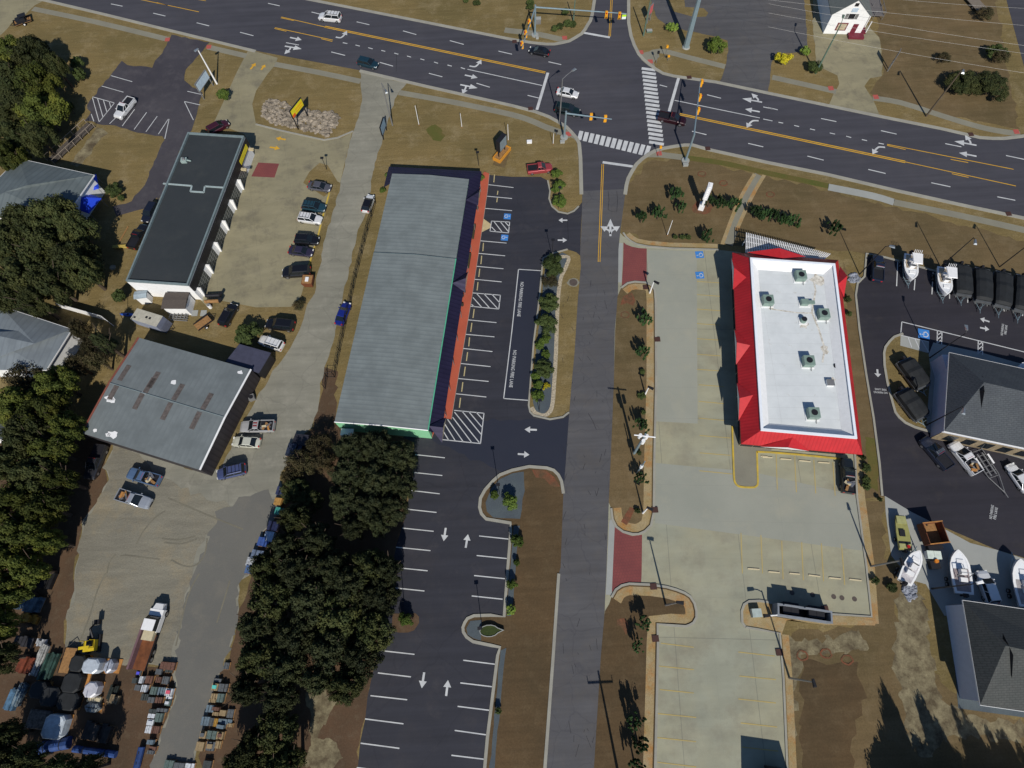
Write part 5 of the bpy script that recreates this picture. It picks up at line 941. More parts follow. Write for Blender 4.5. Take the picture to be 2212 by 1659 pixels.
car('suv',(.012,.015,.03),'dark blue SUV parked behind the repair shop, upper of the two',(336,440),(313,478))
car('pickup',BK,'black pickup parked behind the repair shop, lower of the two',(287,533),(312,490))
car('pickup',(.03,.03,.035),'dark grey pickup under the trees at the left corner of the warehouse',(217,973),(197,1023))
car('pickup',(.10,.17,.30),'light blue pickup with black bed parked below the warehouse',(352,1042),(272,1019),bedload='metal rods')
car('pickup',(.32,.35,.40),'silver work truck with tool boxes parked below the light blue pickup',(250,1066),(332,1091),bedload='tools')
car('suv',(.07,.09,.20),'steel blue SUV at the lower right corner of the warehouse',(530,1012),(470,1026),rack=1)
car('pickup',(.42,.42,.42),'silver pickup with red bonnet stripes parked beside the warehouse',(592,921),(522,922),bedload='scrap metal',stripe=(.25,.02,.02))
car('sedan',(.62,.62,.52),'cream white sedan below the striped silver pickup',(561,957),(504,953))
car('pickup',(.015,.02,.025),'black pickup parked at the right edge of the restaurant lot',(1831,1058),(1828,998),bedload='timber')
car('pickup',(.018,.025,.05),'dark blue pickup beside the first white boat in the boat lot',(1894,610),(1896,550))
car('pickup',(.025,.03,.05),'dark grey pickup with ladder rack beside the white pickup at the showroom',(2046,1008),(1996,950),rack=2)
car('pickup',WH,'white pickup with yellow tool in its bed between dark pickup and empty boat trailer',(2108,1020),(2058,958),bedload='yellow tools')
car('sedan',WH,'white sedan at the right edge beside the empty boat trailer',(2222,1062),(2180,1002))
car('suv',WH,'white SUV in the shade between two large white boats',(2143,1298),(2121,1238))
v=car('pickup',(.36,.055,.06),'faded red vintage pickup displayed on the grass above the strip mall car park',(1142,367),(1190,362),name='vintage_pickup')
v.scale=(.88,.92,1)
# ---- delivery van just below the frame whose shadow falls into it
# ---- trailers, camper
def trailer(name,label,rear,front,w=1.8,side=.3,load=None,cat='trailer',floor=M['wood']):
    A_,B_=G(rear),G(front); d=B_-A_; L=d.length; c=(A_+B_)/2; v=root(name,label,cat,(c.x,c.y,.02),math.atan2(d.y,d.x)); h=L/2-.5
    MB().box(-h,-w/2,.5,h,w/2,.58).build('bed',floor,v); m=MB(); [m.box(*q) for q in ((-h,-w/2,.58,h,-w/2+.06,.58+side),(-h,w/2-.06,.58,h,w/2,.58+side),(h-.06,-w/2+.06,.58,h,w/2-.06,.58+side))]; m.build('sides',M['dark'],v)
    m=MB(); m.tube((h,-w/2+.1,.5),(h+.9,0,.5),.05); m.tube((h,w/2-.1,.5),(h+.9,0,.5),.05); m.build('drawbar',M['dark'],v)
    for s in (-1,1): o=MB().tube((0,-.1,0),(0,.1,0),.33,.33,12).build('wheel',M['tyre'],v); o.location=(-.1,s*(w/2+.13),.33); MB().tube((0,-.11,0),(0,.11,0),.18,.18,10).build('rim',M['whitep'],o)
    return v
v=trailer('utility_trailer','rusty utility trailer on the dry grass left of the lone black car',T(0,1,1690,1210),T(0,1,1850,1095))
v=trailer('utility_trailer','black utility trailer with machine aboard at the top left corner',(75,43),(30,58)); MB().box(-.8,-.7,.6,1.2,.7,1.3).tube((-1.2,-.5,.6),(-1.2,-.5,1.8),.06).tube((-1.2,.5,.6),(-1.2,.5,1.8),.06).box(-1.5,-.6,1.75,.3,.6,1.85).build('machine',M['black'],v)
v=trailer('car_trailer','long rusty trailer frame among the covered pallets',T(0,3,560,880),T(0,3,650,600),1.9,.1)
g=G((330,694),1.5); v=root('camper_trailer','beige roofed camper trailer with dark front below the white sheds','camper',(g.x,g.y,0),math.atan2((G((372,712))-G((288,686))).y,(G((372,712))-G((288,686))).x))
v.scale=(.86,.86,.86)
MB().box(-3.7,-1.3,.5,2.5,1.3,3.0).build('body',plain('camper_side',(.25,.28,.36),.6),v); MB().box(-3.72,-1.32,3.0,2.5,1.32,3.08).build('roof',plain('camper_roof',(.42,.40,.33),.7),v)
MB().frus([Vector(p) for p in ((2.5,-1.3,.5),(3.3,-1.2,.5),(3.3,1.2,.5),(2.5,1.3,.5))],[Vector(p) for p in ((2.5,-1.3,3.06),(3.0,-1.15,2.2),(3.0,1.15,2.2),(2.5,1.3,3.06))]).build('front_cap',plain('camper_front',(.10,.11,.15),.5),v)
for x in (-.6,.2): MB().box(x-.2,-.2,3.08,x+.2,.2,3.2).build('roof_vent',M['black'],v)
MB().box(-3.2,-.9,3.08,-2.8,-.6,3.2).build('roof_vent',M['black'],v)
m=MB(); m.tube((3.2,-.6,.55),(4.3,0,.55),.06); m.tube((3.2,.6,.55),(4.3,0,.55),.06); m.build('drawbar',M['dark'],v); wheels(v,7,2.6,.35,xs=(-1.1,-.3))
v=root('kayak','blue kayak lying on the ground left of the camper','kayak',tuple(G((279,681))),R(-8))
m=MB(); loft(m,[[(x,-w_,.25),(x,0,.02),(x,w_,.25),(x,0,.42)] for x,w_ in ((-1.6,.03),(-1.1,.28),(0,.4),(1.1,.28),(1.6,.03))]); m.build('hull',M['blueplastic'],v,smooth=True); MB().tube((0,0,.38),(0,0,.43),.22).build('seat_opening',M['black'],v)
# ---- boats
def outboard(v,x,y=0,z=1.1,s=1.0,mat=None):
    o=MB().frus([Vector(p) for p in ((x-.55*s,y-.22*s,z),(x,y-.25*s,z),(x,y+.25*s,z),(x-.55*s,y+.22*s,z))],[Vector(p) for p in ((x-.45*s,y-.15*s,z+.6*s),(x-.05,y-.18*s,z+.55*s),(x-.05,y+.18*s,z+.55*s),(x-.45*s,y+.15*s,z+.6*s))]).box(x-.3*s,y-.08,z-.9*s,x-.1,y+.08,z)
    return o.build('outboard_motor',mat or M['black'],v)
def boat(label,stern,bow,L=7.2,W=2.5,ttop=False,hull=(.78,.80,.82),zb=.75,arch=False,group=None,deckc=(.50,.40,.28)):
    A_,B_=G(stern,1.6),G(bow,1.6); d=B_-A_; L=d.length; c=(A_+B_)/2; v=root('motor_boat',label,'boat',(c.x,c.y,.02),math.atan2(d.y,d.x),group); h=L/2;w=W/2
    st=[(-1,.88),(-.5,.98),(0,1),(.35,.93),(.62,.74),(.82,.45),(.93,.23),(1,.05)]
    m=MB(); loft(m,[[(h*x,-w*k*.75,zb+.25+.2*max(0,x)),(h*x*.97,0,zb+.5*max(0,x-.3)),(h*x,w*k*.75,zb+.25+.2*max(0,x)),(h*x,w*k,zb+1.0+.25*max(0,x)),(h*x,-w*k,zb+1.0+.25*max(0,x))] for x,k in st]); m.build('hull',paint(hull,0),v,smooth=False)
    P=[Vector((h*x,w*k,zb+1.02+.25*max(0,x))) for x,k in st]; Q=[Vector((p.x,-p.y,p.z)) for p in P]; lp=P+Q[::-1]
    inn=[Vector((p.x*.90,p.y*.76,p.z)) for p in lp]
    m=MB(); n=len(lp); m.add(lp+inn,[(i,(i+1)%n,n+(i+1)%n,n+i) for i in range(n)]); m.build('gunwale',M['whitep'],v)
    f=[Vector((p.x*.90,p.y*.76,p.z*0+zb+1.035)) for p in lp]
    MB().poly(ccw(f),zb+1.03+.0).build('cockpit_floor',plain('deck_liner',deckc,.7,var=.2,scale=2),v)
    m=MB(); m.box(-.5,-.4,zb+1.04,.3,.4,zb+1.75).build('console',M['whitep'],v); MB().box(.25,-.38,zb+1.75,.32,.38,zb+2.05).build('windscreen',M['glass'],v)
    MB().box(-1.5,-.5,zb+1.04,-.9,.5,zb+1.5).build('seat',M['whitep'],v); MB().box(h*.35,-.5,zb+1.04,h*.55,.5,zb+1.25).build('seat',M['whitep'],v)
    outboard(v,-h+.05,0,zb+1.0,1.1)
    if ttop:
        MB().frus([Vector(p) for p in ((-1.6,-.95,zb+3.0),(.7,-.8,zb+3.0),(.7,.8,zb+3.0),(-1.6,.95,zb+3.0))],[Vector(p) for p in ((-1.55,-.9,zb+3.1),(.6,-.7,zb+3.1),(.6,.7,zb+3.1),(-1.55,.9,zb+3.1))]).build('hard_top',M['whitep'],v)
        [MB().tube((x,y,zb+1.05),(x,y,zb+3.0),.05).build('top_post',M['steel'],v) for x in (-1.2,.3) for y in (-.6,.6)]
        m=MB(); [m.tube((-1.6,y*.3,zb+3.05),(-2.0,y*.3,zb+3.5),.04) for y in range(-2,3)]; m.build('rod_holders',M['whitep'],v)
    if arch:
        m=MB(); [m.tube((-.9,s*.9,zb+1.05),(-.3,s*.8,zb+2.4),.06) for s in (-1,1)]; m.tube((-.3,-.8,zb+2.4),(-.3,.8,zb+2.4),.06); m.build('tower_arch',M['steel'],v)
    m=MB(); [m.box(-h*.8,s*.75-.06,.45,h*.6,s*.75+.06,.6) for s in (-1,1)]; m.tube((h*.6,-.7,.52),(h*1.15,0,.52),.06); m.tube((h*.6,.7,.52),(h*1.15,0,.52),.06); m.tube((h*1.1,0,.5),(h*1.35,0,.55),.05); [m.tube((h*.6+k,-.6+k*.35,.5),(h*.6+k,.6-k*.35,.5),.04) for k in (0,.5,1)]; m.build('trailer_frame',M['galv'],v)
    wheels(v,L,W,.33,xs=(-h*.35,-h*.35-.75)); return v
boat('white centre console boat with white hard top beside the dark blue pickup',(1966,550),(1969,606),ttop=True,group='white boats in the upper lot')
boat('white centre console boat with white hard top next to the covered black boats',(2037,578),(2044,638),ttop=True,group='white boats in the upper lot')
boat('small open white boat on the concrete pad under the lamp arm',(1953,1258),(1984,1190),W=2.3,deckc=(.5,.48,.5))
boat('large white boat with tower arch partly in shade on the concrete pad',(2082,1283),(2066,1188),W=3.0,arch=True,deckc=(.3,.25,.25))
boat('large white boat cut by the right edge below the showroom',(2222,1312),(2200,1208),W=3.2,arch=False,deckc=(.35,.33,.33))
boat('white boat displayed on the right end of the showroom roofline',(2240,800),(2198,793),W=2.2)
def pontoon(label,stern,bow,W=2.6,group=None):
    A_,B_=G(stern,1.5),G(bow,1.5); d=B_-A_; L=d.length; c=(A_+B_)/2; v=root('covered_pontoon_boat',label,'boat',(c.x,c.y,.02),math.atan2(d.y,d.x),group); h=L/2; w=W/2; z=.7
    for s in (-.7,.7):
        m=MB(); m.tube((-h,s*w,z),(h*.8,s*w,z),.32,.32,10); m.tube((h*.8,s*w,z),(h,s*w,z+.1),.32,.05,10); m.build('pontoon_tube',M['grey'],v)
    MB().box(-h,-w,z+.33,h*.96,w,z+.42).build('deck',plain('deck_grey',(.07,.075,.08),.6),v)
    m=MB(); sec_=lambda x,k,t: [(x,-w*k,z+.45),(x,w*k,z+.45),(x,w*k,z+.45+.8*t),(x,w*k*.7,z+.5+1.0*t),(x,0,z+.5+1.12*t),(x,-w*k*.7,z+.5+1.0*t),(x,-w*k,z+.45+.8*t)]
    loft(m,[sec_(x,k,t_) for x,k,t_ in ((-h*.92,.9,.6),(-h*.75,.97,1),(-h*.3,.98,.95),(-h*.1,.98,1.08),(h*.2,.98,.98),(h*.55,.98,.92),(h*.75,.95,.85),(h*.86,.85,.5))]); m.build('cover',M['blackcover'],v)
    rg=plain('rail_grey',(.16,.17,.18),.4,.5); MB().box(h*.86,-w*.9,z+.43,h*.93,w*.9,z+.8).build('front_rail',rg,v); MB().box(-h,-w*.9,z+.43,-h*.94,w*.9,z+.85).build('rear_rail',rg,v)
    outboard(v,-h,0,1.2,1.1); m=MB(); [m.box(-h*.8,s*.5-.05,.3,h*.9,s*.5+.05,.42) for s in (-1,1)]; m.tube((h*.9,-.5,.4),(h*1.25,0,.5),.06); m.tube((h*.9,.5,.4),(h*1.25,0,.5),.06); m.tube((h*1.2,0,.5),(h*1.4,0,.5),.05); m.tube((h*1.1,0,.5),(h*1.1,0,1.6),.05); m.build('trailer_frame',M['galv'],v)
    wheels(v,L,W*.8,.3,xs=(-h*.2,-h*.2-.7))
for i,(a,b_) in enumerate((((2077,571),(2083,640)),((2122,580),(2125,655)),((2167,588),(2166,665)),((2212,596),(2208,676)))):
    pontoon(['leftmost','second from left','third from left','rightmost'][i]+' of the four black covered pontoon boats in the top row',a,b_,2.9,'covered pontoon boats in the top row')
pontoon('upper black covered pontoon boat on the grass island by the showroom',(1953,776),(1999,838),2.9,'covered pontoon boats on the grass island'); pontoon('lower black covered pontoon boat on the grass island by the showroom',(1948,842),(1997,905),2.9,'covered pontoon boats on the grass island')
# jon boat, crate trailer, ice chest, cart
A_,B_=G((1957,1188),1.2),G((1945,1113),1.2); d=B_-A_; c=(A_+B_)/2; v=root('flat_bottom_boat','olive yellow flat bottom boat with red fuel tank on the concrete pad','boat',(c.x,c.y,0),math.atan2(d.y,d.x)); h=d.length/2; ol=plain('olive_hull',(.28,.27,.09),.6)
m=MB(); loft(m,[[(x,-w_*.8,.6),(x,w_*.8,.6),(x,w_,1.15),(x,-w_,1.15)] for x,w_ in ((-h,.95),(0,1.0),(h*.6,.85),(h,.6))]); m.build('hull',ol,v); ob=plain('olive_bench',(.33,.33,.14),.7); MB().box(-h+.2,-.9,1.15,-h+.9,.9,1.3).build('bench',ob,v); MB().box(h*.5,-.7,1.15,h*.95,.7,1.28).build('bench',ob,v); MB().box(-.6,-.2,1.15,.4,.6,1.35).box(-h+1.0,-.9,1.15,-h+1.25,.9,1.2).build('storage_box',M['black'],v); MB().box(-h+.3,-.5,1.3,-h+.7,-.1,1.6).build('fuel_tank',M['red'],v); outboard(v,-h,0,1.0,.8)
m=MB(); [m.box(-h*.8,s*.6-.05,.3,h*.7,s*.6+.05,.45) for s in (-1,1)]; m.build('trailer_frame',M['galv'],v); wheels(v,6,2,.3,xs=(-1,))
g=G((2003,1155)); v=root('wooden_crate_trailer','brown wooden sided box trailer between the olive boat and the asphalt','trailer',(g.x,g.y,0),R(3))
cm=plain('brown_boards',(.16,.05,.02),.85,var=.25,scale=3); m=MB(); [m.box(*q) for q in ((-1.5,-1.6,.6,-1.4,1.6,2.2),(1.4,-1.6,.6,1.5,1.6,2.2),(-1.4,-1.6,.6,1.4,-1.5,2.2),(-1.4,1.5,.6,1.4,1.6,2.2))]; m.build('sides',cm,v); MB().box(-1.4,-1.5,.55,1.4,1.5,.65).build('bed',M['wood'],v); m=MB(); m.box(-1.55,-1.65,2.2,1.55,-1.5,2.28); m.box(-1.55,1.5,2.2,1.55,1.65,2.28); m.build('rim_boards',M['orangewood'],v); wheels(v,3,3,.35,xs=(0,)); m=MB(); m.box(-1.1,-2.4,.3,1.1,-1.7,.9); m.build('tool_pile',M['black'],v)
g=G((2011,1200)); v=root('ice_chest','white lidded chest in front of the brown box trailer','chest',(g.x,g.y,0),R(-6)); MB().box(-1,-.55,0,1,.55,.75).build('body',M['whitep'],v); MB().box(-1.04,-.6,.76,-.02,.6,.86).box(.02,-.6,.76,1.04,.6,.86).build('lid',plain('pale_lid',(.6,.68,.62),.5),v)
g=G((2013,1218)); v=root('engine_stand','dark engine on a stand with orange top below the white chest','engine',(g.x,g.y,0)); MB().box(-.7,-.8,0,.7,.4,.8).build('block',M['black'],v); MB().tube((.2,.3,.8),(.2,.3,1.1),.3).build('orange_cap',plain('orange_plastic',(.6,.2,.02),.5),v)
# empty boat trailer
A_,B_=G((2108,970),.5),G((2178,1075),.5); d=B_-A_; c=(A_+B_)/2; L=d.length; v=root('boat_trailer','empty tandem axle boat trailer between the white pickup and the white sedan','trailer',(c.x,c.y,0),math.atan2(d.y,d.x)); h=L/2
m=MB(); [m.tube((-h,s*.95,.5),(h*.1,s*.95,.5),.07) for s in (-1,1)]; [m.tube((h*.1,s*.95,.5),(h*.8,0,.5),.07) for s in (-1,1)]; m.tube((h*.7,0,.5),(h,0,.5),.07); [m.tube((-h+.3+k*.9,-.95,.5),(-h+.3+k*.9,.95,.5),.05) for k in range(6)]; [m.box(-h*.8,s*.45-.1,.55,h*.1,s*.45+.1,.68) for s in (-1,1)]; m.build('frame',M['grey'],v); wheels(v,6,2.3,.33,xs=(-h*.4,-h*.4-.8)); 
for s in (-1,1): MB().box(-h*.4-1.2,s*1.12-.15,.68,-h*.4+.45,s*1.12+.15,.74).build('mudguard',M['whitep'],v)
# flatbed truck lower left
A_,B_=G(T(0,3,1215,820)),G(T(0,3,1408,255)); d=B_-A_; c=(A_+B_)/2; L=d.length; v=root('flatbed_truck','long flatbed truck with white cab and rusty red deck in the gravel yard','truck',(c.x,c.y,0),math.atan2(d.y,d.x)); h=L/2
MB().box(h-2.1,-1.05,.6,h-.9,1.05,1.5).frus([Vector(p) for p in ((h-1.0,-.9,.6),(h,-.7,.6),(h,.7,.6),(h-1.0,.9,.6))],[Vector(p) for p in ((h-1.0,-.8,1.5),(h-.1,-.6,1.3),(h-.1,.6,1.3),(h-1.0,.8,1.5))]).build('bonnet',M['whitep'],v)
MB().box(h-4.0,-1.05,.6,h-2.1,1.05,1.6).build('cab',M['whitep'],v); MB().frus([Vector(p) for p in ((h-3.9,-1,1.6),(h-1.8,-1,1.6),(h-1.8,1,1.6),(h-3.9,1,1.6))],[Vector(p) for p in ((h-3.8,-.85,2.4),(h-2.3,-.85,2.4),(h-2.3,.85,2.4),(h-3.8,.85,2.4))]).build('windows',M['glass'],v); MB().box(h-3.85,-.88,2.4,h-2.3,.88,2.48).build('roof',M['whitep'],v)
MB().box(-h,-1.15,1.0,h-4.4,1.15,1.15).build('deck',plain('rusty_deck',(.16,.055,.02),.9,var=.3,scale=1),v); MB().box(-h,.85,1.15,h-3,1.15,2.2).build('side_rail',plain('mauve_beam',(.16,.09,.10),.7),v); MB().box(-.6,-.9,1.15,1.0,.7,1.9).build('pallet_load',M['wstopw'],v); m=MB(); m.box(-h,-1.2,1.15,h-4.5,-1.1,1.4); m.build('edge_rail',M['dark'],v); wheels(v,9,2.3,.45,xs=(h-1.4,-h+1.5,-h+2.5))
# dark truck below the frame (its shadow falls on the restaurant lot)
g=G((1668,1740)); v=root('box_truck','dark box truck just below the bottom edge whose shadow shows on the concrete','truck',(g.x,g.y,0),R(80)); MB().box(-3,-2.6,.6,3,2.6,4.2).build('cargo_box',M['dark'],v); MB().box(3,-1.1,.5,4.6,1.1,2.4).build('cab',M['dark'],v); wheels(v,8,2.3,.45,xs=(3.6,-2))
# mini excavator
g=G(T(0,3,812,600)); v=root('mini_excavator','small yellow and black tracked excavator in the gravel yard','excavator',(g.x,g.y,0),R(95)); ye=plain('machine_yellow',(.62,.45,.02),.5)
for s in (-1,1): MB().box(-1.2,s*.8-.22,0,1.2,s*.8+.22,.5).build('track',M['black'],v)
MB().box(-1.0,-.8,.6,.5,.8,1.4).build('body',ye,v); MB().box(-.4,-.6,1.4,.4,.1,1.9).build('seat_frame',M['black'],v); m=MB(); [m.tube((x,y,1.4),(x,y,2.4),.05) for x in (-.6,.5) for y in (-.7,.7)]; m.box(-.7,-.75,2.4,-.3,.75,2.5); m.build('roll_bar',ye,v); m=MB(); m.tube((.5,-.5,1.2),(2.0,-.5,2.3),.15); m.tube((2.0,-.5,2.3),(3.0,-.5,1.0),.12); m.box(2.6,-.9,.6,3.3,-.1,1.1); m.build('boom',M['black'],v)
# rusty box & pile by the repair shop
g=G(T(1,1,465,800)); v=root('trash_skip','rusty brown open box of rubbish at the end of the black SUV row','skip',(g.x,g.y,0),R(-5)); MB().frus([Vector(p) for p in ((-.8,-.8,.1),(.8,-.8,.1),(.8,.8,.1),(-.8,.8,.1))],[Vector(p) for p in ((-1,-1,1.5),(1,-1,1.5),(1,1,1.5),(-1,1,1.5))]).build('bin',plain('rust_box',(.16,.05,.02),.8),v); MB().box(-.9,-.9,1.5,.9,.9,1.55).build('rubbish',M['wood'],v); MB().box(-.3,-.5,1.56,.3,.4,1.7).build('white_bag',M['whitep'],v)
for i,(x,y,nm,lab,cat,mt) in enumerate([(1865,925,'tool_chest','black pipe shaped smoker beside the repair shop corner','smoker','black'),(1860,975,'scrap_pile','rusty scrap frame beside the white drum','scrap','wood')]):
    g=G(T(0,1,x,y)); v=root(nm,lab,cat,(g.x,g.y,0)); m=MB(); m.tube((-1.6,.2,.7),(1.0,.2,.7),.35,.35,10); m.build('body',M[mt],v); m=MB(); m.tube((1.0,.2,.5),(1.5,.2,1.4),.3); [m.tube((x_,.2,0),(x_,.2,.5),.06) for x_ in (-1.2,.7)]; m.build('stand',M['dark'],v)
g=G(T(0,1,1820,1005)); v=root('white_drum','white drum with round top beside the scrap frame','drum',(g.x,g.y,0)); MB().tube((0,0,0),(0,0,.9),.35,.35,12).build('body',M['whitep'],v); MB().tube((0,0,.9),(0,0,.96),.3,.3,12).build('lid',M['grey'],v)
g=G(T(0,1,1560,1090)); v=root('metal_rack_pile','pile of grey metal racks below the brown roofed shed','racks',(g.x,g.y,0),R(-8)); m=MB(); [m.box(-1.6,-.8+k*.35,.1+.1*k,1.6,-.65+k*.35,.2+.1*k) for k in range(5)]; [m.box(-1.6+k*.7,-.8,.7,-1.5+k*.7,.7,.78) for k in range(5)]; m.build('racks',M['grey'],v)
for i,(x,y) in enumerate(((1685,1055),(1760,1055))): tag(MB().box(-.55,-.6,0,.55,.6,.08).build('paving_slab',M['walk_new'],None,tuple(G(T(0,1,x,y)))),f'square pale slab on the grass right of the shed, {["left","right"][i]} one','slab','slabs on the grass')
v=root('picnic_bench','brown and yellow timber frame behind the repair shop','frame',tuple(G(T(0,1,1060,490)))); MB().box(-1.6,-.3,.5,1.2,.3,.6).box(-1.4,-.1,.03,1.4,.1,.5).build('beam',plain('yellow_timber',(.45,.34,.08),.8),v); MB().tube((-1.3,0,.05),(.1,5.0,.05),.12).build('long_beam',M['wood'],v)
tag(MB().tube((0,0,0),(0,0,.2),.6,.5,12).build('tree_stump',plain('pale_stump',(.3,.28,.22),.9),None,tuple(G(T(0,1,975,660)))),'pale round stump on the dry grass right of the big oak','stump')
# ================================================================= poles, signals, signs
def pole(name,label,cat,base,top,r=.13,mat='grey',group=None,arm=None,lampm='steel',hfix=None,armlen=None,double=False):
    g=G(base); h=hfix or top_height(base,top); v=root(name,label,cat,(g.x,g.y,0),0,group)
    MB().tube((0,0,0),(0,0,h),r*1.25,r*.7,8).build('pole',M[mat],v)
    if arm:
        e=G(arm,h+.3)-g; e=Vector((e.x,e.y,h+.35))
        m=MB().path([(0,0,h-.1),(e.x*.35,e.y*.35,h+.2),(e.x*.85,e.y*.85,h+.35)],.06,6); m.build('arm',M[mat],v)
        a=math.atan2(e.y,e.x); Mx=Matrix.Translation(e)@Matrix.Rotation(a,4,'Z')
        MB().frus([Mx@Vector(p) for p in ((-.5,-.18,-.08),(.55,-.28,-.08),(.55,.28,-.08),(-.5,.18,-.08))],[Mx@Vector(p) for p in ((-.45,-.12,.12),(.4,-.15,.14),(.4,.15,.14),(-.45,.12,.12))]).build('lamp_head',M[lampm],v)
    return v,h
pole('street_light','grey street light with curved arm beside the stop bar left of the intersection','street light',(1208.5,267.5),(1212,170),.13,'grey',arm=(1208.5+31,151))
pole('street_light','tall white street light leaning into view at the left asphalt entrance','street light',T(0,0,1875,725),T(0,0,1722,432),.16,'whitep',arm=T(0,0,1698,432))
pole('street_light','grey street light with small lamp beside the concrete back lane entrance','street light',T(1,0,1180,1085),T(1,0,1093,715),.13,'grey',arm=T(1,0,1122,790))
pole('street_light','grey wooden street light in front of the large dark shrub at the upper right','street light',T(3,0,1365,1005),T(3,0,1700,610),.16,'polewood',arm=T(3,0,1685,620))
pole('street_light','green weathered light pole in front of the white house','street light',T(3,0,410,635),T(3,0,625,205),.16,'polegreen',arm=T(3,0,650,145),lampm='polegreen')
v,h=pole('utility_pole','tall green utility pole at the grass corner above the intersection','utility pole',T(2,0,1135,310),T(2,0,1195,0),.15,'polegreen')
v,h=pole('sign_monopole','very tall thick pale blue steel monopole beside the north car park','monopole',T(2,0,1503,408),T(2,0,1605,20),.55,'galv',hfix=15)
MB().tube((0,0,0),(0,0,.25),.9,.8,14).build('base_plate',M['walk_new'],v)
v,h=pole('utility_pole','green pole with a white marker at the roundel bushes beside the upper left signal','utility pole',T(2,0,530,190),T(2,0,532,-30),.13,'polegreen')
def signal(v,x,y,z,face,n=3,mat='sigy'):
    d=Vector((math.cos(face),math.sin(face),0)); Mx=Matrix.Translation((x,y,z))@Matrix.Rotation(face,4,'Z')
    o=MB().box(-.2,-.28,-.75,.2,.28,.75,Mx).build('signal_head',M[mat],v)
    for k,c in enumerate(('red','amber','black')): MB().tube(Mx@Vector((.2,0,.48-k*.48)),Mx@Vector((.36,0,.48-k*.48)),.16,.16,8).build('signal_lens',M[c if c!='black' else 'black'],o)
def mast(label,base,top,arms):
    g=G(base); h=top_height(base,top); v=root('traffic_signal_mast',label,'traffic signal',(g.x,g.y,0),0,'traffic signal masts at the intersection'); MB().tube((0,0,0),(0,0,h+.4),.24,.18,10).build('pole',M['galv'],v); MB().tube((0,0,0),(0,0,.2),.8,.8,16).build('footing',M['walk_new'],v)
    for tip,heads,face in arms:
        e=G(tip,h)-g; e=Vector((e.x,e.y,h)); MB().tube((0,0,h-.1),e,.17,.09,8).build('mast_arm',M['galv'],v)
        for hp_ in heads: q=G(hp_,h-.3)-g; t_=max(0,min(1,(q.x*e.x+q.y*e.y)/(e.x**2+e.y**2))); o_=Vector((math.cos(face),math.sin(face),0))*.3; signal(v,e.x*t_+o_.x,e.y*t_+o_.y,h-.35,face)
    return v,h
v,h=mast('grey twin arm traffic signal mast at the upper left corner of the intersection',T(2,0,198,305),T(2,0,200,58),[(T(2,0,990,118),[T(2,0,815,120),T(2,0,928,130)],R(-95)),(T(2,0,85,415),[T(2,0,180,195),T(2,0,148,290),T(2,0,115,385)],R(200))])
q=G(T(2,0,970,130),h)-v.location; MB().box(q.x-.45,q.y-.05,h-.9,q.x+.45,q.y+.02,h+.1).build('street_sign',plain('sign_white',(.8,.85,.8),.5),v); MB().box(q.x-.45,q.y-.06,h-.35,q.x+.45,q.y-.051,h+.1).build('sign_stripe',plain('lime_sign',(.5,.85,.02),.5),v)
v,h=mast('grey traffic signal mast at the lower left corner with two yellow signal heads',T(2,0,450,1190),T(2,0,462,975),[(T(2,0,862,1030),[T(2,0,690,990),T(2,0,812,1008)],R(90))])
v,h=mast('grey traffic signal mast at the lower right corner reaching over the highway',T(2,0,1498,1390),T(2,0,1575,1170),[(T(2,0,1628,700),[T(2,0,1578,955),T(2,0,1593,840),T(2,0,1612,715)],R(0))])
# pedestrian signal posts, cabinets
for i,(c,r,x,y,lab,mt) in enumerate([(2,0,1245,545,'upper right crosswalk corner','dark'),(2,0,1320,495,'upper right lawn by the sidewalk','sigy'),(2,0,1262,1355,'lower right crosswalk corner','sigy'),(2,0,1345,525,'upper right lawn, low yellow one','sigy'),(2,0,385,1170,'lower left corner by the mast','dark')]):
    g=G(T(c,r,x,y)); v=root('pedestrian_signal_post','thin pedestrian signal post at the '+lab,'signal post',(g.x,g.y,0),0,'pedestrian signal posts'); MB().tube((0,0,0),(0,0,2.9 if i<3 else 1.2),.06,.06,6).build('post',M['grey'],v); MB().box(-.22,-.2,2.4 if i<3 else 1.0,.22,.2,2.9 if i<3 else 1.3).build('signal_box',M[mt],v)
for c,r,x,y,lab,mt,s in [(2,0,222,200,'tall pale signal control cabinet beside the upper left mast','grey',.7),(2,0,1185,275,'pale green utility box on the grass by the tall green pole','polegreen',.6),(2,0,150,1232,'flat pale utility box on the grass above the red vintage pickup','whitep',.5),(2,0,435,1232,'grey concrete junction box below the lower left signal mast','walk_new',.45),(2,0,1497,1430,'grey concrete junction box below the lower right signal mast','walk_new',.5),(2,0,218,335,'small grey junction box below the upper left mast','walk_new',.3)]:
    g=G(T(c,r,x,y)); v=root('utility_box',lab,'utility box',(g.x,g.y,0)); hh=1.5 if s==.7 else .5; MB().box(-s,-s*.6,0,s,s*.6,hh*.8).build('cabinet',M[mt],v); MB().box(-s-.03,-s*.65,hh*.8,s+.03,s*.65,hh*.8+.06).build('lid',M['walk_new'] if mt!='whitep' else M['whitep'],v)
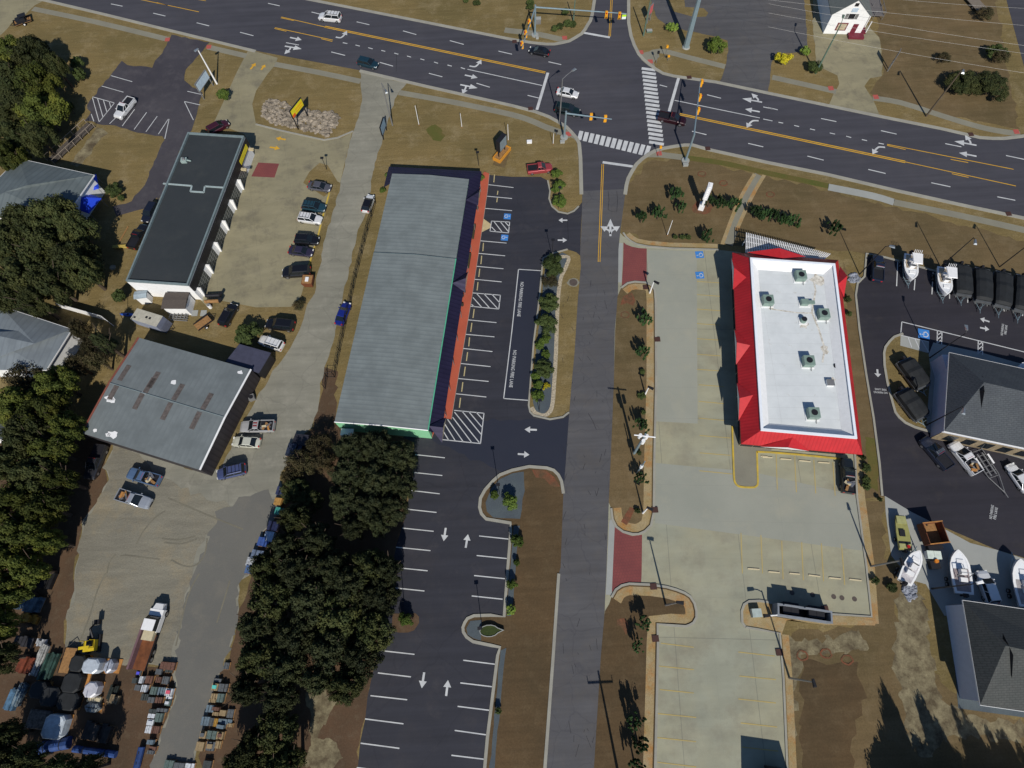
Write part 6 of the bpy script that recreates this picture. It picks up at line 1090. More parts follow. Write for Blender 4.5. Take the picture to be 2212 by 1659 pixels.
# signs
def board(name,label,basep,w_,z0,z1,rot,mat,posts=2,postm='dark',thick=.25,cat='sign'):
    g=G(basep); v=root(name,label,cat,(g.x,g.y,0),rot); MB().box(-w_/2,-thick/2,z0,w_/2,thick/2,z1).build('panel_frame',M[postm],v); 
    MB().box(-w_/2+.15,-thick/2-.03,z0+.15,w_/2-.15,-thick/2-.001,z1-.15).build('sign_face',mat,v); [MB().tube((x,0,0),(x,0,z0),.12,.12,6).build('post',M[postm],v) for x in ((-w_/2+.2,w_/2-.2) if posts==2 else (0,))]; return v
yel=plain('yellow_board',(.70,.62,.02),.5,var=.1)
v=board('roadside_sign','yellow and red billboard on black posts rising from the white rock bed','%s'and T(1,0,408,1065),4.2,3.0,5.0,R(62),yel); MB().box(-1.95,-.18,3.15,-1.0,-.16,3.8).build('red_panel',plain('orange_red',(.75,.12,.02),.5),v)
MB().box(-.7,-.18,3.5,1.7,-.161,3.75).box(-.7,-.18,4.1,1.7,-.161,4.4).build('sign_lettering',M['sigy'],v)
board('roadside_sign','pale blue sign board on black posts beside the back lane',T(1,0,1115,1165),3.0,1.2,3.4,R(78),plain('pale_blue_board',(.22,.34,.45),.4))
v=board('roadside_sign','tilted pale blue white sign board at the left asphalt entrance',T(0,0,1805,800),4.6,2.0,4.0,R(70),plain('white_blue_board',(.50,.62,.72),.4),postm='grey')
v=board('pylon_sign','black sign cabinet standing in an orange brick planter',T(1,0,2125,1340),2.6,2.0,4.7,R(55),plain('grey_sign_face',(.20,.25,.28),.4),thick=.9)
g=v.location; F=Matrix.Rotation(0,4,'Z'); m=MB(); [m.box(*q) for q in ((-2.1,-.9,0,2.1,-.75,.8),(-2.1,.75,0,2.1,.9,.8),(-2.1,-.75,0,-1.95,.75,.8),(1.95,-.75,0,2.1,.75,.8))]; m.build('orange_planter',plain('orange_brick',(.62,.27,.03),.7),v); MB().box(-1.9,-.7,0,1.9,.7,.6).build('planter_soil',M['wood'],v)
patch('sign_bed',TT(1,0,(2105,1275),(2205,1285),(2150,1452),(2045,1425)),'brown',.02)
v=board('pylon_sign','tall narrow white restaurant sign with white slats at the corner garden',T(2,1,1632,148),1.1,1.5,6.6,R(70),plain('blue_white_face',(.10,.13,.35),.5),postm='whitep',thick=.4); m=MB(); [m.box(-.7,-.42,3.2+k*.45,.7,.42,3.35+k*.45) for k in range(8)]; m.build('slats',M['whitep'],v); MB().box(-.6,-.5,0,.6,.5,1.2).build('base',M['whitep'],v)
v=board('banner_sign','purple and pink feather banner on white posts beside the house forecourt',T(3,0,1035,605),1.3,2.2,4.8,R(60),plain('purple_banner',(.10,.08,.30),.6),postm='grey',thick=.1)
v=board('roadside_sign','red and white sign on a post beside the tall green pole',T(2,0,1178,190),1.5,2.0,4.2,R(50),plain('red_white_board',(.55,.12,.12),.5),postm='grey')
for i,(a,b_) in enumerate(((T(1,0,1410,1085),T(1,0,1375,910)),(T(1,0,1780,1105),T(1,0,1760,980)),(T(1,0,2180,1220),T(1,0,2170,1065)),(T(2,0,355,1250),T(2,0,360,1145)),(T(2,1,1340,385),T(2,1,1408,190)))):
    g=G(a); h=[5.2,3.8,4.5,3.0,4.6][i]; v=root('flag_pole',['leftmost thin white pole on the lawn above the strip mall','second thin white pole on the lawn above the strip mall','thin white pole near the black sign cabinet','short thin white pole near the lower left signal mast','white pole with orange foot in the restaurant garden'][i],'pole',(g.x,g.y,0),0,'thin white poles'); MB().tube((0,0,.3),(0,0,h),.07,.05,6).build('pole',M['whitep'],v); MB().tube((0,0,0),(0,0,.35),.1,.1,6).build('foot',M['wood'],v)
# car park lights
for i,(c,r,b_,tp,lab) in enumerate([(3,1,(790,720),(1015,475),'dark car park light with pale lamp at the rock corner of the boat lot'),(3,1,(1490,655),(1785,410),'dark car park light behind the second white boat'),(3,1,(2000,655),(2290,420),'dark car park light behind the covered pontoon boats'),(3,1,(1397,1440),(1700,1215),'dark car park light at the corner of the showroom'),(3,2,(1370,370),(1680,205),'dark car park light at the lower corner of the grass island')]):
    off={0:(1070,478),1:(1790,440),2:(2300,440),3:(1715,1180),4:(1690,250)}[i]
    pole('car_park_light',lab,'car park light',T(c,r,*b_),T(c,r,*tp),.09,'dark',group='car park lights of the boat lot',arm=T(c,r,*off))
for i,(c,r,b_,tp,lab) in enumerate([(2,1,(1190,880),(1235,790),'white car park light at the first brick apron'),(2,2,(1150,105),(1185,48),'white car park light in the middle of the long verge'),(2,2,(1130,1130),(1178,1092),'white car park light at the second brick apron'),(2,3,(1310,270),(1420,250),'grey car park light on the curved island'),(3,2,(890,1590),(1145,1550),'grey car park light pointing at the small white boat'),(3,3,(182,892),(380,935),'grey car park light beside the brown field'),(3,3,(10,360),(-20,362),'white car park light beside the dumpster enclosure')]):
    pole('car_park_light',lab,'car park light',T(c,r,*b_),T(c,r,*tp),.13,'whitep' if i in(0,1,2,6) else 'grey',group='car park lights of the restaurant',arm=T(c,r,tp[0]+12,tp[1]-2),lampm='dark',hfix=None if i!=6 else 3.0)
g0=T(3,3,1395,130); pole('car_park_light','dark car park light with white lamp beside the lower right building','car park light',g0,T(3,3,1740,125),.1,'dark',arm=T(3,3,1805,75),lampm='whitep')
for i,(c,r,b_,h_,lab) in enumerate([(2,1,(345,560),5.0,'black car park light in the bush at the top of the planted island'),(1,2,(2105,965),6.6,'black car park light on the grey gravel island'),(1,3,(1930,470),5.6,'black car park light on the small kerbed island'),(1,3,(1262,240),5.4,'black car park light beside the tree island'),(1,0,(612,1465),3.2,'small dark lamp on the island of the repair shop'),(1,0,(1925,1430),3.6,'dark twin lamp at the corner of the strip mall'),(2,1,(400,150),6,'black car park light in the hedge of the upper island'),(2,2,(235,250),5.2,'black car park light at the lower end of the long planted island')]):
    g=G(T(c,r,*b_)); v=root('car_park_light',lab,'car park light',(g.x,g.y,0),0,'black lights of the mall car park'); MB().tube((0,0,0),(0,0,h_),.06,.05,6).build('pole',M['dark'],v); MB().box(-.3,-.22,h_,.3,.22,h_+.16).build('lamp_head',M['black'],v)
# utility poles with crossarm
v,h=pole('utility_pole','pale utility pole with crossarm and three white transformers on the long verge','utility pole',T(2,2,1055,612),T(2,2,1165,455),.2,'galv')
e0,e1=G(T(2,2,1055,455),h)-v.location,G(T(2,2,1240,475),h)-v.location; MB().tube((e0.x,e0.y,h),(e1.x,e1.y,h),.1,.1,6).build('crossarm',M['whitep'],v)
for k in range(3): a=R(20+k*120); MB().tube((math.cos(a)*.55,math.sin(a)*.55,h-2.6),(math.cos(a)*.55,math.sin(a)*.55,h-1.5),.3,.3,10).build('transformer',M['whitep'],v)
g=G((1338,1684)); v=root('utility_pole','timber utility pole below the frame casting a crossarm shadow on the verge','utility pole',(g.x,g.y,0)); MB().tube((0,0,0),(0,0,11.5),.2,.13,8).build('pole',M['polewood'],v); MB().box(-1.8,-.08,10.2,1.8,.08,10.4).box(-1.8,-.05,10.4,-1.7,.05,11).box(1.7,-.05,10.4,1.8,.05,11).build('crossarm',M['polewood'],v)
g=G(T(2,2,1075,790)); v=root('utility_pole','pale short utility pole hidden among the junipers of the verge','utility pole',(g.x,g.y,0)); MB().tube((0,0,0),(0,0,7.5),.13,.09,8).build('pole',M['galv'],v); MB().tube((0,0,4),(0,0,5),.25,.25,8).build('transformer',M['whitep'],v)
# overhead wires at the upper right
for i,(a,b_,ha_,hb_) in enumerate([((1500,-20),(2212,55),10,10),((1660,8),(2260,105),9.5,9.5),((1660,28),(2260,122),9,9),((1660,58),(2260,165),8.5,8.5),((1860,-10),(2260,20),10,10)]):
    A_,B_=G(a,ha_),G(b_,hb_); pts=[A_.lerp(B_,k/12)-Vector((0,0,4*.35*(k/12)*(1-k/12))) for k in range(13)]
    tag(MB().path(pts,.018,4).build('power_line',M['grey']),['highest','second','third','lowest','short'][i]+' of the thin overhead wires crossing the upper right field','wire','overhead wires')
# rocks
def rockheap(name,label,P,n,size,mats,kind=None,seed=1,zt=.2):
    rr=random.Random(seed); m=MB(); P=ccw(W(P)); xs=[p.x for p in P]; ys=[p.y for p in P]
    def inside(x,y):
        c=False
        for a,b_ in zip(P,P[1:]+P[:1]):
            if (a.y>y)!=(b_.y>y) and x<(b_.x-a.x)*(y-a.y)/(b_.y-a.y)+a.x: c=not c
        return c
    k=0
    while k<n:
        x,y=rr.uniform(min(xs),max(xs)),rr.uniform(min(ys),max(ys))
        if inside(x,y): s=rr.uniform(.5,1.3)*size; m.ell((x,y,s*.2),s,s*rr.uniform(.5,.9),s*.6,6,4,.5,rr); k+=1
    return tag(m.build(name,mats),label,'rocks',kind=kind)
rockheap('rock_bed','bed of pale jagged rocks around the yellow billboard',TT(1,0,(60,900),(100,860),(230,880),(330,930),(480,960),(640,970),(715,1000),(710,1080),(620,1180),(500,1150),(300,1100),(150,1080),(50,1000)),520,.55,plain('pale_rock',(.27,.23,.18),.9,var=.5,scale=1.2),'stuff')
rockheap('grey_rock_pile','small heap of grey stones below the small white boat',[(1951,1263),(1966,1258),(1978,1270),(1975,1292),(1962,1298),(1955,1280)],90,.4,plain('grey_rock',(.25,.27,.32),.9,var=.4),'stuff',2)
rockheap('grey_rock_pile','small heap of grey stones at the left kerb of the boat lot',TT(3,1,(700,720),(760,715),(800,760),(760,800),(700,780)),60,.35,plain('grey_rock',(.25,.27,.32),.9,var=.4),'stuff',3)
# manholes
for i,(x,y) in enumerate(((205,165),(380,183),(560,198),(630,208),(737,218))):
    g=G(T(3,3,x,y)); tag(MB().tube((0,0,.014),(0,0,.03),.36,.36,16).build('manhole_cover',plain('manhole',(.09,.07,.06),.7),None,(g.x,g.y,0)),f'round manhole cover above the dumpster enclosure, number {i+1} from the left','manhole','manhole covers')
tag(MB().tube((0,0,.045),(0,0,.06),.75,.75,20).build('manhole_cover',plain('manhole',(.09,.07,.06),.7),None,tuple(G(T(2,1,530,790)))),'large concrete ringed manhole beside the long planted island','manhole')
ring('manhole_ring',T(2,1,530,790),1.15,'walk',.034)
# raised white planter on the small island
g=G(T(1,3,1990,490)); v=root('raised_planter','teardrop raised white planter with green plants on the small kerbed island','planter',(g.x,g.y,0)); pp=[Vector((math.cos(a)*1.7+(.9 if abs(a)<.1 else 0),math.sin(a)*1.0,0)) for a in [k*math.pi/7 for k in range(14)]]; pp=[p*.85 for p in pp]; ringwall(pp,.1,0,.6).build('wall',M['walk_new'],v); MB().poly(ccw(inset(pp,.1)),.5).build('planting',M['hedgedark'],v)
# ================================================================= stone yard (lower left)
PK='pallets of stone in the yard'
def pal(x,y,w_,d_,col,lab,h_=.8,rot=-4,second=None,name='stone_pallet',cat='pallet'):
    g=G((x,y)); v=root(name,lab,cat,(g.x,g.y,.02),R(rot),PK); MB().box(-w_/2,-d_/2,0,w_/2,d_/2,.12).build('pallet',M['wood'],v)
    rr=random.Random(int(x*7+y)); m=MB(); nx=rr.choice((2,3,4)); z=.12
    for k in range(nx): m.box(-w_/2+.05+k*(w_-.1)/nx,-d_/2+.05,z,-w_/2+.0+(k+1)*(w_-.1)/nx,d_/2-.05,h_-rr.uniform(0,.25))
    m.build('stone_stack',plain('stone',col,.85,var=.3,scale=3),v)
    if second: MB().box(-w_*.3,-d_*.2,h_,w_*.25,d_*.25,h_+.08).build('wrapping',plain('wrap',second,.5),v)
GR=(.10,.11,.12); DG=(.05,.06,.06); TN=(.30,.22,.12); BR=(.14,.07,.05); BL=(.13,.18,.22); WT=(.55,.58,.62); TL=(.10,.14,.13)
cn={GR:'grey',DG:'dark grey',TN:'tan',BR:'reddish brown',BL:'blue grey',WT:'white wrapped',TL:'greenish'}
left=[(460,240,200,120,BR),(340,320,90,90,GR),(470,310,100,60,DG),(350,430,70,90,BR),(205,430,100,120,BR),(430,440,100,120,GR),(55,340,70,90,GR,(.10,.10,.7)),(110,430,60,110,WT),(20,440,70,90,DG),(50,540,90,90,GR),(150,550,80,110,WT),(275,580,95,120,TL),(370,590,90,120,BL),(490,600,95,110,WT,(.6,.1,.15)),(470,680,95,50,WT),(150,670,100,100,DG),(235,710,90,90,GR),(345,710,90,90,BR),(460,750,90,90,TL,WT),(390,850,140,60,GR),(270,860,110,60,DG),(235,930,95,70,WT),(345,950,100,130,TL),(215,1020,100,90,WT,WT),(190,1120,90,110,WT),(300,1120,100,110,BR),(230,1290,90,70,BL),(250,1380,100,60,BR),(230,1430,90,60,GR)]
right=[(1265,240,80,110,GR),(1150,440,110,60,GR),(1120,530,100,110,TN,(.1,.5,.45)),(1230,540,120,120,GR),(1110,660,90,90,TN),(1200,680,90,130,TL),(1085,720,90,60,TN),(1050,830,110,110,BL),(1140,830,100,60,BR),(1130,900,90,60,TN),(1225,890,90,90,TN),(1320,900,90,130,GR),(990,1000,110,130,BL),(1080,1010,60,120,GR),(1130,1020,60,120,(.42,.24,.05)),(1250,1010,180,80,BL),(1320,1060,70,60,TN),(1200,1075,110,60,BL),(955,1190,90,110,TN,GR),(1080,1190,130,120,TL),(1190,1200,90,110,TN,BR),(910,1350,110,130,TN),(1050,1350,120,130,GR,TN),(1150,1330,80,110,TN),(480,1600,130,120,TL),(620,1620,140,90,GR),(760,1620,120,70,WT),(1010,1600,110,110,DG)]
cn[(.42,.24,.05)]='orange'
ordn='first second third fourth fifth sixth seventh eighth ninth tenth eleventh twelfth'.split()
for side,lst in (('left of the gravel drive',left),('right of the gravel drive',right)):
    cnt={}
    for e in sorted(lst,key=lambda q:q[1]):
        x,y,w_,d_,col=e[:5]; cnt[col]=cnt.get(col,0)+1; sx=400+x*.211; sy=1900+y*.211
        pal(sx*.7373,sy*.7373,w_*.211/18.5,d_*.211/18.5*.8,col,f'{ordn[cnt[col]-1]} {cn[col]} stone pallet from the top, {side}',random.Random(int(x)).uniform(.5,1.0),-7,e[5] if len(e)>5 else None)
for i,(x,y,w_,l_,c_,lb) in enumerate([(653,953,2.6,2.0,(.02,.02,.03),'black covered box'),(638,975,2.4,2.2,(.02,.03,.06),'dark blue covered box'),(612,1063,1.6,1.4,(.03,.04,.10),'small dark blue stack'),(604,1085,1.3,1.2,(.40,.22,.06),'orange brown stack'),(607,1106,1.4,1.2,(.05,.28,.24),'turquoise topped stack'),(594,1138,1.6,1.5,(.50,.35,.42),'pale pink wrapped stack'),(585,1160,1.6,1.6,(.45,.55,.68),'white and blue wrapped stack'),(573,1172,1.8,1.4,(.04,.09,.30),'bright blue covered stack'),(560,1200,1.8,1.5,(.12,.16,.24),'blue grey stack'),(548,1215,1.8,1.4,(.40,.42,.45),'pale grey stack'),(545,1232,1.6,1.3,(.08,.14,.28),'dull blue stack')]):
    g=G((x,y)); v=root('covered_stack',lb+' at the tree edge of the back lane','pallet',(g.x,g.y,0),R(-12)); MB().box(-w_/2,-l_/2,0,w_/2,l_/2,.12).build('pallet',M['wood'],v); m=MB(); [m.box(-w_/2+k*w_/3+.03,-l_/2+.05,.12,-w_/2+(k+1)*w_/3-.03,l_/2-.05,.7+.15*((k+i)%3)) for k in range(3)]; m.build('load',plain('load',c_,.6,var=.4,scale=2),v)
def heap(x,y,w_,d_,h_,mat,name,lab,cat,rot=0,extra=None,rnd=.25):
    g=G((x,y)); v=root(name,lab,cat,(g.x,g.y,0),R(rot)); m=MB(); a=w_/2;b_=d_/2
    def oct_(a,b_,k,z): return [Vector(p) for p in ((-a+k,-b_,z),(a-k,-b_,z),(a,-b_+k,z),(a,b_-k,z),(a-k,b_,z),(-a+k,b_,z),(-a,b_-k,z),(-a,-b_+k,z))]
    loft(m,[oct_(a,b_,rnd,.15),oct_(a,b_,rnd,h_-.15),oct_(a-.15,b_-.15,rnd,h_)]); m.build('cover',mat,v); MB().box(-a,-b_,0,a+(extra or 0),b_,.14).build('pallet',M['orangewood'],v); return v
bc=M['blackcover']
for i,(x,y,w_,d_,mat,lab) in enumerate([(181,1432,2.3,2.2,bc,'black covered pallet left of the big silver wrapped one'),(168,1473,2.6,2.6,bc,'large black covered pallet with orange wood side in the middle of the stack yard'),(94,1489,2.3,2.2,bc,'leftmost black covered pallet in the lower row'),(120,1503,2.6,2.5,bc,'second black covered pallet in the lower row'),(158,1513,2.9,2.3,bc,'rightmost black covered pallet in the lower row'),(214,1437,2.4,2.0,plain('silver_wrap',(.45,.50,.56),.35,var=.15),'big silver wrapped pallet on orange wood beside the excavator'),(248,1438,1.2,1.9,plain('silver_wrap',(.35,.38,.45),.35,var=.3),'narrow silver wrapped pallet right of the big silver one'),(210,1488,1.9,2.0,plain('pale_grey_wrap',(.5,.5,.55),.4),'pale grey domed wrapped pallet'),(208,1510,2.0,.8,M['wstopw'],'thin cream covered pallet below the pale grey one'),(207,1527,2.2,1.2,plain('camo_wrap',(.2,.22,.22),.6,var=.9,scale=2),'black and white patched cover below the cream one'),(132,1567,2.9,3.0,plain('silver_wrap',(.5,.56,.62),.35,var=.2),'large silver wrapped pallet in the bottom rows'),(89,1553,3.0,2.4,plain('grey_lumps',(.16,.13,.11),.9,var=.5,scale=3),'heap of broken grey pallets beside the lower silver one')]):
    heap(x,y,w_,d_,[1.5,1.5,1.3,1.3,1.3,2.0,1.6,1.6,.7,1.0,1.7,.8][i],mat,'covered_pallet',lab,'pallet',-8,.4 if i in(1,5,6) else 0,.5 if i not in (8,11) else .1)
rk=random.Random(8)
for i,(x,y,w_,l_,col,lab,nm,cat) in enumerate([(90,1425,1.2,4.5,(.6,.6,.58),'stack of long white planks left of the black pallets','plank_stack','planks'),(62,1435,2.4,2.4,(.22,.05,.02),'pile of red brown bricks beside the white planks','brick_pile','bricks'),(112,1440,1.6,4.0,(.04,.10,.08),'dark green slabs leaning on a pallet','slab_stack','slabs'),(95,1388,1.1,1.1,(.6,.62,.65),'white rounded sack above the white planks','sack','sack'),(33,1510,1.6,3.0,(.12,.25,.40),'blue and white bundle at the left edge of the yard','bundle','bundle'),(50,1500,.9,3.2,(.25,.33,.38),'pale grey beam bundle next to the blue one','bundle','bundle'),(215,1580,4.0,2.4,(.06,.05,.045),'rows of dark stone slabs at the bottom of the yard','slab_stack','slabs'),(248,1495,1.2,2.2,(.02,.03,.025),'black tarpaulin heap right of the domed pallet','tarpaulin','tarpaulin'),(250,1510,1.5,1.4,(.35,.26,.15),'pile of split firewood right of the domed pallet','firewood','firewood'),(68,1302,4.0,2.6,(.14,.22,.30),'pale blue tarpaulin covered trailer under the left trees','covered_trailer','trailer'),(70,1337,2.6,1.6,(.48,.24,.03),'orange timber rack under the left trees','timber_rack','rack'),(95,1252,4.0,2.6,(.012,.012,.015),'black covered trailer in the shade of the left trees','covered_trailer','trailer'),(60,1385,2.6,1.8,(.04,.04,.05),'dark crates at the left below the timber rack','crates','crates')]):
    g=G((x,y)); v=root(nm,lab,cat,(g.x,g.y,0),R(-12)); col=tuple(x_*.65 for x_ in col); mt=plain('pile_material',col,.7,var=.5,scale=1.2); m=MB(); n_=5
    for k in range(n_): m.box(-w_/2+k*w_/n_+.02,-l_/2+rk.uniform(0,.4),.1,-w_/2+(k+1)*w_/n_,l_/2-rk.uniform(0,.4),rk.uniform(.5,1.1))
    m.build('stacked_pieces',mt,v); MB().box(-w_/2,-l_/2+.2,0,w_/2,l_/2-.2,.1).build('base_timber',M['wood'],v)
for i,(a,b_,r_,mt,lab) in enumerate([(T(0,3,630,1495),T(0,3,990,1545),.45,'bluetarp','long blue tarpaulin roll at the bottom of the yard'),(T(0,3,1165,1659),T(0,3,1210,1480),.45,'bluetarp','upright lying blue roll beside the stone pallets'),(T(0,3,330,1490),T(0,3,600,1440),.8,'bluetarp','crumpled dark blue tarpaulin at the bottom left')]):
    A_,B_=G(a,.4),G(b_,.4); o=root('tarpaulin_roll',lab,'tarpaulin',(A_.x,A_.y,0)); MB().tube((0,0,.4),(B_.x-A_.x,B_.y-A_.y,.4),r_,r_,10).build('roll',M[mt],o); m=MB(); [m.tube(Vector((B_.x-A_.x,B_.y-A_.y,.4))*f+Vector((0,0,.4*(1-f)))-Vector((.06,0,0)),Vector((B_.x-A_.x,B_.y-A_.y,.4))*f+Vector((0,0,.4*(1-f)))+Vector((.06,0,0)),r_+.03,r_+.03,10) for f in (.25,.75)]; m.build('straps',M['black'],o)
# ================================================================= vegetation
def leafmesh(name,mat,n,seed,clumps=26,leaf=.075,zs=.75,hollow=.55,spiky=False,cr=(.20,.38)):
    rr=random.Random(seed); vs=[];fs=[]
    cl=[]
    for i in range(clumps):
        z=rr.uniform(-.15,1); a=rr.uniform(0,6.283); q=math.sqrt(max(0,1-max(z,0)**2)); d=rr.uniform(hollow,.86) if rr.random()<.8 else rr.uniform(.1,hollow)
        cl.append((Vector((q*math.cos(a)*d,q*math.sin(a)*d,z*d*zs)),rr.uniform(*cr)))
    for i in range(n):
        c,r_=rr.choice(cl); d=Vector((rr.gauss(0,1),rr.gauss(0,1),rr.gauss(.25,1))).normalized(); p=c+d*r_*rr.uniform(.55,1.08)
        if spiky: p=c+Vector((d.x*.25,d.y*.25,abs(d.z)*1.3))*r_*rr.uniform(.2,1.5)
        nn=(d+Vector((rr.uniform(-.7,.7),rr.uniform(-.7,.7),rr.uniform(-.4,.8)))).normalized(); u=nn.cross(Vector((rr.uniform(-1,1),rr.uniform(-1,1),.1))).normalized(); w_=nn.cross(u); s=leaf*rr.uniform(.6,1.35); k=len(vs)
        vs+=[tuple(p+u*s),tuple(p+w_*s*.7),tuple(p-u*s*.9+w_*s*.1),tuple(p-w_*s*.75)]; fs.append((k,k+1,k+2,k+3))
    me=bpy.data.meshes.new(name); me.from_pydata(vs,[],fs); me.materials.append(mat); return me
def limbs(seed,h,r,spread=.3):
    rr=random.Random(seed); m=MB(); m.tube((0,0,0),(0,0,h*.55),r,r*.7,7)
    for i in range(7):
        a=i*.9+rr.uniform(0,.5); z=h*rr.uniform(.35,.55); e=(math.cos(a)*h*spread*rr.uniform(.5,1),math.sin(a)*h*spread*rr.uniform(.5,1),h*rr.uniform(.65,.95)); m.tube((0,0,z),e,r*.4,r*.12,5)
    return m
LM={}
for k,(mt,n,cl,lf,kw) in {'oak':('oak',15000,75,.040,dict(cr=(.12,.27))),'oaklight':('oaklight',13000,60,.043,dict(cr=(.12,.28))),'cedar':('cedar',16000,90,.036,dict(cr=(.10,.24))),'thin':('brownleaf',4200,34,.045,{}),'hedge':('hedge',3800,30,.085,dict(hollow=.5)),'hedgedark':('hedgedark',3800,30,.085,dict(hollow=.5)),'lime':('limebush',1800,20,.09,{}),'yellowb':('yellowbush',1500,18,.1,{}),'juniper':('juniper',3200,24,.075,dict(spiky=True,zs=.5)),'pine':('cedar',5000,26,.06,dict(hollow=.25))}.items():
    LM[k]=[leafmesh(k+'_crown',M[mt],n,s*17+len(k),cl,lf,**kw) for s in range(3 if n>3000 else 2)]
TRK=[limbs(s,1,.035).mesh('trunk',M['bark']) for s in range(3)]
ti=[0]
def tree(name,label,cat,pos,rpx,h,kind,group=None,zsc=None):
    ti[0]+=1; i=ti[0]; rr=random.Random(i*5+1)
    c=G(pos,h*.55); sc=rpx/FPX*((HC-h*.5)/(-( (RT*((pos[0]-1106)/FPX)-UP*((pos[1]-829.5)/FPX)+FW).z)))
    v=root(name,label,cat,(c.x,c.y,0),rr.uniform(0,6.28),group); t_=bpy.data.objects.new('trunk',TRK[i%3]); C.objects.link(t_); t_.parent=v; t_.scale=(h,h,h)
    cr=bpy.data.objects.new('crown',LM[kind][i%len(LM[kind])]); C.objects.link(cr); cr.parent=v; zz=zsc or h*.62; cr.location=(0,0,h-zz*.78); cr.scale=(sc,sc*rr.uniform(.88,1.08),zz); return v
OK=[(22,115,42),(70,120,48),(20,175,48),(80,185,50),(125,150,24),(35,235,52),(95,245,50),(20,300,45),(85,300,40),(30,345,32)]
for i,(x,y,r_) in enumerate(OK): tree('oak_tree',f'dark green oak in the grove left of the top car park, number {i+1} from top','tree',(x,y),r_,8.5,'oak' if i%3 else 'oaklight','oaks left of the top car park')
for i,(x,y,r_) in enumerate([(150,232,11),(172,160,14),(165,135,13)]): tree('small_tree',f'small shrub tree at the edge of the left grove, {["lowest","middle","top"][i]} of three','tree',(x,y),r_,3,'hedgedark','small trees beside the left grove')
OK=[(120,470,50),(60,490,48),(170,500,42),(20,530,50),(95,545,55),(160,560,50),(50,600,55),(120,615,48),(185,590,38),(20,640,38),(80,655,30)]
for i,(x,y,r_) in enumerate(OK): tree('live_oak',f'dense live oak between blue awnings and white fence, number {i+1} from the top','tree',(x,y),r_,10,'oak','live oaks behind the repair shop')
OK=[(205,745,26,'thin'),(175,715,20,'thin'),(232,745,20,'cedar'),(215,780,24,'thin'),(170,790,26,'thin'),(60,825,44,'thin'),(130,830,40,'oaklight'),(40,880,48,'oaklight'),(105,890,50,'oaklight'),(150,925,36,'oaklight'),(60,945,50,'oak'),(120,975,44,'oaklight'),(20,1000,50,'oak'),(80,1030,50,'oak'),(140,1040,30,'oaklight'),(40,1090,52,'oaklight'),(105,1100,45,'oaklight'),(60,1155,52,'oaklight'),(110,1170,28,'oaklight'),(20,1210,50,'oaklight'),(70,1230,40,'oaklight'),(25,1280,40,'oaklight'),(10,1350,34,'oaklight'),(8,1420,34,'oak')]
for i,(x,y,r_,k_) in enumerate(OK): tree('oak_tree' if k_!='thin' else 'bare_brown_tree',f'{"thin brownish" if k_=="thin" else ("yellow green" if k_=="oaklight" else "dark green")} tree left of the warehouse, number {i+1} from the top','tree',(x,y),r_,9 if k_!='thin' else 6.5,k_,'trees left of the warehouse')
for i,(x,y,r_) in enumerate([(15,1590,34),(60,1640,36),(130,1662,34),(190,1665,30),(15,1655,40)]): tree('oak_tree',f'dark tree along the bottom left edge, number {i+1} from the left','tree',(x,y),r_,8,'oak','trees at the bottom left edge')
ME=[(760,975,42),(815,968,46),(862,990,42),(755,1030,46),(820,1040,52),(866,1050,36),(745,1085,42),(800,1100,48),(850,1100,38),(765,1140,30),(820,1135,28)]
for i,(x,y,r_) in enumerate(ME): tree('cedar_tree',f'dark cedar in the block below the green wall, number {i+1} from top','tree',(x,y),r_,7.5,'cedar','cedars below the strip mall')
ME=[(690,960,30,'thin'),(650,1000,34,'thin'),(700,1000,26,'thin'),(640,1060,34,'oak'),(670,1085,30,'oak'),(625,1030,20,'thin')]
for i,(x,y,r_,k_) in enumerate(ME): tree('scrub_tree',f'sparse scrub tree between lane and cedars, number {i+1} from the top','tree',(x,y),r_,5,k_,'scrub trees beside the back lane')
ME=[(640,1120,36),(690,1165,42),(620,1185,40),(580,1225,36),(650,1235,52),(722,1228,42),(800,1225,46),(840,1235,34),(760,1265,56),(590,1290,52),(675,1305,60),(820,1290,50),(740,1335,60),(560,1355,44),(640,1375,58),(810,1365,44),(715,1410,56),(780,1420,48),(560,1420,46),(620,1440,50),(690,1465,36),(750,1478,42),(540,1485,40),(610,1500,42)]
for i,(x,y,r_) in enumerate(ME): tree('live_oak',f'big dark live oak in the central grove, number {i+1} from top','tree',(x,y),r_,9,'cedar' if i%3 else 'oak','live oaks of the central grove')
for i,(x,y,r_) in enumerate([(600,1575,48),(550,1610,40),(630,1640,30),(520,1655,40),(590,1660,44)]): tree('live_oak',f'dark live oak left of the sandy ground, number {i+1} from the top','tree',(x,y),r_,8,'oak','live oaks at the bottom centre')
tree('round_tree','round dark tree between the lone black car and the white off road vehicle','tree',(535,722),28,3.6,'hedgedark')
tree('scrub_bush','scrubby bush at the lower corner of the repair shop lot','bush',(646,660),14,2,'thin'); tree('bush','dark bush at the blue kayak','bush',T(0,1,1030,910),16,3,'hedgedark')
tree('bush','small green bush beside the lawn behind the repair shop','bush',(245,410),18,2,'hedgedark'); tree('bush','tiny bush on the lawn edge','bush',(262,428),8,1.2,'hedgedark')
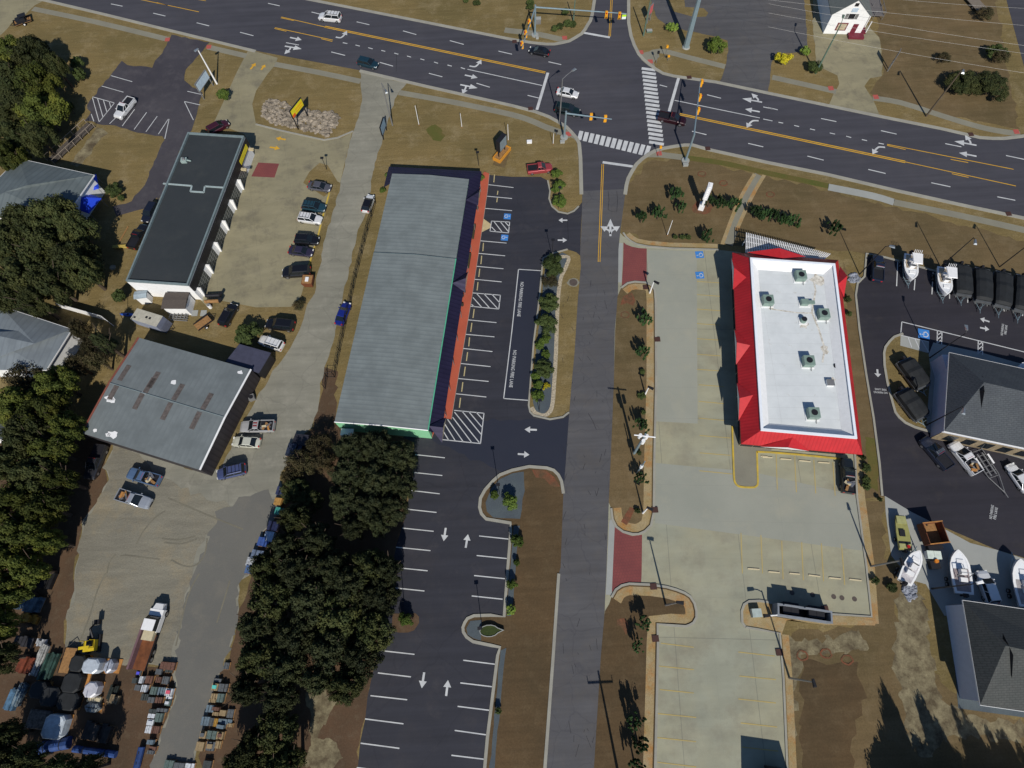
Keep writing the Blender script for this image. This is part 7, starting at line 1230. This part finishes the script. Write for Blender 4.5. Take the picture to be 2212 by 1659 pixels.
for x,y,r_,h_,k_,lab in [(482,204,17,2.6,'hedge','round green bush beside the tilted sign board'),(1452,58,13,2,'lime','yellow green bush beside the north car park entrance'),(1547,97,20,3.6,'lime','large round lime green bush beside the tall monopole'),(1694,126,20,2.4,'yellowb','bright yellow bush at the right side of the north car park'),(1740,110,12,2.2,'lime','green shrub between the yellow bush and the house forecourt'),(1760,144,18,2,'hedgedark','dark green bush at the foot of the green light pole'),
  (2140,185,46,3.4,'oak','wide dark olive shrub, right part of the shrub mass'),(2080,178,38,3.4,'oak','wide dark olive shrub, left part of the shrub mass'),(2040,125,16,2,'thin','small bare bush on the brown field'),(2155,115,22,2.6,'hedgedark','dark bush right of the brown field'),(2160,120,20,3,'thin','thin bush beside the dark bush on the right field'),(2130,30,20,2.6,'thin','brown bush beside the small trailer'),
  (1648-0,0,0,0,'','')]:
    if r_: tree('bush',lab,'bush',(x,y),r_,h_,k_)
for i,(x,y,r_) in enumerate([(1203,375,14),(1208,400,13),(1210,436,17),(1200,410,10)]): tree('round_hedge',f'clipped green hedge on the upper mall island, {["top","third from top","lowest","second from top"][i] if 0 else ["top one","third one from the top","lowest one","second one from the top"][i]}','hedge',(x,y),r_,1.9 if i<3 else 1.4,'hedge','clipped hedges on the upper mall island')
HB=[(1195,573,23,2.6,'hedgedark'),(1188,608,16,1.6,'thin'),(1186,655,21,2.3,'hedgedark'),(1182,700,20,2.3,'hedgedark'),(1162,696,7,1,'hedge'),(1178,733,12,1.5,'hedge'),(1166,745,9,1.3,'hedge'),(1180,766,10,1.4,'hedge'),(1175,795,20,2.3,'hedgedark'),(1158,812,9,1.2,'hedge'),(1163,830,10,1.3,'hedge'),(1180,834,8,1,'yellowb'),(1161,855,12,1.4,'hedge')]
for i,(x,y,r_,h_,k_) in enumerate(HB): tree('round_bush',f'{ {"hedge":"small clipped green","hedgedark":"large round olive","thin":"bare brown","yellowb":"small yellow"}[k_]} bush on the long planted island, number {i+1} from the top','bush',(x,y),r_*1.18,h_,k_,'bushes on the long planted island')
HB=[(1068,1068,11,1.6,'hedge','left one of the pair on the grey gravel island'),(1101,1083,20,2.3,'hedge','large one on the grey gravel island'),(1116,1168,15,2.0,'hedge','first one along the brown strip'),(1115,1215,8,1.2,'hedge','small second one along the brown strip'),(1106,1262,14,1.9,'hedge','third one along the brown strip'),(1104,1318,12,1.8,'lime','yellowish fourth one along the brown strip'),(1076,1535,8,1.2,'hedgedark','lone one beside the lower mall kerb'),(877,1338,17,2.2,'hedge','one on the rounded tree island')]
for x,y,r_,h_,k_,lab in HB: tree('round_bush','clipped green bush, '+lab,'bush',(x,y),r_,h_,k_,'bushes along the mall car park')
for i,(x,y,r_) in enumerate([(1593,54,8),(1600,60,8),(1615,50,10),(1628,52,8)]): tree('round_bush',f'dark round bush on the lawn beside the upper left signal mast, number {i+1} from the left','bush',(x,y) if 0 else (x,y),r_,1.3,'hedgedark','bushes by the upper left signal') if 0 else None
for i,(x,y,r_) in enumerate([T(2,0,375,245)+(9,),T(2,0,415,230)+(8,),T(2,0,485,205)+(11,),T(2,0,528,208)+(8,),T(2,0,155,60)+(9,),T(2,0,160,25)+(10,),T(2,0,460,100)+(9,)]): tree('round_bush',f'dark round bush near the upper left signal mast, number {i+1} of the scattered group','bush',(x,y),r_,1.3,'hedgedark','bushes by the upper left signal')
for i,(x,y,r_) in enumerate([T(1,0,1815,5)+(7,),T(1,0,1905,25)+(9,)]): tree('round_bush',f'small green bush in the brown bed at the top edge, {["left","right"][i]} one','bush',(x,y),r_,1.2,'hedgedark')
for i,(x,y,r_) in enumerate([(840,380,9),(826,412,7),(1038,385,9)]): tree('bush',f'low green bush against the strip mall, {["at its top left corner","on its left side","at its top right corner"][i]}','bush',(x,y),r_,1.2,'hedge')
JN=[(1459,420,17),(1470,450,13),(1423,463,17),(1386,470,13),(1533,436,13),(1556,438,15),(1585,443,17),(1528,510,17),(1633,460,15),(1652,467,15),(1672,468,14),(1692,475,12),(1712,479,16),(1800,495,18)]
for i,(x,y,r_) in enumerate(JN): tree('juniper_shrub',f'spiky dark juniper in the garden above the restaurant, number {i+1} from the left','shrub',(x,y),r_*1.2,2.8,'juniper','junipers in the restaurant garden')
JN=[(1394,688,18),(1387,762,17),(1386,922,18),(1384,1036,15),(1390,1345,18),(1378,1393,17),(1373,1560,20),(1382,1605,20),(1376,1655,20)]
for i,(x,y,r_) in enumerate(JN): tree('juniper_shrub',f'spiky dark juniper on the long verge beside the side road, number {i+1} from the top','shrub',(x,y),r_*1.15,3.0 if i<6 else 4,'juniper','junipers on the long verge')
for i,(x,y,r_) in enumerate([(1459,512,6),(1475,512,7),(1487,513,7),(1388,803,7),(1386,855,9),(1390,890,6),(1377,1103,7),(1723,487,6),(1380,978,6)]): tree('low_bush',f'low dark round bush in the restaurant plantings, number {i+1} from top left','bush',(x,y),r_,.8,'hedgedark','low bushes of the restaurant plantings')
for i,(x,y,r_) in enumerate([T(3,2,820,650)+(7,),T(3,2,850,740)+(10,),T(3,2,850,840)+(10,),T(3,2,850,900)+(10,),T(3,1,1,1)+(0,),T(3,1,690,930)+(8,),T(3,1,700,1060)+(7,),T(3,2,965,1010)+(6,),T(3,3,915,60)+(9,),T(3,3,1060,120)+(12,)]):
    if r_: tree('low_bush',f'low bush in the strip between restaurant and boat lot, number {i+1} of the row','bush',(x,y),r_,1.0,'hedgedark','low bushes beside the boat lot')
# pines south of the frame whose shadows fall into the lower right corner
for i,(x,y,h_) in enumerate([(1960,1750,12),(2005,1765,19),(2060,1740,11),(2085,1775,18),(2170,1770,16),(2240,1770,12),(2320,1790,14),(2050,1800,12),(2130,1740,8),(2210,1720,7),(2290,1710,7),(1985,1720,8),(1935,1735,9),(2080,1715,8),(2170,1700,6),(2000,1840,17),(2250,1850,17),(2120,1860,18),(2030,1725,6)]):
    g=G((x,y)); v=root('pine_tree',f'tall pine standing below the lower right corner, number {i+1} of the row','tree',(g.x,g.y,0),i,'pines below the frame'); rr=random.Random(i)
    MB().tube((0,0,0),(0,0,h_*.72),.22,.08,7).build('trunk',M['bark'],v); cr=bpy.data.objects.new('crown',LM['pine'][i%2]); C.objects.link(cr); cr.parent=v; s=rr.uniform(1.5,2.6); cr.location=(0,0,h_*.3); cr.scale=(s,s,h_*.7)
g=G(T(3,0,1790,60)); v=root('flat_trailer','small grey plank trailer at the top edge of the right field','trailer',(g.x,g.y,0),R(105)); MB().box(-3,-1.3,.6,3,1.3,.7).build('deck',plain('grey_plank',(.18,.15,.12),.9,scale=3),v); wheels(v,5,2.6,.35,xs=(-.4,.5)); MB().tube((3,0,.5),(4.2,0,.5),.07).build('drawbar',M['dark'],v)
